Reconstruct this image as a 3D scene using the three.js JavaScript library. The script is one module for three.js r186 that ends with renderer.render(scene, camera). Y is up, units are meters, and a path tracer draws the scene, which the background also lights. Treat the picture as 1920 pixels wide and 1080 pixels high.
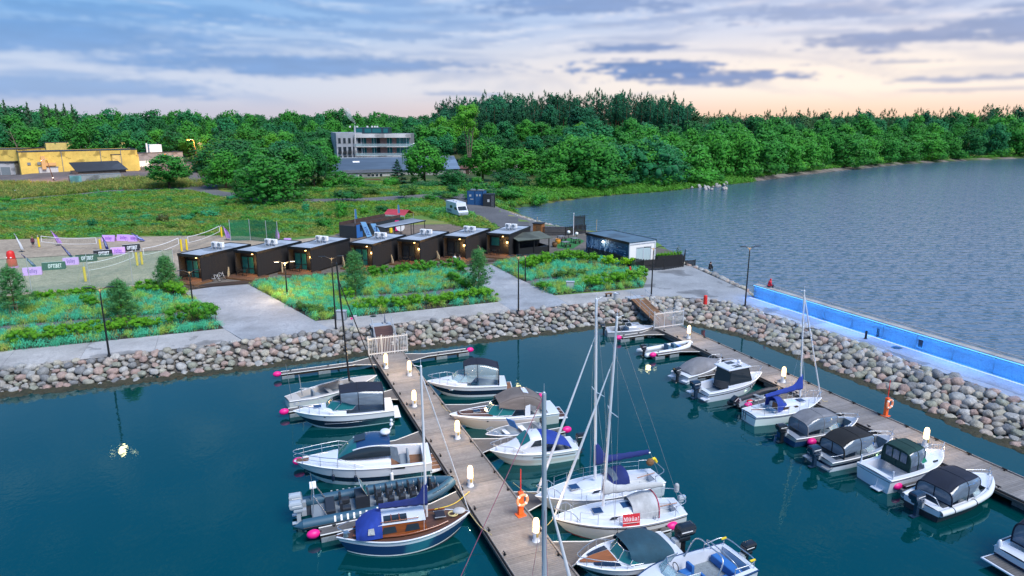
import * as THREE from 'three';
import { mergeGeometries, mergeVertices } from 'three/addons/utils/BufferGeometryUtils.js';
import { RectAreaLightUniformsLib } from 'three/addons/lights/RectAreaLightUniformsLib.js';
import { MarchingCubes } from 'three/addons/objects/MarchingCubes.js';
import { createNoise2D, createNoise3D } from 'simplex-noise';

// ---------------------------------------------------------------- camera, sky, sun, exposure
const scene = new THREE.Scene();
const FOC = 1280, EYE = 21, PITCH = Math.atan(315 / FOC);          // focal length in photograph pixels, eye height in metres
const camera = new THREE.PerspectiveCamera(2 * Math.atan(540 / FOC) * 180 / Math.PI, 16 / 9, 0.5, 6000);
camera.position.set(0, EYE, 0);
camera.rotation.set(-PITCH, 0, 0);
scene.add(camera);
const renderer = new THREE.WebGLRenderer({ antialias: true });
renderer.setSize(1024, 576);
renderer.toneMapping = THREE.LinearToneMapping;
renderer.toneMappingExposure = 1.65;
renderer.shadowMap.enabled = true;
renderer.shadowMap.type = THREE.PCFSoftShadowMap;
RectAreaLightUniformsLib.init();

function rngOf(seed) { let a = seed >>> 0; return () => { a = (a + 0x6d2b79f5) | 0; let t = Math.imul(a ^ (a >>> 15), 1 | a); t = (t + Math.imul(t ^ (t >>> 7), 61 | t)) ^ t; return ((t ^ (t >>> 14)) >>> 0) / 4294967296; }; }
const n2 = createNoise2D(rngOf(11)), n3 = createNoise3D(rngOf(12));
const fbm = (x, y, o = 4) => { let s = 0, a = 0.5, f = 1; for (let i = 0; i < o; i++) { s += a * n2(x * f + i * 17.3, y * f - i * 9.1); a *= 0.5; f *= 2.03; } return s; };
const lerp = (a, b, t) => a + (b - a) * t, clamp = (x, a = 0, b = 1) => Math.min(b, Math.max(a, x));
const sstep = (a, b, x) => { const t = clamp((x - a) / (b - a)); return t * t * (3 - 2 * t); };
const lin = (c) => { c /= 255; return c <= 0.04045 ? c / 12.92 : ((c + 0.055) / 1.055) ** 2.4; };
const S = (r, g, b) => [lin(r), lin(g), lin(b)];                    // sRGB bytes to linear
const mix3 = (a, b, t) => [lerp(a[0], b[0], t), lerp(a[1], b[1], t), lerp(a[2], b[2], t)];

// dusk sky after sunset: peach glow low on the right, slate streaks of cloud, pale blue above
const SKY_GAIN = 0.66;
const skyHz = [S(184, 190, 212), S(255, 212, 184)], skyLow = [S(192, 206, 230), S(255, 240, 226)], skyMid = [S(128, 178, 228), S(204, 212, 234)], skyTop = S(58, 142, 220);
const slate = [S(100, 150, 208), S(122, 144, 190)];
// clouds: azimuth and elevation of the centre, half sizes (all in degrees), density, raggedness
const CLOUDS = [
  [-33, 5.5, 17, 1.5, 0.9, 0.5], [-16, 4.1, 20, 0.95, 1.0, 0.4], [-34, 2.2, 16, 1.0, 0.75, 0.5], [-26, 7.2, 16, 0.7, 0.7, 0.8], [-10, 6.4, 6, 0.5, 0.6, 0.9], [5, 8.6, 10, 1.1, 0.95, 0.7], [-4, 2.05, 4.4, 0.22, 0.7, 0.5],
  [9.4, 5.45, 5.4, 0.46, 1.15, 0.5], [10.6, 3.95, 7.2, 0.82, 1.35, 0.9], [18, 3.25, 6.5, 0.5, 1.15, 0.9], [15, 3.0, 5.5, 0.5, 1.1, 0.9], [29, 5.5, 9, 0.75, 1.0, 0.7], [35, 5.9, 7, 1.2, 0.95, 0.8], [32, 2.75, 5, 0.25, 0.9, 0.8], [33, 2.0, 6, 0.16, 0.6, 0.6], [22, 7.6, 11, 0.75, 0.75, 0.8], [37, 7.2, 5, 0.5, 0.95, 0.7],
  [-2, 7.0, 3, 0.3, 0.5, 1], [27, 4.0, 5, 0.2, 0.7, 1],
];
function skyColor(az, el) {
  const d = ((az - 26 + 540) % 360) - 180, g = Math.exp(-(d * d) / (34 * 34)), e = Math.max(el, 0);
  const hz = mix3(skyHz[0], skyHz[1], g), lo = mix3(skyLow[0], skyLow[1], g), mi = mix3(skyMid[0], skyMid[1], g);
  let c = mix3(hz, lo, sstep(0, 2.6, e)); c = mix3(c, mi, sstep(3, 8, e)); c = mix3(c, skyTop, sstep(7, 30, e));
  // thin streaks everywhere, drawn out along the horizon
  const w = fbm(az * 0.02 + 3, e * 0.11, 3), y = e + 2.2 * w, per = Math.cos((az + 180) * Math.PI / 180), x = az * 0.055;
  const edge = sstep(150, 180, Math.abs(az));                        // the seam behind the viewer stays plain
  let k = fbm(x, y * 0.72 + 5, 5) * 0.9 + 0.25 * sstep(2, 14, e);
  k = sstep(-0.08, 0.5, k) * (0.5 - 0.24 * g * sstep(9, 4, e)) * sstep(0.4, 3, e) * (1 - edge) * (1 - 0.6 * sstep(12, 40, e));
  let dens = 0;
  if (Math.abs(az) < 60 && e < 14) {
    const r1 = fbm(az * 0.42, e * 2.6, 5), r2 = fbm(az * 0.1 + 40, e * 0.8, 4);
    for (const [ca, ce, ha, he, dn, rg] of CLOUDS) {
      const q = Math.hypot((az - ca) / ha, (e - ce - 0.35 * r2 * he) / he) + rg * (0.62 * r1 + 0.5 * r2);
      dens = Math.max(dens, dn * sstep(1.02, 0.45, q));
    }
  }
  const cl = mix3(slate[0], slate[1], g), t = clamp(Math.max(k, dens * 0.8));
  const shade = 1 + 0.14 * fbm(az * 0.16 - 7, e * 1.4, 4);
  c = mix3(c, [cl[0] * shade, cl[1] * shade, cl[2] * shade], t);
  const hi = sstep(0.12, 0.5, fbm(az * 0.075 + 60, y * 1.1 + 21, 5)) * (1 - t) * (1 - edge) * sstep(3, 6, e) * 0.34;   // bright torn gaps
  c = mix3(c, mix3(S(226, 238, 250), S(250, 238, 236), g), hi);
  return c;
}
{
  const W = 2048, Hh = 1024, data = new Float32Array(W * Hh * 4);
  for (let r = 0; r < Hh; r++) {
    const el = ((r + 0.5) / Hh - 0.5) * 180;
    if (el < -1) { for (let q = 0; q < W; q++) { const o = (r * W + q) * 4; data[o] = 0.2; data[o + 1] = 0.26; data[o + 2] = 0.33; data[o + 3] = 1; } continue; }
    for (let q = 0; q < W; q++) {
      const az = ((((q + 0.5) / W - 0.25) * 360 + 540) % 360) - 180, c = skyColor(az, el), o = (r * W + q) * 4;
      data[o] = c[0] * SKY_GAIN; data[o + 1] = c[1] * SKY_GAIN; data[o + 2] = c[2] * SKY_GAIN; data[o + 3] = 1;
    }
  }
  const tx = new THREE.DataTexture(data, W, Hh, THREE.RGBAFormat, THREE.FloatType);
  tx.mapping = THREE.EquirectangularReflectionMapping; tx.magFilter = tx.minFilter = THREE.LinearFilter; tx.needsUpdate = true;
  scene.background = tx; scene.environment = tx;
}
// the last light comes softly through the cloud above the glow
const sun = new THREE.DirectionalLight(new THREE.Color().setRGB(1, 0.96, 0.93), 2.9);
sun.position.set(75, 135, -5); sun.target.position.set(0, 0, -80);
sun.castShadow = true; sun.shadow.radius = 60; sun.shadow.mapSize.set(2048, 2048);
Object.assign(sun.shadow.camera, { left: -150, right: 150, top: 150, bottom: -150, near: 1, far: 500 });
scene.add(sun, sun.target);

// ---------------------------------------------------------------- survey helpers: a sight line of the photograph meets a level y
const CP = Math.cos(PITCH), SP = Math.sin(PITCH);
const G = (px, py, y = 0) => { const u = px - 960, v = 540 - py, dy = v * CP - FOC * SP, dz = -(FOC * CP + v * SP), t = (y - EYE) / dy; return new THREE.Vector3(u * t, y, dz * t); };
const yAt = (z, py) => { const v = 540 - py; return EYE + (-z) * (v * CP - FOC * SP) / (FOC * CP + v * SP); };
const xAt = (z, px, py) => { const v = 540 - py; return (px - 960) * (-z) / (FOC * CP + v * SP); };
const V = (x, y, z) => new THREE.Vector3(x, y, z);

// ---------------------------------------------------------------- object helpers
const taken = {};
const numbered = (n) => { taken[n] = (taken[n] ?? -1) + 1; return taken[n] ? `${n}_${String(taken[n]).padStart(3, '0')}` : n; };
function shadow(o) { o.castShadow = o.receiveShadow = true; return o; }
function thing(name, label, category, pos = [0, 0, 0], ry = 0, group) {
  const o = new THREE.Group(); o.name = numbered(name); scene.add(o);
  if (pos.isVector3) o.position.copy(pos); else o.position.set(...pos);
  o.rotation.y = ry; o.userData = { label, category }; if (group) o.userData.group = group;
  return o;
}
function mg(gs) {
  if (!Array.isArray(gs)) gs = [gs];
  gs = gs.flat(5).filter(Boolean).map((g) => { const h = g.index ? g.toNonIndexed() : g; for (const k of Object.keys(h.attributes)) if (!['position', 'normal', 'uv'].includes(k)) h.deleteAttribute(k); if (!h.attributes.uv) h.setAttribute('uv', new THREE.BufferAttribute(new Float32Array(h.attributes.position.count * 2), 2)); return h; });
  return gs.length === 1 ? gs[0] : mergeGeometries(gs, false);
}
function part(parent, name, geo, mat) { const m = shadow(new THREE.Mesh(Array.isArray(geo) ? mg(geo) : geo, mat)); m.name = name; parent.add(m); return m; }
function solid(name, label, category, geo, mat, group) { const m = part(scene, numbered(name), geo, mat); m.userData = { label, category }; if (group) m.userData.group = group; return m; }
function struct(name, geo, mat) { const m = part(scene, numbered(name), geo, mat); m.userData = { kind: 'structure' }; return m; }
function copyOf(o, pos, ry, label, s) {
  const c = o.clone(); c.name = numbered(o.name.replace(/_\d{3}$/, '')); scene.add(c);
  c.userData = { ...o.userData }; if (label) c.userData.label = label;
  if (pos.isVector3) c.position.copy(pos); else c.position.set(...pos);
  c.rotation.y = ry; if (s) { if (Array.isArray(s)) c.scale.set(...s); else c.scale.setScalar(s); } return c;
}
// a box whose uv run in metres
function bx(w, h, d, x = 0, y = 0, z = 0, ry = 0, rz = 0, rx = 0) {
  const g = new THREE.BoxGeometry(w, h, d).toNonIndexed(), p = g.attributes.position, n = g.attributes.normal, uv = g.attributes.uv;
  for (let i = 0; i < p.count; i++) { const ax = Math.abs(n.getX(i)), ay = Math.abs(n.getY(i)); if (ax > 0.5) uv.setXY(i, p.getZ(i), p.getY(i)); else if (ay > 0.5) uv.setXY(i, p.getX(i), p.getZ(i)); else uv.setXY(i, p.getX(i), p.getY(i)); }
  if (rx) g.rotateX(rx); if (rz) g.rotateZ(rz); if (ry) g.rotateY(ry);
  return g.translate(x, y, z);
}
// a box standing on y, edges chamfered
function cbx(w, h, d, x, y, z, c = 0.03, ry = 0) {
  const s = new THREE.Shape(), a = w / 2 - c, b = d / 2 - c; s.moveTo(-a, -b); s.lineTo(a, -b); s.lineTo(a, b); s.lineTo(-a, b); s.closePath();
  const g = new THREE.ExtrudeGeometry(s, { depth: h - 2 * c, bevelEnabled: true, bevelThickness: c, bevelSize: c, bevelSegments: 2 });
  g.rotateX(-Math.PI / 2).translate(0, c, 0); if (ry) g.rotateY(ry); return g.translate(x, y, z);
}
const cyl = (r1, r2, h, x = 0, y = 0, z = 0, seg = 10) => new THREE.CylinderGeometry(r1, r2, h, seg).translate(x, y + h / 2, z);
const sph = (r, x = 0, y = 0, z = 0, sx = 1, sy = 1, sz = 1, a = 14, b = 10) => new THREE.SphereGeometry(r, a, b).scale(sx, sy, sz).translate(x, y, z);
const curve = (pts) => new THREE.CatmullRomCurve3(pts.map((p) => p.isVector3 ? p : V(...p)), false, 'centripetal');
function rod(a, b, r, r2 = r, seg = 6) {
  a = a.isVector3 ? a : V(...a); b = b.isVector3 ? b : V(...b); const d = b.clone().sub(a), l = d.length();
  const g = new THREE.CylinderGeometry(r2, r, l, seg, 1); g.translate(0, l / 2, 0);
  return g.applyQuaternion(new THREE.Quaternion().setFromUnitVectors(V(0, 1, 0), d.normalize())).translate(a.x, a.y, a.z);
}
const tube = (pts, r, n = pts.length * 4, seg = 6) => new THREE.TubeGeometry(curve(pts), n, r, seg, false);
const rods = (pts, r, seg = 6) => pts.slice(1).map((p, i) => rod(pts[i], p, r, r, seg));
const torus = (R, r, x, y, z, ax = 'y', a = 20, b = 8) => { const g = new THREE.TorusGeometry(R, r, b, a); if (ax === 'y') g.rotateX(Math.PI / 2); if (ax === 'x') g.rotateY(Math.PI / 2); return g.translate(x, y, z); };
// surface from a grid of points; rows of equal length
function grid(rows, flip = false, us = 1, vs = 1) {
  const m = rows.length, n = rows[0].length, pos = [], uv = [], idx = [];
  for (let i = 0; i < m; i++) for (let j = 0; j < n; j++) { const p = rows[i][j]; pos.push(p.x ?? p[0], p.y ?? p[1], p.z ?? p[2]); uv.push(i / (m - 1) * us, j / (n - 1) * vs); }
  for (let i = 0; i < m - 1; i++) for (let j = 0; j < n - 1; j++) { const a = i * n + j, b = a + 1, c = a + n, d = c + 1; if (flip) idx.push(a, c, b, b, c, d); else idx.push(a, b, c, b, d, c); }
  const g = new THREE.BufferGeometry(); g.setAttribute('position', new THREE.Float32BufferAttribute(pos, 3)); g.setAttribute('uv', new THREE.Float32BufferAttribute(uv, 2)); g.setIndex(idx); g.computeVertexNormals(); return g;
}
// flat polygon at level y, uv in metres; with thickness it becomes a slab
function poly(pts, y, thick = 0) {
  const c = pts.map((p) => new THREE.Vector2(p.x ?? p[0], -(p.z ?? p[1])));
  if (THREE.ShapeUtils.isClockWise(c)) c.reverse();
  const sh = new THREE.Shape(c);
  const g = thick ? new THREE.ExtrudeGeometry(sh, { depth: thick, bevelEnabled: false }) : new THREE.ShapeGeometry(sh);
  return g.rotateX(-Math.PI / 2).translate(0, y - thick, 0);
}
function quad(a, b, c, d, uvw = 1, uvh = 1) { const g = new THREE.BufferGeometry(); const f = [a, b, c, a, c, d].flatMap((p) => p.isVector3 ? [p.x, p.y, p.z] : p); g.setAttribute('position', new THREE.Float32BufferAttribute(f, 3)); g.setAttribute('uv', new THREE.Float32BufferAttribute([0, 0, uvw, 0, uvw, uvh, 0, 0, uvw, uvh, 0, uvh], 2)); g.computeVertexNormals(); return g; }
// a thin plate through four corners, with thickness t along its normal
function plate(a, b, c, d, t = 0.02) {
  [a, b, c, d] = [a, b, c, d].map((p) => p.isVector3 ? p : V(...p)); const n = b.clone().sub(a).cross(d.clone().sub(a)).normalize().multiplyScalar(t / 2);
  const f = [a, b, c, d].map((p) => p.clone().add(n)), k = [a, b, c, d].map((p) => p.clone().sub(n));
  return [quad(...f), quad(k[3], k[2], k[1], k[0]), ...[0, 1, 2, 3].map((i) => quad(f[(i + 1) % 4], f[i], k[i], k[(i + 1) % 4]))];
}

// ---------------------------------------------------------------- textures and materials
function tileNoise(n, cells, oct, seed) {
  const R = rngOf(seed), out = new Float32Array(n * n); let amp = 1, tot = 0;
  for (let o = 0, c = cells; o < oct; o++, c *= 2, amp *= 0.5) {
    const t = Float32Array.from({ length: c * c }, () => R()); tot += amp;
    for (let y = 0; y < n; y++) { const fy = y / n * c, y0 = Math.floor(fy), ty = fy - y0, sy = ty * ty * (3 - 2 * ty), r0 = (y0 % c) * c, r1 = ((y0 + 1) % c) * c;
      for (let x = 0; x < n; x++) { const fx = x / n * c, x0 = Math.floor(fx), tx = fx - x0, sx = tx * tx * (3 - 2 * tx), a = x0 % c, b = (x0 + 1) % c; out[y * n + x] += amp * lerp(lerp(t[r0 + a], t[r0 + b], sx), lerp(t[r1 + a], t[r1 + b], sx), sy); } }
  }
  for (let i = 0; i < out.length; i++) out[i] /= tot; return out;
}
function tex(n, f, size, srgb = true) {       // f(i, x, y) -> [r,g,b] in 0..1 (sRGB) or a number; size = metres covered
  const d = new Uint8Array(n * n * 4);
  for (let y = 0; y < n; y++) for (let x = 0; x < n; x++) { const i = y * n + x, v = f(i, x, y), c = typeof v === 'number' ? [v, v, v] : v; for (let k = 0; k < 3; k++) d[i * 4 + k] = clamp(c[k]) * 255; d[i * 4 + 3] = 255; }
  const t = new THREE.DataTexture(d, n, n); t.wrapS = t.wrapT = THREE.RepeatWrapping; t.magFilter = THREE.LinearFilter; t.minFilter = THREE.LinearMipmapLinearFilter; t.generateMipmaps = true;
  t.repeat.set(1 / (size[0] ?? size), 1 / (size[1] ?? size)); if (srgb) t.colorSpace = THREE.SRGBColorSpace; t.needsUpdate = true; return t;
}
const NA = tileNoise(512, 6, 6, 1), NB = tileNoise(512, 40, 3, 2), NC = tileNoise(512, 3, 5, 3), ND = tileNoise(512, 128, 2, 4);
const T = {
  concrete: tex(512, (i) => 0.78 + 0.22 * (NA[i] - 0.5) + 0.16 * (ND[i] - 0.5) + 0.14 * (NC[i] - 0.5) - (NA[i] * NB[i] > 0.42 ? 0.06 : 0), 9),
  grain: tex(512, (i) => 0.8 + 0.22 * (NB[i] - 0.5) + 0.2 * (ND[i] - 0.5), 2.5),
  sand: tex(512, (i) => { const k = 0.78 + 0.2 * (NA[i] - 0.5) + 0.2 * (ND[i] - 0.5) + 0.2 * (NB[i] - 0.5); return [k, k * 0.98, k * 0.95]; }, 14),
  asphalt: tex(512, (i) => 0.72 + 0.3 * (NC[i] - 0.5) + 0.25 * (ND[i] - 0.5), 16),
  planks: tex(512, (i, x, y) => { const b = Math.floor(y / 32), e = y % 32; const k = 0.72 + 0.16 * (NB[(b * 37 % 512) * 512 + b * 71 % 512] - 0.5) * 2 + 0.2 * (NB[((b * 53) % 512) * 512 + ((x >> 1) % 512)] - 0.5) + 0.2 * (NA[i] - 0.5); return e < 2 ? k * 0.78 : 0.5 * k + 0.38; }, [2.2, 2.2]),
  planksH: tex(512, (i, x, y) => (y % 32 < 3 ? 0.1 : 0.8 + 0.2 * (ND[i] - 0.5)), [2.2, 2.2], false),
  wood: tex(256, (i, x, y) => { const j = y * 2 * 512 + ((x >> 3) * 2) % 512; const k = 0.72 + 0.4 * (NB[j] - 0.5) + 0.2 * (NA[j] - 0.5); return [k, k * 0.93, k * 0.85]; }, [1.5, 0.8]),
  cloth: tex(512, (i) => 0.82 + 0.26 * (NA[i] - 0.5) + 0.1 * (ND[i] - 0.5), 2.2),
  clothH: tex(512, (i) => 0.5 + 0.8 * (NA[i] - 0.5), 2.2, false),
  rock: tex(512, (i) => 0.74 + 0.4 * (NB[i] - 0.5) + 0.3 * (NA[i] - 0.5) + 0.16 * (ND[i] - 0.5), 1.6),
  ribs: tex(64, (i, x) => 0.5 + 0.5 * Math.sign(Math.sin(x / 64 * Math.PI * 2)) * 0.9, 0.28, false),
  seams: tex(64, (i, x) => (x < 6 ? 1 : 0.2), 0.5, false),
  rippleH: tex(512, (i) => 0.5 + 0.6 * (NA[i] - 0.5) + 0.5 * (NB[i] - 0.5), 9, false),
  stain: tex(512, (i) => { const a = NC[i], b = NA[i]; const k = 0.86 + 0.2 * (b - 0.5) + 0.14 * (ND[i] - 0.5); return a > 0.56 ? k * (0.86 - (a - 0.56)) : k; }, 11),
};
// wind waves: short crests drawn out across the wind
{
  const R = rngOf(77), waves = Array.from({ length: 46 }, () => { const k = 3 + Math.floor(R() * R() * 26), a = (R() - 0.5) * 1.5, kx = Math.round(k * Math.sin(a)), ky = Math.round(k * Math.cos(a)); return [kx, ky, R() * 6.28, 1 / (1 + Math.hypot(kx, ky)) ** 0.7]; });
  const n = 512, f = new Float32Array(n * n); let lo = 9, hi = -9;
  for (let y = 0; y < n; y++) for (let x = 0; x < n; x++) { let s = 0; for (const [kx, ky, p, a] of waves) { const q = Math.sin((kx * x + ky * y) / n * 6.28318 + p); s += a * (1 - Math.abs(q)) * 1.2; } f[y * n + x] = s; lo = Math.min(lo, s); hi = Math.max(hi, s); }
  T.waveH = tex(n, (i) => (f[i] - lo) / (hi - lo), 17, false);
}
const col = (c) => Array.isArray(c) ? new THREE.Color().setRGB(...c) : new THREE.Color(c);
const M = (c, rough = 0.7, o = {}) => new THREE.MeshPhysicalMaterial({ color: col(c), roughness: rough, side: THREE.DoubleSide, ...o });
const gel = (c) => M(c, 0.22, { clearcoat: 0.5, clearcoatRoughness: 0.1 });
const mt = {
  concrete: M([0.55, 0.55, 0.545], 0.9, { map: T.concrete, bumpMap: T.grain, bumpScale: 0.004 }), path: M([0.47, 0.51, 0.56], 0.85, { map: T.concrete, bumpMap: T.grain, bumpScale: 0.003 }), plaza: M([0.37, 0.39, 0.41], 0.8, { map: T.stain }),
  wallc: M([0.36, 0.37, 0.39], 0.85, { map: T.concrete, bumpMap: T.grain, bumpScale: 0.005 }), sand: M([0.56, 0.47, 0.37], 0.95, { map: T.sand, bumpMap: T.sand, bumpScale: 0.08 }), asphalt: M([0.2, 0.2, 0.21], 0.9, { map: T.asphalt }), soil: M([0.06, 0.055, 0.045], 1, { map: T.rock }), gravel: M([0.16, 0.165, 0.18], 1, { map: T.grain }),
  deck: M([0.39, 0.365, 0.35], 0.85, { map: T.planks, bumpMap: T.planksH, bumpScale: 0.012 }), finger: M([0.2, 0.19, 0.185], 0.85, { map: T.planks, bumpMap: T.planksH, bumpScale: 0.012 }), steel: M([0.55, 0.57, 0.6], 0.35, { metalness: 0.9 }), galv: M([0.5, 0.53, 0.56], 0.55, { metalness: 0.5 }), black: M([0.012, 0.013, 0.015], 0.5), blackMetal: M([0.015, 0.017, 0.02], 0.4, { metalness: 0.3 }), rubber: M([0.01, 0.01, 0.011], 0.8),
  timber: M([0.34, 0.2, 0.1], 0.75, { map: T.wood }), timberDark: M([0.07, 0.05, 0.04], 0.8, { map: T.wood }), stake: M([0.4, 0.32, 0.2], 0.85), rustDeck: M([0.17, 0.09, 0.055], 0.85, { map: T.wood }), floatc: M([0.3, 0.36, 0.4], 0.8, { map: T.grain }),
  white: gel([0.6, 0.64, 0.71]), offwhite: gel([0.58, 0.6, 0.6]), whiteMatt: M([0.8, 0.8, 0.8], 0.6), navy: gel([0.008, 0.016, 0.04]), navyMid: gel([0.012, 0.042, 0.12]), greyHull: gel([0.36, 0.39, 0.43]), beige: gel([0.5, 0.46, 0.44]), alu: M([0.5, 0.53, 0.56], 0.4, { metalness: 0.7 }), antifoul: M([0.02, 0.03, 0.05], 0.8), redfoul: M([0.4, 0.05, 0.06], 0.7), teak: M([0.36, 0.2, 0.12], 0.7, { map: T.wood }), mahog: M([0.42, 0.13, 0.03], 0.25, { map: T.wood, clearcoat: 1, clearcoatRoughness: 0.08 }), brown: M([0.16, 0.085, 0.07], 0.6, { map: T.wood }),
  cloNavy: M([0.012, 0.02, 0.045], 0.9, { map: T.cloth, bumpMap: T.clothH, bumpScale: 0.03 }), cloBlue: M([0.015, 0.06, 0.42], 0.85, { map: T.cloth, bumpMap: T.clothH, bumpScale: 0.04 }), cloDeep: M([0.01, 0.03, 0.2], 0.85, { map: T.cloth, bumpMap: T.clothH, bumpScale: 0.04 }), cloBlack: M([0.012, 0.014, 0.018], 0.9, { map: T.cloth, bumpMap: T.clothH, bumpScale: 0.03 }), cloGrey: M([0.26, 0.27, 0.3], 0.9, { map: T.cloth, bumpMap: T.clothH, bumpScale: 0.04 }), cloTaupe: M([0.22, 0.19, 0.18], 0.9, { map: T.cloth, bumpMap: T.clothH, bumpScale: 0.04 }), cloGreen: M([0.01, 0.06, 0.055], 0.9, { map: T.cloth, bumpMap: T.clothH, bumpScale: 0.03 }), cloWhite: M([0.66, 0.68, 0.7], 0.9, { map: T.cloth, bumpMap: T.clothH, bumpScale: 0.04 }), cloTeal: M([0.02, 0.09, 0.14], 0.85, { map: T.cloth, bumpMap: T.clothH, bumpScale: 0.03 }),
  vinyl: M([0.28, 0.37, 0.48], 0.1, { map: T.cloth, transmission: 0.35 }), smoke: M([0.02, 0.03, 0.04], 0.05), glass: M([0.72, 0.84, 0.86], 0.03, { transmission: 0.75, specularIntensity: 1 }), tealGlass: M([0.015, 0.13, 0.14], 0.05, { metalness: 0.1 }), seat: M([0.05, 0.13, 0.2], 0.7), seatBlue: M([0.02, 0.13, 0.4], 0.7), seatGrey: M([0.2, 0.24, 0.28], 0.7), hypBlue: M([0.025, 0.085, 0.14], 0.55), hypGrey: M([0.6, 0.63, 0.66], 0.55), hypBlack: M([0.02, 0.025, 0.035], 0.5), engine: gel([0.012, 0.014, 0.018]), engineBlue: gel([0.012, 0.03, 0.06]), engineGrey: gel([0.35, 0.4, 0.45]),
  pink: M([0.78, 0.01, 0.22], 0.45), orange: M([0.75, 0.12, 0.02], 0.5), red: M([0.62, 0.02, 0.015], 0.5), yellowP: M([0.8, 0.58, 0.02], 0.5), wire: M([0.35, 0.37, 0.4], 0.4, { metalness: 0.6 }), rope: M([0.5, 0.42, 0.2], 0.9), mast: M([0.72, 0.74, 0.78], 0.32, { metalness: 0.25 }), mastGrey: M([0.42, 0.48, 0.54], 0.35, { metalness: 0.4 }), mastBlack: M([0.012, 0.013, 0.016], 0.35), kayak: M([0.75, 0.3, 0.03], 0.45),
};
const lampGlow = (r, g, b, k) => new THREE.MeshStandardMaterial({ color: 0x111111, emissive: new THREE.Color().setRGB(r, g, b), emissiveIntensity: k });
const glow = { pedestal: lampGlow(1, 0.66, 0.3, 2.8), cabin: lampGlow(1, 0.55, 0.16, 9), street: lampGlow(1, 0.78, 0.5, 8), sodium: lampGlow(1, 0.36, 0.04, 1.3), led: lampGlow(0.1, 0.4, 1, 2.4), ledPink: lampGlow(0.42, 0.4, 1, 1.5), white: lampGlow(1, 0.95, 0.85, 6) };
function point(parent, color, power, x, y, z, r = 3) { const l = new THREE.PointLight(col(color), power, 0, 2); l.position.set(x, y, z); l.castShadow = true; l.shadow.radius = r; parent.add(l); return l; }
// ================================================================ THE SETTING
const PY = 1.5, LAND = 1.4;
const P = (list, y) => list.map(([a, b]) => G(a, b, y));
function resample(pts, n) { const L = [0]; for (let i = 1; i < pts.length; i++) L.push(L[i - 1] + pts[i].distanceTo(pts[i - 1])); const tot = L.at(-1), out = []; for (let k = 0, i = 0; k < n; k++) { const d = tot * k / (n - 1); while (i < pts.length - 2 && L[i + 1] < d) i++; out.push(pts[i].clone().lerp(pts[i + 1], clamp((d - L[i]) / (L[i + 1] - L[i])))); } return out; }
const ext = (pts, m, atEnd) => { const a = atEnd ? pts.at(-1) : pts[0], b = atEnd ? pts.at(-2) : pts[1], d = a.clone().sub(b).normalize(); const p = a.clone().addScaledVector(d, m); return atEnd ? [...pts, p] : [p, ...pts]; };

// edges surveyed from the photograph
const rockTopL = ext(P([[0, 690], [207, 667], [460, 638], [640, 617], [864, 593], [1050, 573], [1165, 562], [1200, 558]], PY), 45, false);
const rockLowL = ext(P([[0, 738], [200, 719], [460, 689], [690, 660], [960, 631], [1130, 610], [1200, 601]], 0), 45, false);
const rockTopR = ext(P([[1200, 558], [1250, 556], [1320, 560], [1400, 573], [1434, 587], [1553, 623], [1656, 661], [1804, 711], [1920, 752]], PY), 22, true);
const rockLowR = ext(P([[1200, 601], [1250, 598], [1340, 614], [1419, 636], [1553, 688], [1656, 728], [1804, 796], [1920, 840]], 0), 20, true);
const wallA = G(1412, 557, PY), wallB = G(1920, 719, PY), wallDir = wallB.clone().sub(wallA).normalize(), wallEnd = wallB.clone().addScaledVector(wallDir, 24);
const seaRocks = P([[1283, 503], [1330, 518], [1398, 551]], 0.7);

// land outline (water's edge), counted round
const shore = [...ext(P([[-10, 705], [460, 652], [864, 606], [1165, 575], [1205, 570]], 0.4), 1200, false), ...P([[1320, 570], [1385, 575]], 0.4), G(1400, 549, 0.2), G(1330, 516, 0.2), G(1288, 500, 0.2), G(1262, 470, 0.2), G(1180, 447, 0.2), G(1100, 430, 0.2), G(1050, 424, 0.2), G(1000, 409, 0.2), G(945, 391, 0.2),
  ...P([[985, 387], [1050, 377], [1150, 366], [1240, 360], [1300, 353], [1345, 349], [1400, 343], [1500, 329], [1600, 318], [1700, 308], [1800, 302], [1920, 297], [2200, 287], [2600, 276]], 0)];
shore.push(V(2600, 0, -900), V(2600, 0, -2600), V(-2600, 0, -2600), V(-2600, 0, 200));
function landDist(x, z) {
  let d = 1e9, inside = false;
  for (let i = 0, j = shore.length - 1; i < shore.length; j = i++) {
    const a = shore[i], b = shore[j], ex = b.x - a.x, ez = b.z - a.z, wx = x - a.x, wz = z - a.z, t = clamp((wx * ex + wz * ez) / (ex * ex + ez * ez || 1));
    d = Math.min(d, Math.hypot(wx - ex * t, wz - ez * t));
    if ((a.z > z) !== (b.z > z) && x < (b.x - a.x) * (z - a.z) / (b.z - a.z) + a.x) inside = !inside;
  }
  return inside ? d : -d;
}
function landY(x, z, sd = landDist(x, z)) {
  const far = sstep(-150, -240, z), near = z > -125;
  let h = near ? clamp(sd * 0.9, -3, LAND) : clamp(sd * 0.22 - 0.05, -3, LAND);
  if (sd > 0 && !near) {
    h += far * sstep(4, 60, sd) * (2.2 * fbm(x * 0.012, z * 0.012, 3) + 1.2);
    h += 11 * Math.exp(-(((x - 34) / 62) ** 2) - ((z + 355) / 70) ** 2) * sstep(10, 70, sd) + 5 * sstep(-230, -420, z) * sstep(0, 90, sd);
    h += 1.6 * Math.exp(-(((x + 30) / 42) ** 2) - ((z + 178) / 22) ** 2);
  }
  return h;
}
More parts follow.
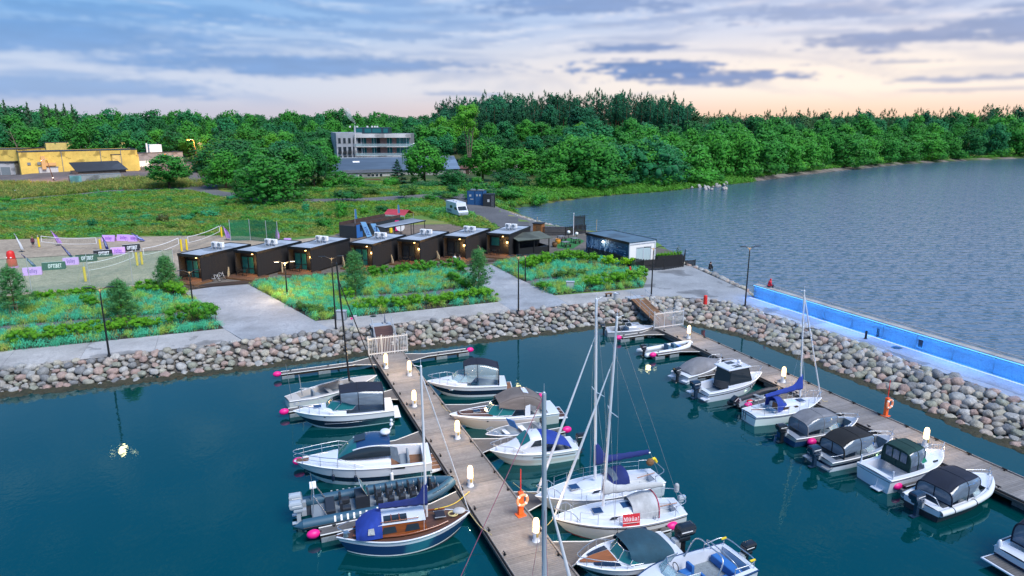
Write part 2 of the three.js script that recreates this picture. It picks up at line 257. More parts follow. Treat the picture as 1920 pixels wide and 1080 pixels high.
{ // terrain: one sheet to the horizon
  const zs = [30, 10, -10, -25]; for (let z = -35; z > -270; z -= 2) zs.push(z); for (let s = 2.2, z = -270; z > -2600; s *= 1.07) { z -= s; zs.push(z); }
  const xp = [0]; for (let x = 0; x < 270;) { x += 3; xp.push(x); } for (let s = 3.3, x = 270; x < 2600; s *= 1.12) { x += s; xp.push(x); }
  const xs = [...xp.slice(1).map((x) => -x).reverse(), ...xp], nx = xs.length, pos = [], colr = [], idx = [];
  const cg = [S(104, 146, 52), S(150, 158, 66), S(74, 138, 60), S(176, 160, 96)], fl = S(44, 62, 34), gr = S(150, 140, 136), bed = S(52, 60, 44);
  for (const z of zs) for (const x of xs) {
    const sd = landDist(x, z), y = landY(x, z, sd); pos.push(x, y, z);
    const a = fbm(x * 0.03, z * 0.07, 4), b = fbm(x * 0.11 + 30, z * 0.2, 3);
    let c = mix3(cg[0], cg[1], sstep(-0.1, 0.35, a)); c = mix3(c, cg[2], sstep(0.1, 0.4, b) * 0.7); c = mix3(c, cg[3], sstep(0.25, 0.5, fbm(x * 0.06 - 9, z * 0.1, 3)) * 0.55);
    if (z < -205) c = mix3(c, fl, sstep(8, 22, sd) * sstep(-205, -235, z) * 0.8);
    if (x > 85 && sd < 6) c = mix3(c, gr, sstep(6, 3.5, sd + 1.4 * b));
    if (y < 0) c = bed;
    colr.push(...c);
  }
  for (let i = 0; i < zs.length - 1; i++) for (let j = 0; j < nx - 1; j++) { const a = i * nx + j, b = a + 1, c = a + nx, d = c + 1; idx.push(a, b, c, b, d, c); }
  const g = new THREE.BufferGeometry(); g.setAttribute('position', new THREE.Float32BufferAttribute(pos, 3)); g.setAttribute('color', new THREE.Float32BufferAttribute(colr, 3));
  g.setAttribute('uv', new THREE.Float32BufferAttribute(pos.flatMap((_, i) => i % 3 ? [] : [pos[i], pos[i + 2]]), 2)); g.setIndex(idx); g.computeVertexNormals();
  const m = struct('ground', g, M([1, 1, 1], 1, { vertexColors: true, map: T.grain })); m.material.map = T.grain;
}
// water: the sheltered basin and the open bay
{
  const basin = [...rockTopL.map((p) => V(p.x, 0, p.z)), ...rockTopR.slice(1).map((p) => V(p.x, 0, p.z))], last = basin.at(-1), first = basin[0];
  const g = poly([...basin, V(last.x + 4, 0, -2), V(30, 0, 40), V(first.x, 0, 40)], 0);
  struct('harbour_water', g, M([0.0, 0.033, 0.037], 0.03, { ior: 1.72, specularColor: new THREE.Color().setRGB(0.02, 0.9, 0.9), bumpMap: T.rippleH, bumpScale: 0.007 }));
  const wallOut = (p, d) => { const n = V(wallDir.z, 0, -wallDir.x); if (n.x < 0) n.negate(); return p.clone().addScaledVector(n, d); };
  const a = wallOut(wallA, 0.2), b = wallOut(wallEnd, 0.2);
  const sea = poly([V(a.x - 3, 0, a.z - 2), b, V(b.x + 2, 0, 40), V(2600, 0, 40), V(2600, 0, -1200), V(60, 0, -420), V(-25, 0, -170), V(-12, 0, -130), V(6, 0, -105), V(15, 0, -92)], 0.004);
  struct('bay_water', sea, M([0.065, 0.125, 0.19], 0.12, { ior: 1.65, specularColor: new THREE.Color().setRGB(0.85, 0.93, 1), bumpMap: T.waveH, bumpScale: 0.12 }));
}
// roads and yards drape over the ground
const drape = (pts, w, lift, n = 60) => { const c = resample(pts, n), rows = c.map((p, i) => { const d = c[Math.min(n - 1, i + 1)].clone().sub(c[Math.max(0, i - 1)]).normalize(), ww = typeof w === 'function' ? w(i / (n - 1)) : w; return [-1, -0.33, 0.33, 1].map((k) => { const x = p.x - d.z * k * ww / 2, z = p.z + d.x * k * ww / 2; return [x, Math.max(landY(x, z), 0.3) + lift, z]; }); }); const g = grid(rows), pp = g.attributes.position; for (let i = 0; i < pp.count; i++) g.attributes.uv.setXY(i, pp.getX(i), pp.getZ(i)); return g; };
const pad = (pts, lift, s = 3) => { // a draped polygon made of small cells
  const c = pts.map((p) => p.isVector3 ? p : G(p[0], p[1], LAND)), inside = (x, z) => { let k = false; for (let i = 0, j = c.length - 1; i < c.length; j = i++) if ((c[i].z > z) !== (c[j].z > z) && x < (c[j].x - c[i].x) * (z - c[i].z) / (c[j].z - c[i].z) + c[i].x) k = !k; return k; };
  const x0 = Math.min(...c.map((p) => p.x)), x1 = Math.max(...c.map((p) => p.x)), z0 = Math.min(...c.map((p) => p.z)), z1 = Math.max(...c.map((p) => p.z)), f = [], uv = [];
  for (let x = x0; x < x1; x += s) for (let z = z0; z < z1; z += s) if (inside(x + s / 2, z + s / 2)) { const y = (a, b) => Math.max(landY(a, b), 0.3) + lift; const q = [[x, y(x, z), z], [x, y(x, z + s), z + s], [x + s, y(x + s, z + s), z + s], [x + s, y(x + s, z), z]]; for (const k of [0, 1, 2, 0, 2, 3]) { f.push(...q[k]); uv.push(q[k][0], q[k][2]); } }
  const g = new THREE.BufferGeometry(); g.setAttribute('position', new THREE.Float32BufferAttribute(f, 3)); g.setAttribute('uv', new THREE.Float32BufferAttribute(uv, 2)); g.computeVertexNormals(); return g;
};
struct('sand_court', poly(P([[-420, 690], [-420, 470], [0, 449], [140, 446], [400, 441], [470, 443], [530, 452], [640, 440], [660, 470], [340, 530], [180, 541], [60, 551], [0, 556]], 1.42), 1.42), mt.sand);
struct('dirt_yard', poly(P([[560, 470], [628, 440], [668, 420], [790, 404], [850, 420], [905, 436], [900, 455], [700, 475]], 1.415), 1.415), M([0.27, 0.22, 0.18], 1, { map: T.sand }));
const roadMat = M([0.26, 0.26, 0.27], 0.95, { map: T.asphalt });
struct('road', drape([...ext(P([[0, 379], [95, 371], [200, 362], [320, 357], [385, 360], [440, 374], [500, 382], [600, 384], [700, 383], [800, 378], [880, 377], [940, 398], [990, 420], [1008, 432]], LAND), 80, false)], (t) => 5.2 + 7 * sstep(0.86, 0.95, t), 0.07, 200), roadMat);
struct('side_road', drape(P([[385, 360], [378, 345], [372, 328], [368, 312]], LAND), 7, 0.09, 30), mt.asphalt);
struct('car_park', pad([[815, 381], [870, 372], [915, 385], [985, 417], [1010, 436], [950, 428], [905, 412], [870, 396]], 0.1, 2), mt.asphalt);
struct('yard', pad([[-300, 352], [-300, 334], [0, 332], [300, 321], [385, 318], [385, 338], [290, 344], [130, 347], [0, 350]], 0.11, 4), M([0.24, 0.21, 0.21], 0.95, { map: T.asphalt }));

// promenade slabs between the stones and the planting
const along = V(Math.sin(1.178), 0, -Math.cos(1.178)), inland = V(-Math.cos(1.178), 0, -Math.sin(1.178));
const qn = (p) => [p.dot(along), p.dot(inland)], at = (q, n, y) => V(0, y, 0).addScaledVector(along, q).addScaledVector(inland, n);
const fOf = (pts) => { const c = pts.map(qn).sort((a, b) => a[0] - b[0]); return (q) => { let i = 0; while (i < c.length - 2 && c[i + 1][0] < q) i++; return lerp(c[i][1], c[i + 1][1], (q - c[i][0]) / (c[i + 1][0] - c[i][0])); }; };
const nTop = fOf(rockTopL), nIn = fOf(ext(P([[0, 659], [190, 640], [420, 616], [590, 602], [935, 566], [1040, 554], [1205, 541]], PY), 45, false));
const qOf = (px, py) => qn(G(px, py, PY))[0];
const promenade = part(scene, 'promenade', [poly([...rockTopL, ...P([[1205, 541], [1040, 553], [935, 565], [590, 601], [420, 615], [190, 639], [0, 658]], PY), at(qn(rockTopL[0])[0], nIn(qn(rockTopL[0])[0]), PY)], PY - 0.05, 0.5)], mt.gravel);
promenade.userData = { kind: 'structure' };
const slabMats = [mt.concrete, M([0.5, 0.5, 0.5], 0.9, { map: T.stain, bumpMap: T.grain, bumpScale: 0.004 }), M([0.6, 0.59, 0.575], 0.9, { map: T.concrete, bumpMap: T.grain, bumpScale: 0.004 })];
const slabRun = (qa, qb, len, skewA = 0, skewB = 0) => { const n = Math.max(1, Math.round((qb - qa) / len)); for (let i = 0; i < n; i++) { const a = lerp(qa, qb, i / n) + 0.012, b = lerp(qa, qb, (i + 1) / n) - 0.012, sa = i ? 0 : skewA, sb = i === n - 1 ? skewB : 0; part(promenade, 'slab', poly([at(a + sa, nTop(a + sa), 0), at(b + sb, nTop(b + sb), 0), at(b, nIn(b), 0), at(a, nIn(a), 0)], PY + 0.001 * (i % 2), 0.14), slabMats[(i * 2 + (i >> 1)) % 3]); } };
const qa0 = qn(rockTopL[0])[0];
slabRun(qa0, qOf(420, 616), 5.6, 0, qOf(455, 637) - qOf(420, 616));
slabRun(qOf(592, 602), qOf(935, 566), 5.6, qOf(622, 618) - qOf(592, 602), qOf(962, 583) - qOf(935, 566));
slabRun(qOf(1040, 554), qOf(1168, 544), 5.6, qOf(1066, 571) - qOf(1040, 554), 0);
struct('path', poly(P([[345, 546], [362, 561], [420, 616], [455, 637], [622, 618], [592, 602], [520, 562], [465, 533], [400, 538]], PY), PY + 0.003, 0.14), mt.path);
struct('path', poly(P([[866, 502], [900, 533], [935, 566], [962, 583], [1066, 571], [1040, 554], [980, 526], [921, 496]], PY), PY + 0.003, 0.14), mt.path);
{ // paved head of the breakwater and the walk along the sea wall
  const end = rockTopR.at(-1);
  const pl = struct('plaza', poly([...P([[1168, 544], [1206, 540], [1213, 522], [1200, 506]], PY), ...P([[1288, 496], [1335, 517], [1400, 546]], PY), wallA, wallEnd, ...rockTopR.slice(1).reverse().map((p) => p.clone()), ...P([[1200, 558], [1168, 561]], PY)], PY - 0.002, 1.2), mt.plaza);
  // concrete bays, a hand's breadth of joint between them
  const A = wallA.clone(), nrm = V(wallDir.z, 0, -wallDir.x); if (nrm.x > 0) nrm.negate();
  for (let i = 0; i < 9; i++) { const p = A.clone().addScaledVector(wallDir, i * 5.2 + 0.4), q = A.clone().addScaledVector(wallDir, i * 5.2 + 5.58); part(pl, 'slab', poly([p.clone().addScaledVector(nrm, 0.35), q.clone().addScaledVector(nrm, 0.35), q.clone().addScaledVector(nrm, 2.6), p.clone().addScaledVector(nrm, 2.6)], PY + 0.012, 0.08), [mt.plaza, mt.wallc][i % 2]); }
}
// stone banks
const R2 = rngOf(5);
const stoneGeos = Array.from({ length: 7 }, (_, k) => { const g = mergeVertices(new THREE.IcosahedronGeometry(1, 3).deleteAttribute('normal').deleteAttribute('uv')), p = g.attributes.position, v = new THREE.Vector3(); const cut = Array.from({ length: 5 }, () => [V(R2() - 0.5, R2() - 0.5, R2() - 0.5).normalize(), 0.66 + 0.24 * R2()]);
  for (let i = 0; i < p.count; i++) { v.fromBufferAttribute(p, i); let r = 1 + 0.16 * n3(v.x * 1.3 + k * 9, v.y * 1.3, v.z * 1.3); v.multiplyScalar(r); for (const [n, d] of cut) { const e = v.dot(n) - d; if (e > 0) v.addScaledVector(n, -e * 0.82); } p.setXYZ(i, v.x, v.y, v.z); }
  g.computeVertexNormals(); const uv = []; for (let i = 0; i < p.count; i++) uv.push(p.getX(i) + p.getY(i) * 0.4 + k * 0.31, p.getZ(i) + p.getY(i) * 0.6); g.setAttribute('uv', new THREE.Float32BufferAttribute(uv, 2)); return g; });
const stoneCol = [[0.4, 0.4, 0.39], [0.48, 0.46, 0.43], [0.54, 0.54, 0.53], [0.46, 0.36, 0.33], [0.29, 0.31, 0.33], [0.52, 0.45, 0.42], [0.36, 0.37, 0.33], [0.24, 0.26, 0.29], [0.54, 0.49, 0.43], [0.42, 0.32, 0.3], [0.42, 0.45, 0.47], [0.33, 0.36, 0.31]];
stoneCol.forEach((c) => { for (let i = 0; i < 3; i++) c[i] = Math.min(0.7, c[i] * [1.42, 1.36, 1.28][i]); });
const stoneMats = stoneCol.map((c) => M(c, 0.85, { map: T.rock, bumpMap: T.rock, bumpScale: 0.03 }));
function stoneBank(name, label, top, low, opt = {}) {
  const n = opt.n ?? 60, A = resample(top, n), B = resample(low, n), bank = thing(name, label, 'embankment'), ymin = -1.6;
  const rows = A.map((p, i) => { const q = B[i], out = V(q.x - p.x, 0, q.z - p.z).normalize(); return [p.clone().addScaledVector(out, -0.5).setY(p.y - 0.12), p.clone().setY(p.y - 0.14), p.clone().lerp(q, 0.5).setY((p.y + q.y) / 2 - 0.2), q.clone().setY(q.y - 0.22), q.clone().addScaledVector(out, 2.4).setY(ymin)]; });
  const core = part(bank, 'core', grid(rows, true, 40, 3), M([0.15, 0.14, 0.125], 1, { map: T.rock })); core.userData.kind = undefined; delete core.userData.kind;
  const L = A.reduce((s, p, i) => i ? s + p.distanceTo(A[i - 1]) : 0, 0), Wd = A.reduce((s, p, i) => s + p.distanceTo(B[i]), 0) / n, R = rngOf(opt.seed ?? 3), cell = 0.6, hash = new Map(), stones = [];
  const size = opt.size ?? 1, tries = L * Wd * 26 / size;
  for (let k = 0; k < tries; k++) {
    const big = k < tries * 0.35, r = size * (big ? 0.36 + 0.17 * R() : k < tries * 0.7 ? 0.25 + 0.1 * R() : 0.15 + 0.09 * R()), s = R() * L, t = -0.12 + R() * (Wd + 0.3), ci = Math.floor(s / cell), cj = Math.floor(t / cell); let ok = true;
    for (let a = -2; a <= 2 && ok; a++) for (let b = -2; b <= 2 && ok; b++) for (const o of hash.get((ci + a) * 1000 + cj + b) ?? []) if (Math.hypot(o.s - s, o.t - t) < (o.r + r) * 0.79) { ok = false; break; }
    if (!ok) continue; const o = { s, t, r }; stones.push(o); const h = ci * 1000 + cj; if (!hash.has(h)) hash.set(h, []); hash.get(h).push(o);
  }
  for (const o of stones) { const f = o.s / L * (n - 1), i = Math.min(n - 2, Math.floor(f)), a = A[i].clone().lerp(A[i + 1], f - i), b = B[i].clone().lerp(B[i + 1], f - i), tt = o.t / Wd; o.p = a.clone().lerp(b, clamp(tt, -0.1, 1.12)); o.p.y += -0.1 + o.r * 0.3 - (tt < 0.1 ? 0.16 : 0); o.show = o.r / o.p.distanceTo(camera.position); o.seen = Math.abs(o.p.x) / -o.p.z < 0.77; }
  stones.sort((a, b) => (b.seen ? b.show : 0) - (a.seen ? a.show : 0));
  const rest = [];
  const pick = () => { const u = R(); return u < 0.3 ? 0 : Math.floor(R() * stoneCol.length); };
  stones.forEach((o, k) => {
    const e = new THREE.Euler((R() - 0.5) * 0.7, R() * 6.28, (R() - 0.5) * 0.7), sc = V(o.r * (1.05 + 0.22 * R()), o.r * (0.8 + 0.15 * R()), o.r * (0.95 + 0.12 * R()));
    if (k < 300 && o.seen) { const m = part(bank, 'boulder', stoneGeos[k % 7], stoneMats[(k * 5 + pick()) % stoneMats.length]); m.position.copy(o.p); m.rotation.copy(e); m.scale.copy(sc); }
    else rest.push([new THREE.Matrix4().compose(o.p, new THREE.Quaternion().setFromEuler(e), sc), stoneCol[pick()]]);
  });
  if (rest.length) { const im = shadow(new THREE.InstancedMesh(stoneGeos[2], M([1, 1, 1], 0.85, { map: T.rock, bumpMap: T.rock, bumpScale: 0.03 }), rest.length)); rest.forEach(([m, c], i) => { im.setMatrixAt(i, m); im.setColorAt(i, col(c)); }); im.name = 'smaller_boulders'; im.userData.kind = 'stuff'; bank.add(im); }
  if (opt.weed) { // weed-grown stones awash at the foot
    const im = shadow(new THREE.InstancedMesh(stoneGeos[4], M([1, 1, 1], 0.6, { map: T.rock, bumpMap: T.rock, bumpScale: 0.05 }), Math.floor(L * 15)));
    for (let k = 0; k < im.count; k++) { const f = R() * (n - 1), i = Math.min(n - 2, Math.floor(f)), a = A[i].clone().lerp(A[i + 1], f - i), b = B[i].clone().lerp(B[i + 1], f - i), out = V(b.x - a.x, 0, b.z - a.z).normalize(), u = R(), r = 0.16 + 0.22 * R(); b.addScaledVector(out, -0.1 + u * 1.05); b.y = 0.05 - u * 0.1; im.setMatrixAt(k, new THREE.Matrix4().compose(b, new THREE.Quaternion().setFromEuler(new THREE.Euler(0, R() * 6.3, 0)), V(r * 1.4, r * (0.42 - 0.12 * u), r))); im.setColorAt(k, col(mix3([0.05, 0.055, 0.02], [0.1, 0.085, 0.035], R()))); }
    im.name = 'weedy_stones'; im.userData.kind = 'stuff'; bank.add(im);
  }
  return bank;
}
stoneBank('stone_embankment', 'long bank of rounded pink and grey boulders below the promenade, behind the left pier', rockTopL, rockLowL, { seed: 21, weed: true, n: 80, size: 0.78 });
stoneBank('stone_embankment', 'curving bank of large grey boulders below the blue-lit walk, right of the red post', rockTopR, rockLowR, { seed: 22, weed: true, n: 70, size: 0.9 });
{ const out = seaRocks.map((p) => p.clone().add(V(1.5, -0.7, -0.3))); stoneBank('stone_embankment', 'short strip of pale boulders at the sea edge of the plaza', seaRocks.map((p) => p.clone().add(V(-0.5, 0.85, 0.2))), out, { seed: 23, n: 20, size: 0.85 }); }
{ const a = P([[912, 386], [960, 401], [1000, 414], [1055, 428]], 1.0), b = a.map((p) => V(p.x + 1.8, 0, p.z - 1.2)); stoneBank('stone_embankment', 'far pale stone edge between the car park and the bay, beside the dark containers', a, b, { seed: 24, n: 20, size: 0.9 }); }
const paleRock = M([0.62, 0.6, 0.58], 0.9, { map: T.rock });
{ const pile = thing('boulder_group', 'scattered white and pinkish boulders on the far shore below the leafy trees', 'boulders', G(1330, 347, 0.3)), R = rngOf(9); for (let i = 0; i < 26; i++) { const p = G(1283 + R() * 80, 355 - R() * 14 - (0), 0.3), m = part(pile, 'boulder', stoneGeos[i % 7], i % 4 ? paleRock : stoneMats[5]); const r = 0.3 + R() * 0.45; m.position.copy(p.sub(pile.position)); m.scale.set(r * 1.3, r * 0.8, r); m.rotation.set(R(), R() * 6, R()); } }

// ---------------------------------------------------------------- sea wall with blue light lines
{
  const wallMat = M([0.26, 0.27, 0.28], 0.85, { map: T.concrete, bumpMap: T.grain, bumpScale: 0.005 }), nSea = V(wallDir.z, 0, -wallDir.x); if (nSea.x < 0) nSea.negate();
  const ang = Math.atan2(-wallDir.z, wallDir.x), len = wallA.distanceTo(wallEnd), H = 1.4, wl = thing('sea_wall', 'concrete sea wall washed in bright blue light along the breakwater', 'wall', wallA, ang);
  const side = V(0, 0, 1).applyAxisAngle(V(0, 1, 0), ang).dot(nSea) > 0 ? 1 : -1, n = Math.round(len / 3.2);
  for (let i = 0; i < n; i++) { const x = (i + 0.5) * len / n; part(wl, 'wall_panel', [bx(len / n - 0.03, H + 2.6, 0.5, x, (H - 2.6) / 2, side * 0.27)], wallMat); part(wl, 'coping', cbx(len / n - 0.02, 0.12, 0.78, x, H + 0.002, side * 0.3, 0.02), slabMats[2]); }
  part(wl, 'joint_core', bx(len, H + 2.4, 0.4, len / 2, (H - 2.6) / 2, side * 0.28), mt.gravel);
  part(wl, 'sea_rail', [bx(len, 0.1, 0.06, len / 2, H + 0.32, side * 0.62), ...Array.from({ length: n + 1 }, (_, i) => bx(0.06, 0.22, 0.06, clamp(i * len / n, 0.05, len - 0.05), H + 0.2, side * 0.62))], mt.galv);
  const segs = 9;
  for (let i = 0; i < segs; i++) {
    const L = len / segs, x = (i + 0.5) * L;
    part(wl, 'led_strip', bx(L, 0.035, 0.04, x, H - 0.025, -side * 0.06), glow.led);
    part(wl, 'led_strip', bx(L, 0.04, 0.05, x, 0.035, -side * 0.5), glow.ledPink);
    for (const [y, pow, zo, ty, tz] of [[H - 0.05, 120, 0.13, 0, 0.9], [0.08, 58, 0.5, 0.8, 0]]) { const l = new THREE.RectAreaLight(new THREE.Color().setRGB(0.02, 0.27, 1), pow, L, 0.06); l.position.set(x, y, -side * zo); wl.updateMatrixWorld(); wl.add(l); l.lookAt(wl.localToWorld(V(x, ty, -side * tz))); l.castShadow = true; wl.add(l); }
  }
  const bollard = (u, v, label) => { const t = thing('bollard', label, 'bollard', G(u, v, PY + 0.012)); part(t, 'post', [cyl(0.1, 0.11, 0.7, 0, 0, 0, 12), cyl(0.115, 0.1, 0.08, 0, 0.7, 0, 12)], mt.blackMetal); part(t, 'base', cyl(0.16, 0.17, 0.04, 0, 0, 0, 12), mt.blackMetal); };
  bollard(1623, 635, 'dark bollard on the lit walk, standing farther from the blue wall'); bollard(1645, 631, 'dark bollard on the lit walk, right beside the blue light line');
  const hatch = thing('wall_cabinet', 'dark square cabinet fixed on the blue-lit wall', 'cabinet', G(1728, 652, PY + 0.2), ang); part(hatch, 'box', cbx(0.5, 0.8, 0.25, 0, 0, -side * 0.1, 0.02), mt.seatGrey); part(hatch, 'door_plate', bx(0.42, 0.68, 0.012, 0, 0.4, -side * 0.233), mt.blackMetal);
  const cover = solid('manhole_cover', 'round dark manhole cover on the walk under the blue wall', 'manhole cover', cyl(0.42, 0.42, 0.02, 0, 0, 0, 20), mt.blackMetal); cover.position.copy(G(1681, 652, PY + 0.012));
}
for (const [u, v, s, l] of [[700, 593, 0.32, 'oval manhole cover on the promenade slab behind the left gangway'], [1157, 551, 0.3, 'manhole cover on the pale promenade near the grey bin']]) { const c = solid('manhole_cover', l, 'manhole cover', cyl(s, s, 0.02, 0, 0, 0, 20), mt.blackMetal); c.position.copy(G(u, v, PY + 0.002)); }
// ================================================================ VEGETATION
// sprays of leaves spread over the shells of many clumps; faces look outwards so that clumps shade one another
function foliage(clumps, o) {
  const R = rngOf(o.seed ?? 1), pos = [], nor = [], colr = [], [s0, s1] = o.leaf, asp = o.aspect ?? 0.75, p = V(0, 0, 0), n = V(0, 0, 0), u = V(0, 0, 0), w = V(0, 0, 0), q = V(0, 0, 0);
  const cen = { x: 0, y: 0, z: 0, w: 0 }; for (const c of clumps) { cen.x += c.x / clumps.length; cen.y += c.y / clumps.length; cen.z += c.z / clumps.length; } for (const c of clumps) cen.w = Math.max(cen.w, c.y - cen.y);
  const push = (a, nn, c) => { pos.push(a.x, a.y, a.z); nor.push(nn.x, nn.y, nn.z); colr.push(...c); };
  for (const c of clumps) {
    const area = 4.19 * (c.rx * c.ry + c.ry * c.rz + c.rx * c.rz), num = Math.round(area * o.per), hue = 0.86 + 0.28 * R(), warm = 0.92 + (o.vert ? 0.06 : 0.2) * R();
    for (let k = 0; k < num; k++) {
      n.set(R() * 2 - 1, R() * 2 - 1, R() * 2 - 1); if (n.lengthSq() > 1 || n.lengthSq() < 0.01) { k--; continue; } n.normalize();
      const r = 0.72 + 0.4 * R() * (o.rag ?? 1); p.set(c.x + n.x * c.rx * r, c.y + n.y * c.ry * r, c.z + n.z * c.rz * r);
      if (o.floor !== undefined && p.y < o.floor) continue;
      let hid = false; for (const d of clumps) if (d !== c && ((p.x - d.x) / d.rx) ** 2 + ((p.y - d.y) / d.ry) ** 2 + ((p.z - d.z) / d.rz) ** 2 < 0.42) { hid = true; break; } if (hid) continue;
      n.set(n.x / c.rx, n.y / c.ry, n.z / c.rz).normalize();
      q.copy(n).add(w.set(R() - 0.5, R() - 0.5 + (o.up ?? 0.15), R() - 0.5).multiplyScalar(o.tilt ?? 1.1)).normalize();
      if (o.vert) u.set((R() - 0.5) * o.vert, 1, (R() - 0.5) * o.vert).addScaledVector(q, -q.y).normalize(); else u.set(R() - 0.5, (R() - 0.5) * 0.7, R() - 0.5).cross(q).normalize(); w.copy(q).cross(u);
      const s = lerp(s0, s1, R()) * 0.5, b = s * asp, v = hue * (0.84 + 0.32 * R()), cc = [v * warm, v, v * (1.9 - warm) * 0.95];
      const A = p.clone().addScaledVector(u, s), B = p.clone().addScaledVector(w, b).addScaledVector(u, s * 0.15 * (R() - 0.5)), C = p.clone().addScaledVector(u, -s * (0.7 + 0.5 * R())), D = p.clone().addScaledVector(w, -b * (0.7 + 0.5 * R()));
      const nn = q.clone().multiplyScalar(0.45).addScaledVector(n, 0.35).add(w.set(p.x - cen.x, (p.y - cen.y) * 0.8 + cen.w * 0.35, p.z - cen.z).normalize().multiplyScalar(o.soft ?? 0.7)).normalize(); push(A, nn, cc); push(B, nn, cc); push(C, nn, cc); push(A, nn, cc); push(C, nn, cc); push(D, nn, cc);
    }
    if (o.core) { const g = new THREE.IcosahedronGeometry(1, o.coreDetail ?? 0), gp = g.attributes.position; for (let i = 0; i < gp.count; i++) { n.fromBufferAttribute(gp, i); const k = o.core * (1 + 0.18 * n3(n.x * 2 + c.x, n.y * 2 + c.y, n.z * 2)); push(V(c.x + n.x * c.rx * k, Math.max(c.y + n.y * c.ry * k, o.floor ?? -99), c.z + n.z * c.rz * k), n, [hue * 0.9, hue * 0.9, hue * 0.9]); } }
  }
  const g = new THREE.BufferGeometry(); g.setAttribute('position', new THREE.Float32BufferAttribute(pos, 3)); g.setAttribute('normal', new THREE.Float32BufferAttribute(nor, 3)); g.setAttribute('color', new THREE.Float32BufferAttribute(colr, 3)); return g;
}
const leafM = (c) => M([c[0] * 1.35, c[1] * 2.1, c[2] * 1.7], 0.97, { vertexColors: true, specularIntensity: 0.2, transmission: 0.45 });
const LEAF = { mid: leafM([0.04, 0.135, 0.03]), deep: leafM([0.022, 0.09, 0.035]), blue: leafM([0.026, 0.115, 0.058]), lime: leafM([0.085, 0.185, 0.025]), fresh: leafM([0.055, 0.165, 0.03]), pine: leafM([0.02, 0.085, 0.058]), pineW: leafM([0.05, 0.08, 0.045]), spruce: leafM([0.014, 0.055, 0.036]), olive: leafM([0.075, 0.12, 0.03]), russet: leafM([0.085, 0.065, 0.03]), hedge: leafM([0.105, 0.2, 0.016]), hedgeD: leafM([0.07, 0.165, 0.018]), gold: leafM([0.26, 0.33, 0.015]), mint: leafM([0.045, 0.19, 0.11]), young: leafM([0.065, 0.14, 0.06]) };
const bark = M([0.13, 0.1, 0.075], 0.95, { map: T.wood }), barkPale = M([0.3, 0.28, 0.24], 0.9, { map: T.wood }), barkPine = M([0.2, 0.11, 0.07], 0.95, { map: T.wood });
const protos = {};
function proto(key, H, trunkGeo, trunkMat, clumps, o, mat) { protos[key] = { H, trunk: mg(trunkGeo), trunkMat, crown: foliage(clumps, o), mat, w: Math.max(...clumps.map((c) => Math.hypot(c.x, c.z) + c.rx)) }; }
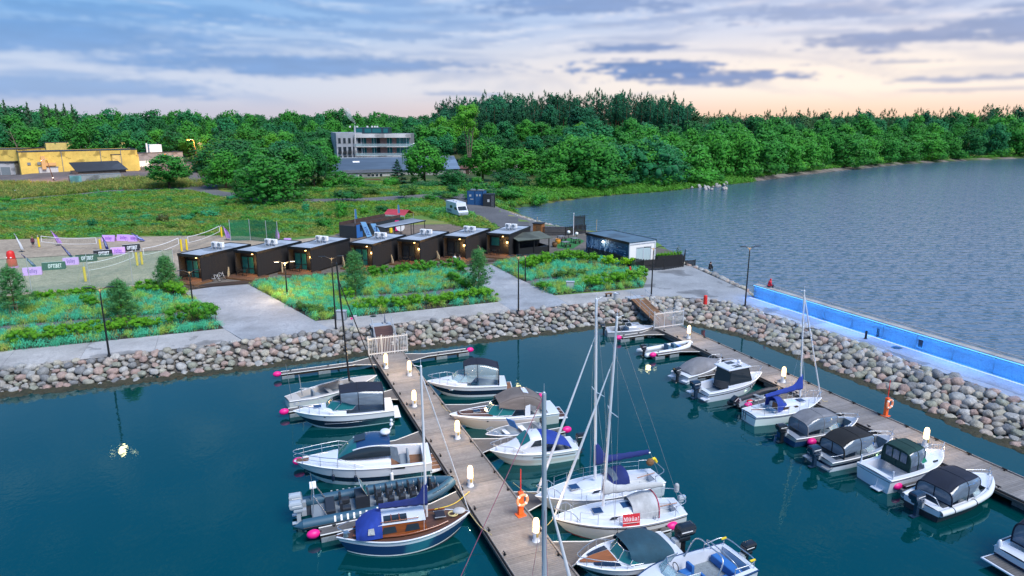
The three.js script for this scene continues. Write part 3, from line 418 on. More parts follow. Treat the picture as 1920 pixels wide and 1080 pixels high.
{ // broadleaf shapes: round, tall, to the ground, open with visible limbs
  const R = rngOf(31);
  const crown = (n, cy, rx, ry, r0, r1, flat = 1) => { const a = []; for (let i = 0; i < n; i++) { let x, y, z; do { x = R() * 2 - 1; y = R() * 2 - 1; z = R() * 2 - 1; } while (x * x + y * y + z * z > 1 || x * x + y * y + z * z < 0.12); const r = lerp(r0, r1, R()) * (1 - 0.3 * Math.abs(y)), taper = y < 0 ? 1 : 1 - 0.25 * y; a.push({ x: x * rx * taper, y: cy + y * ry, z: z * rx * taper, rx: r, ry: r * 0.95 * flat, rz: r }); } return a; };
  const trunk = (h, r, spread) => [rod([0, -0.6, 0], [0.2, h, 0.1], r, r * 0.55, 8), ...[0, 1, 2, 3, 4].map((i) => rod([0.15, h * (0.5 + 0.08 * i), 0.05], [spread * Math.cos(i * 2.2), h * (1.05 + 0.12 * i), spread * Math.sin(i * 2.2)], r * 0.45, r * 0.15, 6))];
  for (const k of [1, 2]) proto('round' + k, 15, trunk(7, 0.34, 2.6), bark, crown(84, 8.2, 5.6, 6.2, 1.05, 1.85), { leaf: [0.5, 1.0], per: 1.75, core: 0.5, rag: 1.5, soft: 1, seed: 40 + k }, LEAF.mid);
  for (const k of [1, 2]) proto('tall' + k, 18, trunk(9, 0.34, 2), bark, crown(64, 9.8, 4.0, 7.4, 1.1, 1.8, 1.1), { leaf: [0.5, 1.0], per: 1.8, core: 0.5, rag: 1.5, soft: 1, seed: 50 + k }, LEAF.deep);
  for (const k of [1, 2]) proto('low' + k, 12, trunk(4.5, 0.3, 2.2), bark, [...crown(80, 6.2, 5.2, 5.4, 0.95, 1.7), ...Array.from({ length: 12 }, (_, i) => ({ x: 4.4 * Math.cos(i * 0.52), y: 1.6 + R(), z: 4.4 * Math.sin(i * 0.52), rx: 1.4, ry: 1.5, rz: 1.4 }))], { leaf: [0.42, 0.85], per: 2.0, core: 0.5, rag: 1.5, soft: 1, seed: 60 + k, floor: 0.05 }, LEAF.fresh);
  proto('open', 17, [...[-1, 0, 1].map((k) => rod([k * 0.3, -0.5, 0], [k * 1.5, 9.5, k * 0.4], 0.22, 0.12, 7)), ...trunk(9, 0.2, 2.8).slice(1)], barkPale, crown(20, 12.6, 4.2, 3.4, 1.3, 2.1), { leaf: [0.5, 0.9], per: 1.5, core: 0.72, seed: 71 }, LEAF.lime);
  proto('willow', 13, trunk(5, 0.3, 2), bark, [...crown(44, 7.5, 3.6, 4.6, 0.95, 1.45), ...Array.from({ length: 14 }, (_, i) => ({ x: 3.6 * Math.cos(i * 0.45), y: 3.4 + 1.6 * R(), z: 3.6 * Math.sin(i * 0.45), rx: 0.9, ry: 2.3, rz: 0.9 }))], { leaf: [0.35, 0.95], per: 2.2, core: 0.5, rag: 1.4, aspect: 0.4, seed: 81, up: -0.3, floor: 0.05 }, LEAF.blue);
  // pines of the ridge: narrow dark crowns on bare stems
  for (const k of [1, 2]) { const c = []; for (let i = 0; i < 26; i++) { const t = i / 25, rr = 1.7 * Math.sin(Math.PI * (0.16 + 0.8 * (1 - t))) * (0.6 + 0.6 * R()), a = R() * 6.28; c.push({ x: rr * Math.cos(a), y: 8 + 12.4 * t, z: rr * Math.sin(a), rx: 1.35 - 0.95 * t, ry: 1.0 - 0.1 * t, rz: 1.35 - 0.95 * t }); } proto('pine' + k, 21, [rod([0, -0.6, 0], [0, 20, 0], 0.26, 0.07, 7)], barkPine, c, { leaf: [0.25, 0.6], per: 5.2, core: 0.5, aspect: 0.5, seed: 90 + k, rag: 1.3, soft: 1 }, LEAF.pine); }
  { const c = []; for (let i = 0; i < 40; i++) { const t = i / 39, rr = 2.6 * (1 - t) + 0.1, a = i * 2.4; c.push({ x: rr * 0.7 * Math.cos(a), y: 1 + 11.6 * t, z: rr * 0.7 * Math.sin(a), rx: rr * 0.55 + 0.25, ry: 0.55, rz: rr * 0.55 + 0.25 }); } proto('spruce', 13, [rod([0, -0.5, 0], [0, 13, 0], 0.2, 0.03, 7)], bark, c, { leaf: [0.25, 0.6], per: 2.6, core: 0.6, aspect: 0.4, seed: 95, up: -0.4 }, LEAF.spruce); }
  // bush
  for (const k of [1, 2]) proto('bush' + k, 2, [rod([0, -0.2, 0], [0, 1, 0], 0.05, 0.02, 5)], bark, Array.from({ length: 12 }, () => ({ x: (R() - 0.5) * 1.7, y: 0.5 + 0.85 * R(), z: (R() - 0.5) * 1.7, rx: 0.45 + 0.3 * R(), ry: 0.4 + 0.25 * R(), rz: 0.45 + 0.3 * R() })), { leaf: [0.14, 0.32], per: 12, core: 0.5, rag: 1.4, soft: 1, seed: 100 + k, floor: 0.02 }, LEAF.fresh);
}
const rT = rngOf(404);
function tree(key, pos, h, wide, mat, name, label, group) {
  const p = protos[key], t = thing(name, label, name.includes('bush') || name.includes('shrub') ? 'bush' : 'tree', pos, rT() * 6.28, group);
  part(t, 'trunk', p.trunk, p.trunkMat); part(t, 'crown', p.crown, mat ?? p.mat);
  const s = h / p.H; t.scale.set(s * wide, s, s * wide); return t;
}
const topTree = (key, px, basePy, topPy, wpx, mat, name, label, group) => { let p = G(px, basePy, LAND + 0.3); p.y = Math.max(landY(p.x, p.z), 0.2); p = G(px, basePy, p.y); const h = (yAt(p.z, topPy) - p.y) * 1.04, w = wpx * -p.z / FOC / 2 * 1.22; return tree(key, p, h, w / (protos[key].w * h / protos[key].H), mat, name, label, group); };
// woods in rows: depth and crown top along the row
const pw = (list, x) => { let i = 0; while (i < list.length - 2 && list[i + 1][0] < x) i++; return lerp(list[i][1], list[i + 1][1], clamp((x - list[i][0]) / (list[i + 1][0] - list[i][0]))); };
function row(D, top, a, b, step, kinds, mats, name, label, group, wide = 1.15, jit = 5) {
  for (let px = a; px < b; px += step * (0.75 + 0.5 * rT())) {
    const d = (typeof D === 'number' ? D : pw(D, px)) + (rT() - 0.5) * jit * 2, z = -d, x = xAt(z, px, 270), y = landY(x, z); if (landDist(x, z) < 3.5) continue;
    const h = (yAt(z, pw(top, px)) - y) * (0.86 + 0.2 * rT()); if (h < 3) continue;
    tree(kinds[Math.floor(rT() * kinds.length)], V(x, y - 0.1, z), h, wide * (0.85 + 0.4 * rT()) * clamp(14 / h, 0.75, 1.4), mats[Math.floor(rT() * mats.length)], name, label, group);
  }
}
const GRN = [LEAF.mid, LEAF.deep, LEAF.fresh, LEAF.blue, LEAF.mid, LEAF.fresh], DRK = [LEAF.deep, LEAF.blue, LEAF.mid];
const Dsh = [[1040, 204], [1100, 212], [1200, 221], [1300, 234], [1400, 253], [1500, 284], [1600, 318], [1700, 354], [1800, 380], [1920, 408], [2050, 436]];
row(Dsh.map(([a, b]) => [a, b - 2]), [[1060, 262], [1110, 255], [1160, 268], [1210, 258], [1260, 268], [1300, 254], [1350, 238], [1420, 235], [1500, 246], [1560, 250], [1640, 246], [1700, 250], [1780, 242], [1850, 232], [1950, 215]], 1072, 2040, 42, ['low1', 'low2', 'willow', 'low1', 'low2'], GRN, 'shore_tree', 'leafy green tree of the front row along the far shore', 'front row of trees on the far shore', 1.3, 4);
row(Dsh.map(([a, b]) => [a, b + 17]), [[1060, 246], [1120, 246], [1200, 236], [1260, 246], [1310, 226], [1400, 222], [1480, 228], [1560, 226], [1700, 228], [1800, 224], [1920, 208], [2050, 210]], 1075, 2050, 42, ['round1', 'round2', 'tall1', 'low2'], GRN, 'wood_tree', 'broadleaf tree standing behind the shore row in the far wood', 'second row of the far wood', 1.25);
row(Dsh.map(([a, b]) => [a, b + 40]), [[1100, 226], [1200, 218], [1290, 214], [1350, 214], [1500, 214], [1700, 214], [1800, 210], [1920, 204], [2050, 204]], 1080, 2050, 36, ['tall1', 'tall2', 'round2'], DRK, 'wood_tree', 'dark green tree deep in the far wood above the bay', 'third row of the far wood', 1.25);
row([[1280, 330], [1500, 360], [1700, 430], [2050, 500]], [[1290, 204], [1350, 207], [1450, 203], [1600, 204], [1700, 203], [1780, 199], [1850, 194], [1920, 196], [2050, 196]], 1285, 2040, 10, ['pine1', 'pine2', 'tall2'], [LEAF.pineW, LEAF.pineW, LEAF.pine], 'pine_tree', 'brownish distant pine on the skyline above the bay', 'pines on the right skyline', 1.15);
// the ridge of tall dark pines
const ridge = [[815, 190], [830, 180], [870, 180], [915, 172], [1000, 170], [1060, 171], [1130, 166], [1200, 164], [1250, 171], [1290, 183]];
for (const [D, o, st] of [[352, 0, 10], [336, 5, 12], [322, 18, 15]]) row(D, ridge.map(([a, b]) => [a, b + o]), 822, 1290, st, ['pine1', 'pine2', 'tall2'], [LEAF.pine, LEAF.spruce, LEAF.pine], 'pine_tree', 'tall slim dark pine of the stand on the ridge', 'dark pine stand on the ridge', 1.3, 4);
row(300, [[790, 222], [850, 214], [920, 226], [990, 222], [1050, 230], [1150, 214], [1200, 228], [1290, 226]], 790, 1110, 30, ['round1', 'round2', 'tall1'], [...GRN, LEAF.lime], 'wood_tree', 'broadleaf tree below the dark pine ridge', 'broadleaf trees below the pine ridge', 1.15);
row(272, [[800, 248], [850, 240], [940, 250], [1000, 248], [1060, 252], [1110, 248]], 805, 1110, 32, ['round2', 'low1', 'tall2'], DRK, 'wood_tree', 'dark tree between the pine ridge and the meadow', 'trees between ridge and meadow', 1.15);
row(238, [[900, 280], [960, 272], [1020, 268], [1075, 276]], 938, 1075, 30, ['low1', 'low2', 'willow'], GRN, 'wood_tree', 'low leafy tree by the shore meadow left of the big willows', 'low trees by the shore meadow', 1.2);
// left and centre woods
const skyL = [[-60, 190], [60, 196], [160, 198], [260, 203], [340, 206], [420, 202], [450, 203], [520, 212], [560, 207], [650, 204], [720, 207], [820, 206]];
row(345, skyL, -40, 830, 20, ['round1', 'tall1', 'tall2', 'round2'], DRK, 'wood_tree', 'dark crowned tree on the skyline of the left wood', 'skyline trees of the left wood', 1.1);
row(312, skyL.map(([a, b]) => [a, b + 15]), -40, 830, 36, ['round1', 'round2', 'tall1'], GRN, 'wood_tree', 'green crowned tree in the middle of the left wood', 'middle trees of the left wood', 1.2);
row(285, skyL.map(([a, b]) => [a, b + 32]), -40, 620, 36, ['round1', 'low1', 'tall2'], GRN, 'wood_tree', 'leafy tree at the front of the wood behind the yellow halls', 'front trees of the left wood', 1.2);
row(262, skyL.map(([a, b]) => [a, b + 52]), 400, 620, 30, ['round2', 'low2', 'tall1'], DRK, 'wood_tree', 'dark leafy tree at the wood edge left of the flats', 'wood edge left of the flats', 1.2);
row(292, [[620, 232], [700, 226], [780, 234], [830, 228]], 770, 840, 26, ['round1', 'low1'], GRN, 'wood_tree', 'leafy tree just right of the block of flats', 'trees right of the flats', 1.2);
for (const [px, tp] of [[20, 186], [62, 191], [88, 193], [101, 196], [115, 194], [130, 193], [145, 195]]) { const z = -330, x = xAt(z, px, 270), y = landY(x, z); tree('spruce', V(x, y, z), yAt(z, tp) - y, 0.8, LEAF.pineW, 'spruce_tree', 'pointed spruce rising above the left wood', 'spruces above the left wood'); }
{ const im = shadow(new THREE.InstancedMesh(protos.tall1.crown, LEAF.deep, 420)), R = rngOf(8); for (let i = 0; i < im.count; i++) { const z = -400 - 500 * R(), x = (R() * 2 - 1) * -z * 0.85, s = 0.85 + 0.3 * R(); im.setMatrixAt(i, new THREE.Matrix4().compose(V(x, landY(x, z) - 2, z), new THREE.Quaternion().setFromEuler(new THREE.Euler(0, R() * 6, 0)), V(s * 1.3, s, s * 1.3))); if (landDist(x, z) < 12) im.setMatrixAt(i, new THREE.Matrix4().makeScale(0.001, 0.001, 0.001)); } im.name = 'distant_wood'; im.userData = { kind: 'stuff', label: 'mass of dark distant wood behind everything', category: 'wood' }; scene.add(im); }
// single trees one can tell apart
const single = [
  ['open', 880, 292, 194, 62, LEAF.lime, 'pale green spreading tree with forked bare stems, left of the pine ridge'],
  ['round1', 318, 350, 291, 74, LEAF.mid, 'round bushy tree beside the orange-lit yard, right of the dark shed'],
  ['low2', 424, 349, 282, 72, LEAF.fresh, 'leafy tree on the right of the street lamp'],
  ['round2', 455, 336, 262, 70, LEAF.deep, 'dark leafy tree behind the tree right of the street lamp'],
  ['low1', 510, 378, 292, 112, LEAF.mid, 'broad dark tree clump by the bend of the road'],
  ['tall2', 556, 362, 268, 66, LEAF.mid, 'tall leafy tree between the road bend and the grey barn'],
  ['low2', 470, 368, 312, 60, LEAF.mid, 'low rounded tree at the left foot of the broad dark clump'],
  ['round1', 510, 300, 252, 42, LEAF.lime, 'small bright lime tree in front of the left wood'],
  ['round2', 590, 352, 272, 60, LEAF.deep, 'dark tree touching the left end of the grey barn'],
  ['tall1', 530, 350, 272, 70, LEAF.deep, 'tall dark tree behind the broad clump by the road bend'],
  ['round2', 598, 347, 262, 74, LEAF.mid, 'full tree just left of the grey barn roof'],
  ['tall2', 440, 338, 258, 70, LEAF.deep, 'tall dark tree behind the leafy tree by the street lamp'],
  ['round1', 486, 352, 276, 72, LEAF.mid, 'mid green tree above the low rounded tree by the road'],
  ['spruce', 746, 347, 300, 48, LEAF.spruce, 'dark conical spruce before the grey barn'],
  ['round2', 797, 346, 264, 78, LEAF.fresh, 'full green tree before the right end of the grey barn'],
  ['round1', 905, 340, 263, 80, LEAF.fresh, 'rounded green tree left of the red boat shed'],
  ['low1', 634, 352, 320, 42, LEAF.mid, 'dense round bush before the left half of the barn'],
  ['low2', 666, 354, 328, 40, LEAF.fresh, 'lighter round bush right of the dense bush before the barn'],
  ['low1', 850, 352, 318, 60, LEAF.deep, 'low dark tree between the barn and the rounded tree'],
  ['low2', 960, 352, 318, 70, LEAF.deep, 'dark low clump under the red boat shed'],
  ['willow', 1036, 356, 300, 60, LEAF.fresh, 'light weeping tree at the left end of the shore wood'],
  ['low1', 1100, 352, 258, 110, LEAF.mid, 'largest rounded shore tree at the near left end of the far wood'],
  ['willow', 1215, 352, 250, 100, LEAF.blue, 'large drooping willow on the far shore left of the white boulders'],
];
for (const [k, px, b, t, w, m, l] of single) topTree(k, px, b, t, w, m, 'broadleaf_tree', l);
{ const d = thing('dead_tree', 'bare pale dead tree among the left wood', 'tree', (() => { const z = -252, x = xAt(z, 32, 260); return V(x, landY(x, z), z); })()); part(d, 'trunk', [rod([0, 0, 0], [-0.6, 9, 0], 0.3, 0.18), rod([-0.6, 9, 0], [-2.2, 15, 0], 0.18, 0.05)], barkPale); part(d, 'branches', [0, 1, 2, 3, 4, 5].map((i) => rod([-0.7 - i * 0.2, 9 + i * 0.9, 0], [-0.7 - i * 0.2 + (i % 2 ? -2.4 : 1.7), 11.4 + i * 0.7, (i % 3 - 1) * 0.8], 0.09, 0.02)), barkPale); }
// bushes of the meadow
[[305, 418, 400, 26, LEAF.russet, 'rust-brown bush in the meadow behind the volleyball courts'], [640, 410, 374, 36, LEAF.fresh, 'tall green bush by the road behind the beach bar'], [607, 428, 405, 34, LEAF.mid, 'green bush left of the tall bush behind the beach bar'], [573, 398, 378, 22, LEAF.mint, 'pale mint bush on the verge of the road'], [718, 400, 383, 30, LEAF.deep, 'dark bush behind the red umbrella'], [175, 425, 408, 28, LEAF.blue, 'blue-green bush in the left meadow'], [684, 405, 388, 18, LEAF.lime, 'small lime shrub between road and beach bar'], [395, 408, 392, 46, LEAF.mint, 'wide mint-green shrub in the middle meadow'], [370, 405, 392, 24, LEAF.fresh, 'fresh green shrub left of the wide mint shrub'], [92, 362, 352, 26, LEAF.mid, 'small shrub on the verge before the yellow hall'], [385, 336, 318, 26, LEAF.olive, 'olive shrub under the street lamp'], [1010, 385, 360, 46, LEAF.fresh, 'leafy shrub at the water end of the shore meadow'], [950, 372, 352, 50, LEAF.mid, 'green shrub behind the dark containers'], [905, 358, 340, 40, LEAF.deep, 'dark shrub above the dark containers'], [770, 358, 344, 40, LEAF.mid, 'green shrub under the full tree by the barn'], [700, 365, 350, 34, LEAF.olive, 'olive shrub on the slope below the barn']].forEach(([px, b, t, w, m, l], i) => topTree('bush' + (1 + i % 2), px, b, t, w, m, 'bush', l));
{ const R = rngOf(61); for (let i = 0; i < 46; i++) { const px = R() * 640, py = 372 + R() * 60; topTree('bush' + (1 + i % 2), px, py, py - 6 - 8 * R(), 12 + 22 * R(), [LEAF.mint, LEAF.fresh, LEAF.mid, LEAF.olive, LEAF.blue][i % 5], 'meadow_bush', 'low green bush scattered over the left meadow', 'low bushes of the left meadow'); }
  for (let i = 0; i < 44; i++) { const px = 560 + R() * 420, py = 346 + R() * 28; topTree('bush' + (1 + i % 2), px, py, py - 9 - 12 * R(), 22 + 30 * R(), [LEAF.fresh, LEAF.mid, LEAF.deep, LEAF.olive][i % 4], 'slope_bush', 'green bush on the overgrown slope below the barn', 'bushes on the slope below the barn'); }
  for (let i = 0; i < 46; i++) { const px = 1010 + R() * 900, d = pw(Dsh, px) - 13 + R() * 6, z = -d, x = xAt(z, px, 300), y = landY(x, z); if (landDist(x, z) < 3.5) continue; tree('bush' + (1 + i % 2), V(x, y, z), 2.5 + 3 * R(), 1.5, [LEAF.fresh, LEAF.mid, LEAF.lime, LEAF.fresh][i % 4], 'shore_bush', 'bright green bush at the foot of the far shore trees', 'bushes along the far shore'); } }

// ---------------------------------------------------------------- grasses
const tuft = (rx, ry, leaf, per, aspect, seed) => { const R = rngOf(seed); return foliage(Array.from({ length: 4 }, (_, i) => ({ x: (R() - 0.5) * rx * 1.3, y: ry * (0.3 + 0.3 * R()), z: (R() - 0.5) * rx * 1.3, rx: rx * (0.5 + 0.3 * R()), ry: ry * (0.7 + 0.5 * R()), rz: rx * (0.5 + 0.3 * R()) })), { leaf, per, aspect, seed, vert: 0.9, rag: 2, tilt: 0.7, up: 0.7, floor: 0.02, soft: 0.9 }); };
const grassM = M([1.85, 1.8, 1.45], 0.97, { specularIntensity: 0.2, transmission: 0.4, vertexColors: true });
function grass(name, geo, spots, label) { const im = shadow(new THREE.InstancedMesh(geo, grassM, spots.length)); const R = rngOf(spots.length); spots.forEach(([x, y, z, s, c], i) => { im.setMatrixAt(i, new THREE.Matrix4().compose(V(x, y, z), new THREE.Quaternion().setFromEuler(new THREE.Euler((R() - 0.5) * 0.3, R() * 6.28, (R() - 0.5) * 0.3)), V(s, s * (0.8 + 0.5 * R()), s))); im.setColorAt(i, col(c)); }); im.name = numbered(name); im.userData = { kind: 'stuff', label, category: 'grass' }; scene.add(im); return im; }
const inPoly = (c, x, z) => { let k = false; for (let i = 0, j = c.length - 1; i < c.length; j = i++) if ((c[i].z > z) !== (c[j].z > z) && x < (c[j].x - c[i].x) * (z - c[i].z) / (c[j].z - c[i].z) + c[i].x) k = !k; return k; };
const fill = (pts, num, R, f) => { const x0 = Math.min(...pts.map((p) => p.x)), x1 = Math.max(...pts.map((p) => p.x)), z0 = Math.min(...pts.map((p) => p.z)), z1 = Math.max(...pts.map((p) => p.z)); let n = 0, t = 0; while (n < num && t++ < num * 20) { const x = lerp(x0, x1, R()), z = lerp(z0, z1, R()); if (inPoly(pts, x, z) && f(x, z)) n++; } };
const meadowTuft = tuft(0.7, 0.26, [0.2, 0.5], 9, 0.25, 1), bedTuft = tuft(0.4, 0.32, [0.16, 0.4], 28, 0.12, 2), hayTuft = tuft(0.7, 0.6, [0.3, 0.8], 9, 0.15, 3);
const roadPts = resample(ext(P([[0, 379], [95, 371], [200, 362], [320, 357], [385, 360], [440, 374], [500, 382], [600, 384], [700, 383], [800, 378], [880, 377], [940, 398], [1008, 432]], LAND), 80, false), 160);
const offRoad = (x, z, w = 3.4) => roadPts.every((p) => (p.x - x) ** 2 + (p.z - z) ** 2 > w * w);
const padCar = P([[815, 381], [870, 372], [915, 385], [985, 417], [1010, 436], [950, 428], [905, 412], [870, 396]], LAND), dirtP = P([[560, 470], [628, 440], [668, 420], [790, 404], [850, 420], [905, 436], [900, 455], [700, 475]], LAND);
{
  const R = rngOf(301), spots = [], area = P([[-60, 455], [-60, 356], [140, 356], [330, 350], [480, 382], [560, 360], [700, 350], [860, 352], [920, 372], [1000, 352], [1075, 352], [1060, 376], [940, 392], [900, 408], [930, 432], [880, 440], [640, 436], [530, 448], [470, 442], [300, 441], [140, 445], [0, 449]], LAND);
  const cols = [[0.11, 0.22, 0.03], [0.17, 0.22, 0.045], [0.06, 0.2, 0.05], [0.2, 0.225, 0.07], [0.07, 0.25, 0.11], [0.12, 0.22, 0.05]];
  fill(area, 26000, R, (x, z) => { if (!offRoad(x, z) || inPoly(padCar, x, z) || inPoly(dirtP, x, z)) return false; const y = landY(x, z); if (y < 0.35) return false; const a = fbm(x * 0.05, z * 0.11, 3), b = fbm(x * 0.13 + 8, z * 0.25, 3); let i = a > 0.22 ? 3 : a > 0.05 ? 1 : a < -0.25 ? 4 : 0; if (b > 0.3) i = 2; if (b < -0.34) i = 5; const v = 0.75 + 0.5 * R(), c = cols[R() < 0.93 ? i : Math.floor(R() * 6)]; spots.push([x, y - 0.03, z, 0.7 + 0.9 * R() * (0.6 + 0.8 * Math.max(0, b + 0.3)), c.map((q) => q * v)]); return true; });
  grass('meadow_grass', meadowTuft, spots, 'rough green and straw meadow grass between the sand courts and the road');
  const s2 = [], verge = P([[-60, 372], [-60, 348], [140, 347], [300, 344], [390, 352], [380, 356], [200, 360], [95, 369], [0, 377]], LAND); fill(verge, 3000, R, (x, z) => { const v = 0.7 + 0.6 * R(); s2.push([x, landY(x, z), z, 0.7 + 0.7 * R(), (R() < 0.6 ? [0.19, 0.185, 0.065] : [0.11, 0.17, 0.045]).map((q) => q * v)]); return true; });
  grass('verge_grass', hayTuft, s2, 'straw-coloured verge grass before the yellow halls');
  const s3 = []; for (let i = 0; i < 9000; i++) { const px = 960 + R() * 960, sdD = pw([[940, 148], [1000, 172], [1050, 180], [1150, 190], [1240, 198], [1300, 206], [1400, 226], [1500, 256], [1700, 324], [1920, 376]], px), z = -(sdD + 1 + R() * 26), x = xAt(z, px, 330), sd = landDist(x, z); if (sd < (x > 85 ? 4.5 : 0.8) || sd > 22) continue; const v = 0.75 + 0.5 * R(); s3.push([x, landY(x, z) - 0.05, z, 1.2 + 1.2 * R(), [0.065 * v, 0.2 * v, 0.03 * v]]); }
  grass('shore_grass', meadowTuft, s3, 'bright green reeds and grass along the far shore');
}
// planting beds of the promenade
const beds = [
  { pts: [[-160, 690], [-160, 596], [0, 574], [70, 562], [180, 549], [300, 540], [350, 547], [362, 562], [418, 614], [190, 639], [0, 658]], strip: [[-160, 636], [0, 617], [120, 607], [230, 600], [345, 589]], n: 3200,
    hedges: [[[24, 646], [90, 639], [160, 630], [230, 622], [300, 615], 1.05, 0.95, 'long clipped green hedge at the promenade edge of the left bed'], [[318, 610], [360, 604], [404, 603], 1.35, 1.5, 'bulky round green shrub at the path corner of the left bed'], [[62, 566], [120, 559], [190, 553], 0.7, 0.8, 'low green hedge at the back of the left bed beside the sand'], [[258, 549], [310, 547], [345, 556], 1.3, 1.1, 'broad green hedge at the back right corner of the left bed'], [[152, 573], [185, 576], 0.8, 0.9, 'single green shrub inside the left bed among blue-green grass'], [[215, 590], [255, 586], 0.7, 0.8, 'green shrub under the second young pine of the left bed']] },
  { pts: [[469, 534], [520, 525], [600, 520], [700, 516], [790, 502], [864, 500], [898, 533], [932, 564], [592, 600], [520, 561]], strip: [[660, 560], [720, 556], [800, 552], [855, 545]], n: 2600,
    hedges: [[[668, 583], [740, 577], [810, 571], [880, 561], [925, 556], 0.95, 0.85, 'long green hedge at the promenade edge of the middle bed'], [[696, 522], [760, 513], [820, 506], [862, 504], [868, 515], 1.0, 1.05, 'green hedge at the back of the middle bed before the cabins'], [[560, 580], [600, 591], [625, 588], 0.7, 0.55, 'yellow-green low shrub at the path corner of the middle bed'], [[640, 560], [662, 562], 0.8, 0.9, 'bright shrub beside the grey block of the middle bed'], [[845, 525], [880, 545], 0.9, 0.9, 'green shrub under the young pine beside the second path']] },
  { pts: [[924, 497], [960, 488], [1010, 483], [1070, 479], [1130, 486], [1185, 492], [1208, 512], [1205, 537], [1030, 552], [980, 525]], strip: [[985, 532], [1020, 526], [1065, 521]], n: 1700,
    hedges: [[[985, 506], [1030, 492], [1080, 488], [1120, 496], 1.4, 1.15, 'broad green hedge at the back of the right bed'], [[1132, 498], [1160, 500], [1180, 502], 1.0, 1.15, 'golden yellow shrub by the dark fence of the right bed'], [[1102, 541], [1150, 533], [1200, 525], [1204, 520], 1.0, 1.0, 'green hedge at the plaza end of the right bed'], [[1040, 522], [1095, 517], 0.9, 0.7, 'olive shrub row in the middle of the right bed'], [[1005, 540], [1035, 545], 0.6, 0.55, 'low shrub at the path corner of the right bed']] },
];
beds.forEach((b, bi) => {
  const c = P(b.pts, PY), R = rngOf(500 + bi); struct('planting_bed', poly(c, PY - 0.04, 0.3), mt.soil);
  struct('gravel_path', drapeFlat(P(b.strip, PY), 2.4, PY - 0.02), mt.gravel);
  const strip = resample(P(b.strip, PY), 40), spots = [];
  const hp = b.hedges.map((h) => [resample(P(h.filter(Array.isArray), PY), 20), h.at(-3)]);
  fill(c, b.n, R, (x, z) => { if (strip.some((p) => (p.x - x) ** 2 + (p.z - z) ** 2 < 1.3)) return false; if (hp.some(([l, w]) => l.some((p) => (p.x - x) ** 2 + (p.z - z) ** 2 < w * w * 0.5))) return false; const t = fbm(x * 0.3 + bi * 5, z * 0.3, 3), v = 0.8 + 0.45 * R(); const k = t > 0.2 ? [0.2, 0.28, 0.075] : t < -0.42 ? [0.22, 0.23, 0.08] : t > 0.06 ? [0.14, 0.33, 0.11] : [0.055, 0.31, 0.25]; spots.push([x, PY - 0.05, z, 0.75 + 0.45 * R(), (R() < 0.015 ? [0.26, 0.24, 0.1] : k).map((q) => q * v)]); return true; });
  grass('ornamental_grass', bedTuft, spots, ['blue-green ornamental grass filling the left bed', 'blue-green ornamental grass filling the middle bed before the cabins', 'blue-green ornamental grass filling the right bed by the stage house'][bi]);
  b.hedges.forEach((h, hi) => { const line = resample(P(h.filter(Array.isArray), PY), 40), w = h.at(-3), ht = h.at(-2) * 1.55, L = line.reduce((s, p, i) => i ? s + p.distanceTo(line[i - 1]) : 0, 0), n = Math.max(6, Math.round(L * w * 11)), o = line[20], cl = [];
    for (let i = 0; i < n; i++) { const p = line[Math.floor(R() * 39.9)], r = 0.2 + 0.2 * R(), d = (R() - 0.5) * w * 1.9; cl.push({ x: p.x - o.x + inland.x * d + (R() - 0.5) * 0.4, y: ht * (0.3 + 0.5 * R()), z: p.z - o.z + inland.z * d, rx: r * 1.15, ry: r * 0.9, rz: r * 1.15 }); }
    const t = thing('hedge', h.at(-1), 'hedge', [o.x, PY, o.z]); part(t, 'foliage', foliage(cl, { leaf: [0.1, 0.22], per: 15, core: 0.7, rag: 1.4, seed: 600 + bi * 10 + hi, floor: 0.0 }), h.at(-1).includes('golden') ? LEAF.gold : h.at(-1).includes('yellow-green') || h.at(-1).includes('olive') ? LEAF.olive : [LEAF.hedge, LEAF.hedgeD, LEAF.hedge][hi % 3]); part(t, 'stems', cl.slice(0, 10).map((q) => rod([q.x, -0.05, q.z], [q.x, q.y, q.z], 0.025, 0.012, 5)), bark); });
});
function drapeFlat(pts, w, y) { const c = resample(pts, 40), rows = c.map((p, i) => { const d = c[Math.min(39, i + 1)].clone().sub(c[Math.max(0, i - 1)]).normalize(); return [[p.x - d.z * w / 2, y, p.z + d.x * w / 2], [p.x + d.z * w / 2, y, p.z - d.x * w / 2]]; }); const g = grid(rows), pp = g.attributes.position; for (let i = 0; i < pp.count; i++) g.attributes.uv.setXY(i, pp.getX(i), pp.getZ(i)); return g; }
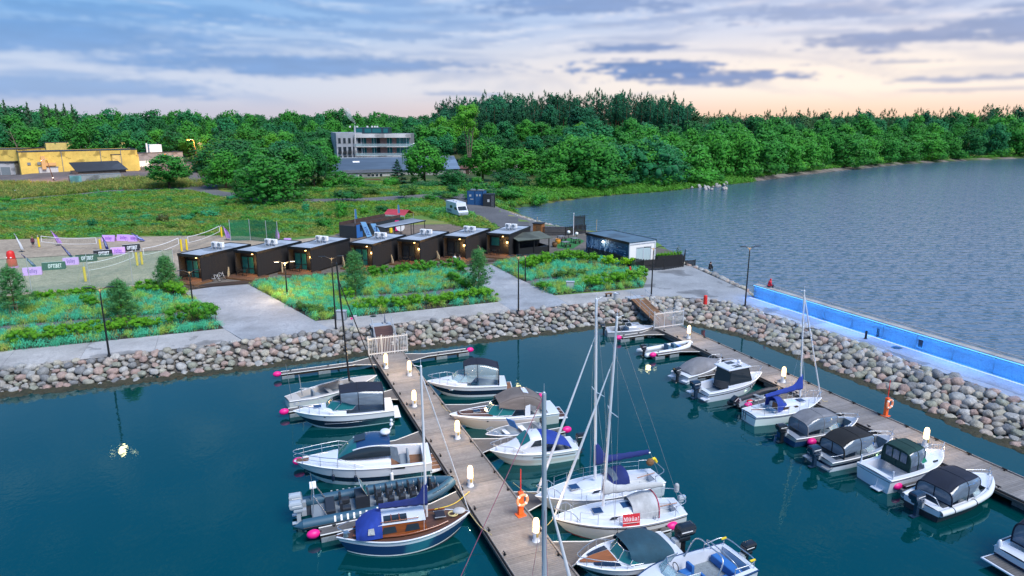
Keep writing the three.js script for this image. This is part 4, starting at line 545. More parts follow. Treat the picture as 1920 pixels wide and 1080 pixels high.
// young pines
function youngPine(px, py, topPy, wide, seed, label, stakes) {
  const p = G(px, py, PY - 0.04), h = yAt(p.z, topPy) - p.y, R = rngOf(seed), t = thing('young_pine', label, 'tree', p, 0), cl = [], br = [];
  for (let i = 0; i < 11; i++) { const f = 0.16 + 0.8 * i / 11, y = h * f, rr = 1.25 * wide * (1 - f) ** 0.75 * (0.75 + 0.4 * R()) + 0.12, k = 5; for (let j = 0; j < k; j++) { const a = i * 0.9 + j * 6.28 / k + R() * 0.5, r = rr * (0.7 + 0.5 * R()); br.push(rod([0, y - 0.1, 0], [Math.cos(a) * r, y + r * 0.3, Math.sin(a) * r], 0.022, 0.008, 4)); for (const q of [0.55, 1]) cl.push({ x: Math.cos(a) * r * q, y: y + r * 0.32 * q, z: Math.sin(a) * r * q, rx: 0.26 + 0.12 * R(), ry: 0.26, rz: 0.26 + 0.12 * R() }); } }
  cl.push({ x: 0, y: h - 0.2, z: 0, rx: 0.16, ry: 0.4, rz: 0.16 });
  part(t, 'trunk', [rod([0, 0, 0], [0.03, h - 0.1, 0], 0.075, 0.02, 7)], barkPine); part(t, 'branches', br, barkPine);
  part(t, 'crown', foliage(cl, { leaf: [0.18, 0.34], per: 60, aspect: 0.13, seed, rag: 1.5, tilt: 2, core: 0.5 }), LEAF.young);
  if (stakes) { for (const a of [0.4, 2.5, 4.6]) part(t, 'stake', rod([Math.cos(a) * 0.42, 0, Math.sin(a) * 0.42], [Math.cos(a) * 0.42, 1.25, Math.sin(a) * 0.42], 0.04, 0.04, 7), mt.stake); part(t, 'stake_rail', [[0.4, 2.5], [2.5, 4.6], [4.6, 0.4]].map(([a, b]) => rod([Math.cos(a) * 0.42, 1.1, Math.sin(a) * 0.42], [Math.cos(b) * 0.42, 1.1, Math.sin(b) * 0.42], 0.03, 0.03, 6)), mt.stake); }
}
youngPine(30, 592, 497, 1.7, 701, 'young pine propped by stakes at the left edge of the promenade beds', true);
youngPine(232, 612, 522, 1.5, 702, 'young pine propped by stakes in the middle of the left bed', true);
youngPine(314, 546, 478, 1.25, 703, 'young pine beside the first cabin at the head of the wide path', false);
youngPine(667, 556, 468, 1.35, 704, 'young pine in the middle bed in front of the fourth cabin', false);
youngPine(898, 546, 464, 1.3, 705, 'young pine beside the second path before the sixth cabin', true);
// ================================================================ BUILDINGS
const clad = M([0.02, 0.018, 0.019], 0.75, { bumpMap: T.seams, bumpScale: 0.02, map: T.grain }), cladB = M([0.013, 0.013, 0.015], 0.7, { bumpMap: T.seams, bumpScale: 0.02 }), roofGrey = M([0.46, 0.52, 0.6], 0.7, { map: T.stain }), roofTin = M([0.22, 0.31, 0.42], 0.5, { metalness: 0.3, bumpMap: T.seams, bumpScale: 0.04, map: T.stain });
// a building whose front runs between two base points; +x along the front, +z out of it
function front(name, label, cat, a, b, topPy, y0 = 1.5, group) {
  const A = G(...a, y0), B = G(...b, y0), d = B.clone().sub(A), W = Math.hypot(d.x, d.z), t = thing(name, label, cat, A, Math.atan2(-d.z, d.x), group);
  return { t, W, H: yAt(A.z, topPy) - y0 };
}
const hole = (w, h, x, y, z, d = 0.06) => bx(w, h, d, x, y, z);
// ---- seven black cabins
const cabinAt = [[380, 527], [485, 519], [585, 511], [700, 502], [789, 494], [874, 486], [955, 480]], TH = -0.3927, cx = V(Math.cos(TH), 0, -Math.sin(TH)), cz = V(Math.sin(TH), 0, Math.cos(TH));
const ord = ['first', 'second', 'third', 'fourth', 'fifth', 'sixth', 'seventh'], cabinNote = ['left end of the row, bicycles at its wall', 'tall teal door under one bright lamp', 'behind the lit double lamp post', 'half hidden by a young pine', 'with orange-lit terrace boards', 'behind the two strolling people', 'right end of the row, square teal window'];
const cabinProto = () => {};
cabinAt.forEach(([u, v], i) => {
  const fr = G(u, v, 1.62), W = 3.7, D = 8.6, H = 3.05, o = fr.clone().addScaledVector(cx, -W / 2); o.y = 1.62;
  const t = thing('cabin', `${ord[i]} black flat-roofed cabin from the left, ${cabinNote[i]}`.split(' ').slice(0, 16).join(' '), 'cabin', o, TH, 'row of black cabins');
  part(t, 'wall', [bx(0.14, H, D, -W / 2 + 0.07, H / 2, -D / 2), bx(W - 0.28, H, 0.14, 0, H / 2, -D + 0.07)], clad);
  part(t, 'wall', [bx(0.14, H, D, W / 2 - 0.07, H / 2, -D / 2)], M([0.02, 0.019, 0.022], 0.8, { bumpMap: T.seams, bumpScale: 0.02, map: T.grain }));
  part(t, 'front_wall', [bx(W - 0.28, H - 0.3, 0.12, 0, H / 2 - 0.15, -1.0)], cladB);
  const rf = part(t, 'roof', [bx(W - 0.16, 0.16, D - 0.16, 0, H + 0.03, -D / 2)], roofGrey);
  part(rf, 'fascia', [bx(W + 0.06, 0.34, 0.08, 0, H + 0.03, 0.02), bx(0.08, 0.3, D, -W / 2, H + 0.03, -D / 2 - 0.02), bx(0.08, 0.3, D, W / 2, H + 0.03, -D / 2 - 0.02), bx(W, 0.3, 0.08, 0, H + 0.03, -D)], mt.blackMetal);
  if (i === 6) { const w = part(t, 'window', bx(1.3, 1.2, 0.05, -0.75, 1.85, -0.91), mt.tealGlass); part(w, 'frame', [bx(1.42, 0.07, 0.09, -0.75, 2.49, -0.9), bx(1.42, 0.07, 0.09, -0.75, 1.21, -0.9), bx(0.07, 1.21, 0.09, -1.43, 1.85, -0.9), bx(0.07, 1.21, 0.09, -0.07, 1.85, -0.9)], mt.blackMetal); }
  else for (const [x, w] of [[-1.0, 0.95], [0.0, 0.8]]) { const d = part(t, 'glass_door', bx(w, 2.15, 0.05, x, 1.14, -0.91), i === 4 || i === 5 ? mt.smoke : mt.tealGlass); part(d, 'frame', [bx(w + 0.1, 0.07, 0.09, x, 2.25, -0.9), bx(w + 0.1, 0.09, 0.09, x, 0.75, -0.9), bx(0.06, 2.2, 0.09, x - w / 2 - 0.02, 1.12, -0.9), bx(0.06, 2.2, 0.09, x + w / 2 + 0.02, 1.12, -0.9)], mt.blackMetal); }
  const lp = part(t, 'wall_lamp', [cyl(0.13, 0.1, 0.2, 1.2, 1.75, -0.72, 12)], glow.cabin); part(lp, 'bracket', [bx(0.06, 0.3, 0.2, 1.2, 1.98, -0.85)], mt.blackMetal);
  const lp2 = part(t, 'ceiling_lamp', [cyl(0.1, 0.1, 0.08, 0.6, H - 0.35, -0.55, 12)], glow.cabin); part(lp2, 'rim', [cyl(0.12, 0.12, 0.05, 0.6, H - 0.27, -0.55, 12)], mt.blackMetal);
  point(t, [1, 0.55, 0.18], 9, 1.2, 1.72, -0.45, 5);
  part(t, 'terrace', [bx(W + 0.9, 0.1, 2.9, 0.2, 0.0, 0.42)], mt.rustDeck);
  part(t, 'terrace_edge', [bx(W + 0.94, 0.22, 0.08, 0.2, -0.06, 1.9), bx(0.08, 0.22, 2.9, W / 2 + 0.66, -0.06, 0.42)], mt.timber);
  part(t, 'table', [cyl(0.35, 0.35, 0.04, -0.4, 0.75, 0.4, 14), cyl(0.04, 0.04, 0.7, -0.4, 0.05, 0.4, 8)], mt.blackMetal);
  for (const s of [-1, 1]) part(t, 'chair', [bx(0.4, 0.05, 0.4, -0.4 + s * 0.6, 0.48, 0.4), bx(0.05, 0.45, 0.4, -0.4 + s * 0.8, 0.72, 0.4), ...[[-1, -1], [1, -1], [-1, 1], [1, 1]].map(([a, b]) => bx(0.035, 0.43, 0.035, -0.4 + s * 0.6 + a * 0.17, 0.25, 0.4 + b * 0.17))], mt.blackMetal);
  // palisade of stepped round posts between the cabins
  const pal = thing('palisade', `stepped row of short timber posts beside the ${ord[i]} cabin terrace`, 'palisade', o.clone().addScaledVector(cx, -W / 2 - 0.5).addScaledVector(cz, -0.6), TH, 'timber palisades between the cabins');
  for (let k = 0; k < 6; k++) part(pal, 'post', cyl(0.09, 0.1, 1.35 - k * 0.14, -1.0 + k * 0.33, -0.1, 0.2 + k * 0.38, 9), mt.stake);
  const ac = thing('air_conditioner', `white twin air conditioner on the roof of the ${ord[i]} cabin`, 'air conditioner', o.clone().addScaledVector(cz, -D * 0.52).addScaledVector(cx, 0.3).setY(1.62 + H + 0.11), TH, 'air conditioners on the cabin roofs');
  for (const s of [-1, 1]) { const c = part(ac, 'case', cbx(0.82, 0.62, 0.42, s * 0.5, 0.28, 0, 0.03), mt.whiteMatt); part(c, 'fan_grille', [torus(0.22, 0.025, s * 0.5 - 0.1, 0.6, 0.225, 'z'), cyl(0.21, 0.21, 0.02, 0, 0, 0, 16).rotateX(Math.PI / 2).translate(s * 0.5 - 0.1, 0.6, 0.2)], mt.seatGrey); part(ac, 'feet', [bx(0.08, 0.29, 0.4, s * 0.5 - 0.3, 0.145, 0), bx(0.08, 0.29, 0.4, s * 0.5 + 0.3, 0.145, 0)], mt.galv); }
});
{ const L = P([[338, 541], [400, 534], [480, 527], [600, 516], [700, 511], [780, 499], [860, 493], [960, 486]], PY); struct('boardwalk', drapeFlat(L, 1.7, PY + 0.02), mt.timberDark); }
struct('cabin_yard', poly(P([[336, 548], [470, 534], [600, 522], [790, 502], [930, 494], [1100, 480], [1200, 508], [1300, 500], [1260, 470], [1100, 433], [1010, 427], [940, 428], [760, 450], [560, 460], [430, 470], [336, 500]], 1.44), 1.44), M([0.2, 0.19, 0.18], 1, { map: T.sand }));
// bicycles by the first cabin
function bicycle(p, ry, label) { const t = thing('bicycle', label, 'bicycle', p, ry); for (const x of [-0.52, 0.52]) { const w = part(t, 'wheel', [torus(0.33, 0.022, x, 0.35, 0, 'z', 24, 6)], mt.rubber); part(w, 'spokes', Array.from({ length: 8 }, (_, i) => rod([x, 0.35, 0], [x + 0.32 * Math.cos(i * 0.785), 0.35 + 0.32 * Math.sin(i * 0.785), 0], 0.006, 0.006, 4)), mt.steel); } part(t, 'frame', rods([[-0.52, 0.35, 0], [-0.12, 0.32, 0], [-0.22, 0.85, 0], [0.36, 0.8, 0], [-0.12, 0.32, 0]], 0.022), mt.whiteMatt); part(t, 'fork', rods([[0.52, 0.35, 0], [0.36, 0.8, 0], [0.33, 1.0, 0]], 0.02), mt.whiteMatt); part(t, 'handlebar', rods([[0.33, 1.0, -0.28], [0.33, 1.02, 0.28]], 0.018), mt.blackMetal); part(t, 'saddle', sph(0.13, -0.25, 0.93, 0, 1.2, 0.35, 0.7), mt.black); }
bicycle(G(405, 528, PY), -0.35, 'nearer of the two parked bicycles at the wall of the first cabin'); bicycle(G(414, 524, PY), -0.2, 'farther of the two parked bicycles at the wall of the first cabin');
// dark pavilion right of the cabins
{ const f = front('pavilion', 'dark open pavilion with sloping grey roof right of the seventh cabin', 'pavilion', [972, 480], [1030, 474], 452, 1.5), { t, W } = f; part(t, 'back_wall', bx(W, 2.3, 0.12, W / 2, 1.15, -3), cladB); part(t, 'side_wall', [bx(0.12, 2.3, 3, 0.06, 1.15, -1.5), bx(0.12, 1.1, 3, W - 0.06, 0.55, -1.5)], cladB); part(t, 'counter', bx(W - 0.4, 1.05, 0.5, W / 2, 0.53, -0.3), mt.black); part(t, 'roof', [bx(W + 0.6, 0.1, 3.9, W / 2, 2.55, -1.5, 0, 0, 0.12)], M([0.13, 0.15, 0.12], 0.8, { map: T.stain })); for (const x of [0.1, W / 2, W - 0.1]) part(t, 'post', bx(0.12, 2.35, 0.12, x, 1.17, 0), mt.black); }
// terrace garden by the water: turf, tables, planters, slatted screens
struct('turf', poly(P([[1040, 452], [1078, 444], [1096, 452], [1075, 466], [1046, 466]], 1.462), 1.462), M([0.03, 0.22, 0.05], 1, { map: T.grain }));
[[1060, 462, 'dark square table on the green turf nearest the pavilion'], [1078, 455, 'dark square table on the green turf by the stage house'], [1052, 451, 'dark square table at the far corner of the green turf']].forEach(([u, v, l]) => { const t = thing('garden_table', l, 'table', G(u, v, 1.47), 0.4); part(t, 'table_top', cbx(1.1, 0.06, 1.1, 0, 0.72, 0, 0.015), mt.cloGrey); for (const [a, b] of [[-1, -1], [1, -1], [1, 1], [-1, 1]]) part(t, 'leg', bx(0.07, 0.72, 0.07, a * 0.45, 0.36, b * 0.45), mt.black); part(t, 'bench', [bx(1.1, 0.06, 0.35, 0, 0.45, 0.95), bx(0.08, 0.45, 0.3, -0.4, 0.22, 0.95), bx(0.08, 0.45, 0.3, 0.4, 0.22, 0.95)], mt.timberDark); });
[[1046, 457, 'orange round planter pot beside the green turf', mt.kayak], [1040, 463, 'brown round planter pot nearest the dark pavilion', mt.timber]].forEach(([u, v, l, m]) => { const t = thing('planter_pot', l, 'planter', G(u, v, 1.46)); part(t, 'pot', new THREE.LatheGeometry([[0.25, 0], [0.42, 0.25], [0.45, 0.55], [0.36, 0.75], [0.4, 0.8]].map(([a, b]) => new THREE.Vector2(a, b)), 16), m); part(t, 'soil', cyl(0.34, 0.34, 0.05, 0, 0.68, 0, 14), mt.soil); });
for (const [u, v, l] of [[1066, 446, 'round white lantern on the turf far left'], [1081, 449, 'round white lantern on the turf near the stage house']]) { const t = thing('lantern', l, 'lantern', G(u, v, 1.46)); part(t, 'globe', sph(0.28, 0, 1.0, 0), mt.whiteMatt); part(t, 'stem', cyl(0.03, 0.05, 0.8, 0, 0, 0, 8), mt.blackMetal); }
function slatFence(pts, h, label, y = 1.5) { const c = P(pts, y), t = thing('slat_fence', label, 'fence', c[0]); for (let i = 1; i < c.length; i++) { const a = c[i - 1].clone().sub(c[0]), b = c[i].clone().sub(c[0]), L = a.distanceTo(b), n = Math.round(L / 0.16), ang = Math.atan2(-(b.z - a.z), b.x - a.x), s = []; for (let k = 0; k < n; k++) { const p = a.clone().lerp(b, (k + 0.5) / n); s.push(bx(0.11, h * (0.96 + 0.04 * ((k * 7) % 3 - 1)), 0.03, p.x, h / 2, p.z, ang)); } part(t, 'slat_panel', s, cladB).userData.kind = 'stuff'; const m = a.clone().lerp(b, 0.5); part(t, 'rail', [bx(L, 0.07, 0.05, m.x + Math.sin(ang) * -0.045, h * 0.3, m.z - Math.cos(ang) * 0.045, ang), bx(L, 0.07, 0.05, m.x - Math.sin(ang) * 0.045, h * 0.85, m.z - Math.cos(ang) * 0.045, ang)], mt.black); part(t, 'post', bx(0.1, h + 0.1, 0.1, b.x, h / 2, b.z, ang), mt.black); } }
slatFence([[1012, 441], [1060, 441], [1098, 437]], 1.5, 'dark slatted screen at the water side of the terrace garden'); slatFence([[1074, 431], [1096, 430]], 2.6, 'taller dark screen panel at the water behind the terrace garden');
slatFence([[1182, 503], [1206, 508], [1245, 506], [1281, 500], [1284, 488]], 1.55, 'dark slatted fence round the deck of the stage house'); slatFence([[1100, 478], [1150, 490], [1182, 503]], 1.25, 'dark slatted fence under the painted wall of the stage house'); slatFence([[1284, 500], [1303, 499]], 0.9, 'low dark screen at the sea end of the stage deck', 1.3);
{ const t = thing('planter_box', 'long dark planter of shaggy grass behind the stage deck fence', 'planter', G(1258, 500, 1.5), 0.35); part(t, 'box', bx(4.0, 1.5, 0.7, 0, 0.75, -0.6), cladB); part(t, 'grass', foliage(Array.from({ length: 16 }, (_, i) => ({ x: -1.9 + i * 0.25, y: 1.65 + 0.12 * Math.sin(i * 3), z: -0.6, rx: 0.24, ry: 0.34, rz: 0.3 })), { leaf: [0.2, 0.5], per: 30, aspect: 0.12, seed: 5, tilt: 2, core: 0.6 }), LEAF.hedge); part(t, 'reed', foliage([{ x: 1.5, y: 2.1, z: -0.6, rx: 0.3, ry: 0.6, rz: 0.3 }], { leaf: [0.3, 0.6], per: 40, aspect: 0.1, seed: 6, tilt: 2 }), LEAF.russet); }
{ // stage house
  const c = G(1178, 494, 1.5), t = thing('stage_house', 'waterside house with dark painted long wall and white gable end with sliding doors', 'building', c, 0.541), W = 4.9, D = 9.8, H = yAt(c.z, 457) - 1.5;
  const cv = document.createElement('canvas'); cv.width = 1024; cv.height = 384; const k = cv.getContext('2d'), R = rngOf(15); k.fillStyle = '#1f4a6b'; k.fillRect(0, 0, 1024, 384);
  const limb = (x, y, a, l, w) => { if (w < 1.2) return; const x2 = x + Math.cos(a) * l, y2 = y + Math.sin(a) * l; k.lineWidth = w; k.strokeStyle = ['#b9d0e2', '#86a8c6', '#dfe9f0', '#5585ad'][Math.floor(R() * 4)]; k.beginPath(); k.moveTo(x, y); k.lineTo(x2, y2); k.stroke(); limb(x2, y2, a + (R() - 0.5) * 0.9, l * 0.85, w * 0.72); limb(x2, y2, a + (R() - 0.5) * 1.4, l * 0.75, w * 0.6); };
  for (let i = 0; i < 13; i++) limb(30 + i * 52 + R() * 30, 384, -1.57 + (R() - 0.5) * 0.4, 60 + 30 * R(), 14 + 8 * R());
  for (let i = 0; i < 60; i++) { k.fillStyle = ['#3d6b90', '#264c70', '#97b4cc', '#14283c', '#a98f98'][i % 5]; k.fillRect(560 + R() * 440, 40 + R() * 320, 10 + R() * 50, 4 + R() * 14); }
  k.fillStyle = '#5f7f9c'; k.fillRect(560, 150, 400, 26);
  const tx = new THREE.CanvasTexture(cv); tx.colorSpace = THREE.SRGBColorSpace; tx.magFilter = THREE.LinearFilter;
  part(t, 'mural_wall', quad([0, 0, -D], [0, 0, 0], [0, H, 0], [0, H, -D]), M([1, 1, 1], 0.6, { map: tx }));
  part(t, 'wall', [bx(0.2, H, D, W - 0.1, H / 2, -D / 2), bx(W - 0.24, H, 0.2, W / 2, H / 2, -D + 0.1), bx(0.16, H - 0.02, D - 0.05, 0.1, H / 2, -D / 2)], mt.seatGrey);
  part(t, 'gable_wall', [bx(1.3, H - 0.05, 0.16, 0.66, H / 2, -0.06), bx(0.75, H - 0.05, 0.16, W - 0.39, H / 2, -0.06), bx(W - 2.05, 0.65, 0.16, 2.73, H - 0.36, -0.06)], mt.whiteMatt);
  part(t, 'trim', [bx(0.14, H, 0.2, 0.07, H / 2, 0), bx(0.14, H, 0.2, W - 0.07, H / 2, 0), bx(W, 0.2, 0.2, W / 2, H - 0.08, 0.012)], mt.white);
  const rf = part(t, 'roof', [bx(W + 0.1, 0.14, D + 0.1, W / 2, H + 0.1, -D / 2)], M([0.1, 0.2, 0.28], 0.35, { map: T.stain, metalness: 0.2 })); part(rf, 'parapet', [bx(0.1, 0.34, D + 0.2, -0.06, H + 0.05, -D / 2), bx(0.1, 0.34, D + 0.2, W + 0.06, H + 0.05, -D / 2), bx(W + 0.2, 0.34, 0.1, W / 2, H + 0.05, -D - 0.06)], mt.blackMetal);
  for (const i of [0, 1]) { const w = part(t, 'sliding_door', bx(1.3, H - 0.9, 0.06, 2.05 + i * 1.36, (H - 0.8) / 2, -0.08), M([0.45, 0.58, 0.62], 0.1, { bumpMap: T.ribs, bumpScale: 0.03 })); part(w, 'frame', [bx(0.07, H - 0.75, 0.1, 1.38 + i * 1.36, (H - 0.75) / 2, -0.05), bx(0.07, H - 0.75, 0.1, 2.72 + i * 1.36 + 0.002, (H - 0.75) / 2, -0.052), bx(1.3, 0.08, 0.1, 2.05 + i * 1.36, H - 0.74, -0.05)], mt.white); }
  const sl = part(t, 'flood_lamp', [sph(0.14, -0.28, H - 0.5, -D * 0.55)], glow.white); part(sl, 'arm', [rod([0, H - 0.4, -D * 0.55], [-0.25, H - 0.45, -D * 0.55], 0.03)], mt.blackMetal);
  point(t, [1, 0.95, 0.85], 1.2, -0.5, H - 0.5, -D * 0.55);
  part(t, 'deck', [bx(W + 2.2, 0.14, 2.6, W / 2 + 0.8, 0.05, 1.35)], mt.timberDark); part(t, 'flue', [cyl(0.07, 0.07, 2.4, W + 0.8, 0, -1.2, 10)], mt.whiteMatt);
}
for (const [u, v, t0, l] of [[1075, 444, 400, 'thin white mast pole behind the terrace garden'], [1118, 440, 413, 'yellowish pole behind the stage house roof'], [1007, 432, 408, 'yellow post at the water edge near the seventh cabin']]) { const p = G(u, v, 1.2), m = solid('pole', l, 'pole', [cyl(0.05, 0.06, yAt(p.z, t0) - 1.2, 0, 0, 0, 8), sph(0.08, 0, yAt(p.z, t0) - 1.2, 0)], l.includes('white') ? mt.whiteMatt : mt.stake); m.position.copy(p); }
{ const t = thing('sauna_cube', 'orange timber hut behind the seventh cabin', 'hut', G(1010, 440, 1.5), TH); part(t, 'wall', bx(1.6, 2.0, 1.6, 0, 1, 0), M([0.55, 0.25, 0.08], 0.7, { map: T.wood })); part(t, 'roof', bx(1.8, 0.12, 1.8, 0, 2.06, 0), mt.black); part(t, 'door', bx(0.7, 1.7, 0.05, 0.2, 0.87, 0.81), mt.timber); }
// ---- beach bar
{
  const f = front('bar_container', 'dark beach bar container with screened roof terrace behind the cabins', 'bar', [668, 447], [752, 428], 425, 1.45), { t, W, H } = f;
  part(t, 'wall', [bx(W, H, 0.12, W / 2, H / 2, -0.06), bx(0.12, H, 3.6, 0.06, H / 2, -1.86), bx(0.12, H, 3.6, W - 0.06, H / 2, -1.86), bx(W - 0.24, H, 0.12, W / 2, H / 2, -3.7)], M([0.018, 0.028, 0.036], 0.6, { bumpMap: T.ribs, bumpScale: 0.03 })); part(t, 'roof_deck', bx(W - 0.2, 0.12, 3.6, W / 2, H - 0.05, -1.9), mt.timberDark);
  part(t, 'terrace_screen', [bx(W, 0.5, 0.06, W / 2, H + 0.27, -0.1), bx(W, 0.5, 0.06, W / 2, H + 0.27, -3.6)], M([0.12, 0.07, 0.06], 0.9, { bumpMap: T.seams, bumpScale: 0.03, map: T.rock }));
  part(t, 'serving_hatch', bx(2.4, 1.1, 0.06, 2.2, 1.6, 0.03), mt.smoke); part(t, 'blue_panel', bx(1.5, 2.2, 0.05, 0.9, 1.15, 0.035), mt.seatBlue); part(t, 'hatch_flap', plate([1.0, 2.2, 0.05], [3.4, 2.2, 0.05], [3.4, 2.4, 0.8], [1.0, 2.4, 0.8], 0.04), mt.cloGrey);
  const q = P([[704, 424], [723, 428], [798, 414], [772, 410]], 4.5), cn = thing('bar_canopy', 'flat pale grey canopy roof on thin posts at the beach bar', 'canopy', [q[1].x, 1.45, q[1].z]), r = q.map((p) => p.clone().sub(cn.position)); part(cn, 'roof', plate(...r, 0.14), roofGrey); part(cn, 'edge', [rods([r[1], r[2]], 0.09), rods([r[0], r[1]], 0.09), rods([r[2], r[3]], 0.09)].flat(), mt.blackMetal);
  for (const [a, b, s] of [[1, 2, 0.03], [1, 2, 0.36], [1, 2, 0.68], [1, 2, 0.97], [0, 3, 0.03], [0, 3, 0.5], [0, 3, 0.97]]) { const p = r[a].clone().lerp(r[b], s); part(cn, 'post', cyl(0.06, 0.06, p.y, p.x, 0, p.z, 8), mt.blackMetal); }
  [[733, 436, mt.yellowP, 'yellow drum stool under the beach bar canopy'], [745, 434, mt.pink, 'tall pink display board under the beach bar canopy'], [751, 437, mt.whiteMatt, 'round white disc board under the beach bar canopy']].forEach(([u, v, m, l], i) => { const b = thing(i ? 'display_board' : 'stool', l, i ? 'board' : 'stool', G(u, v, 1.46), 0.2); part(b, 'face', i === 2 ? cyl(0.75, 0.75, 0.08, 0, 0, 0, 22).rotateX(Math.PI / 2).translate(0, 1.1, 0) : i ? cbx(0.7, 1.9, 0.1, 0, 0.1, 0, 0.02) : cyl(0.3, 0.33, 0.8, 0, 0, 0, 14), m); part(b, 'foot', bx(0.7, 0.06, 0.5, 0, 0.03, 0), mt.blackMetal); });
  const g = G(748, 412, 1.5), rt = thing('party_tent', 'red gabled tent roof with white stripes behind the beach bar', 'tent', g, -0.35); const hh = yAt(g.z, 401) - 1.5, ht = hh + 0.9, w = 2.4, d = 1.9; part(rt, 'roof', [...plate([-w, hh, d], [w, hh, d], [w, ht, 0], [-w, ht, 0], 0.04), ...plate([w, hh, -d], [-w, hh, -d], [-w, ht, 0], [w, ht, 0], 0.04)], M([0.6, 0.06, 0.09], 0.75, { map: T.cloth })); part(rt, 'valance', [bx(2 * w, 0.28, 0.03, 0, hh - 0.12, d + 0.02), ...[-1.6, -0.8, 0, 0.8, 1.6].map((x) => bx(0.2, 0.27, 0.035, x, hh - 0.12, d + 0.024))], mt.cloWhite); for (const [a, b] of [[-1, -1], [1, -1], [1, 1], [-1, 1]]) part(rt, 'leg', cyl(0.04, 0.04, hh, a * w * 0.96, 0, b * d * 0.96, 8), mt.galv);
  const lt = (s, c1, c2, w, h) => { const cv = document.createElement('canvas'); cv.width = w; cv.height = h; const k = cv.getContext('2d'); k.fillStyle = c1; k.fillRect(0, 0, w, h); k.fillStyle = c2; k.save(); k.translate(w / 2, h / 2); if (h > w) k.rotate(-Math.PI / 2); k.font = `bold ${Math.min(w, h) * 0.72}px sans-serif`; k.textAlign = 'center'; k.textBaseline = 'middle'; k.fillText(s, 0, 0); k.restore(); const tx = new THREE.CanvasTexture(cv); tx.colorSpace = THREE.SRGBColorSpace; return tx; };
  globalThis.printed = lt;
  const ft = M([1, 1, 1], 0.7, { map: lt('FOUX', '#7fb4e0', '#1d3a9a', 96, 384) });
  [[690, 453, 416, 'left of the two pale blue feather flags at the beach bar'], [708, 449, 419, 'right of the two pale blue feather flags at the beach bar']].forEach(([u, v, tp, l]) => { const p = G(u, v, 1.45), h = yAt(p.z, tp) - 1.45, b = thing('feather_flag', l, 'flag', p, 0.1); part(b, 'pole', tube([[0, 0, 0], [-0.5, h * 0.6, 0], [-1.1, h, 0]], 0.03), mt.blackMetal); part(b, 'cloth', quad([0.05, 0.3, 0.02], [0.95, 0.3, 0.02], [-0.2, h, 0.02], [-1.1, h, 0.02]), ft); part(b, 'base', bx(0.7, 0.06, 0.7, 0, 0.03, 0), mt.black); });
  [[667, 440, 392, 'narrow blue flag at the left end of the bar terrace'], [747, 425, 384, 'narrow blue flag above the red tent roof']].forEach(([u, v, tp, l]) => { const p = G(u, v, 1.45), h = yAt(p.z, tp) - 1.45, b = thing('feather_flag', l, 'flag', p, 0); part(b, 'pole', cyl(0.03, 0.04, h, 0, 0, 0, 8), mt.galv); part(b, 'cloth', quad([0.04, h * 0.62, 0], [0.42, h * 0.62, 0], [0.3, h, 0], [0.04, h, 0]), M([0.05, 0.2, 0.4], 0.7)); });
}
// ---- motorhome and containers by the water
{ const p = G(857, 404, 1.52), t = thing('motorhome', 'white motorhome parked on the gravel by the bay', 'motorhome', p, -1.05); // +x is the front
  const s = new THREE.Shape([[-3, 0.5], [3, 0.5], [3.2, 1.0], [2.75, 1.35], [2.15, 2.2], [2.0, 2.85], [-3, 2.95]].map(([a, b]) => new THREE.Vector2(a, b))), g = new THREE.ExtrudeGeometry(s, { depth: 2.1, bevelEnabled: true, bevelSize: 0.06, bevelThickness: 0.08, bevelSegments: 2 }).translate(0, 0, -1.05);
  part(t, 'body', g, mt.white); part(t, 'windscreen', plate([2.82, 1.36, 0.95], [2.82, 1.36, -0.95], [2.3, 2.16, -0.9], [2.3, 2.16, 0.95], 0.02), mt.smoke);
  for (const z of [-1.15, 1.15]) { part(t, 'side_window', bx(0.7, 0.55, 0.03, 1.6, 1.75, z), mt.smoke); part(t, 'side_window', bx(1.1, 0.55, 0.03, -0.4, 1.9, z), mt.smoke); part(t, 'stripe', bx(2.2, 0.5, 0.02, -1.4, 1.1, z), mt.seatGrey); for (const x of [-1.9, 2.1]) { const w = part(t, 'wheel', cyl(0.36, 0.36, 0.22, 0, -0.11, 0, 18).rotateX(Math.PI / 2).translate(x, 0.36, z * 0.88), mt.rubber); part(w, 'hub', cyl(0.18, 0.18, 0.02, 0, 0, 0, 14).rotateX(Math.PI / 2).translate(x, 0.36, z * 0.88 + Math.sign(z) * 0.12), mt.steel); } }
  for (const z of [-0.8, 0.8]) part(t, 'headlight', sph(0.16, 3.15, 0.95, z, 0.5, 0.7, 1.2), mt.glass); part(t, 'bumper', bx(0.14, 0.28, 2.1, 3.2, 0.55, 0), mt.seatGrey); part(t, 'mirror', [bx(0.12, 0.35, 0.15, 2.5, 1.7, 1.3), bx(0.12, 0.35, 0.15, 2.5, 1.7, -1.3)], mt.black); part(t, 'roof_vent', [bx(0.6, 0.12, 0.6, -1, 3.05, 0), bx(0.5, 0.14, 0.5, 0.6, 3.0, 0.2)], mt.offwhite); }
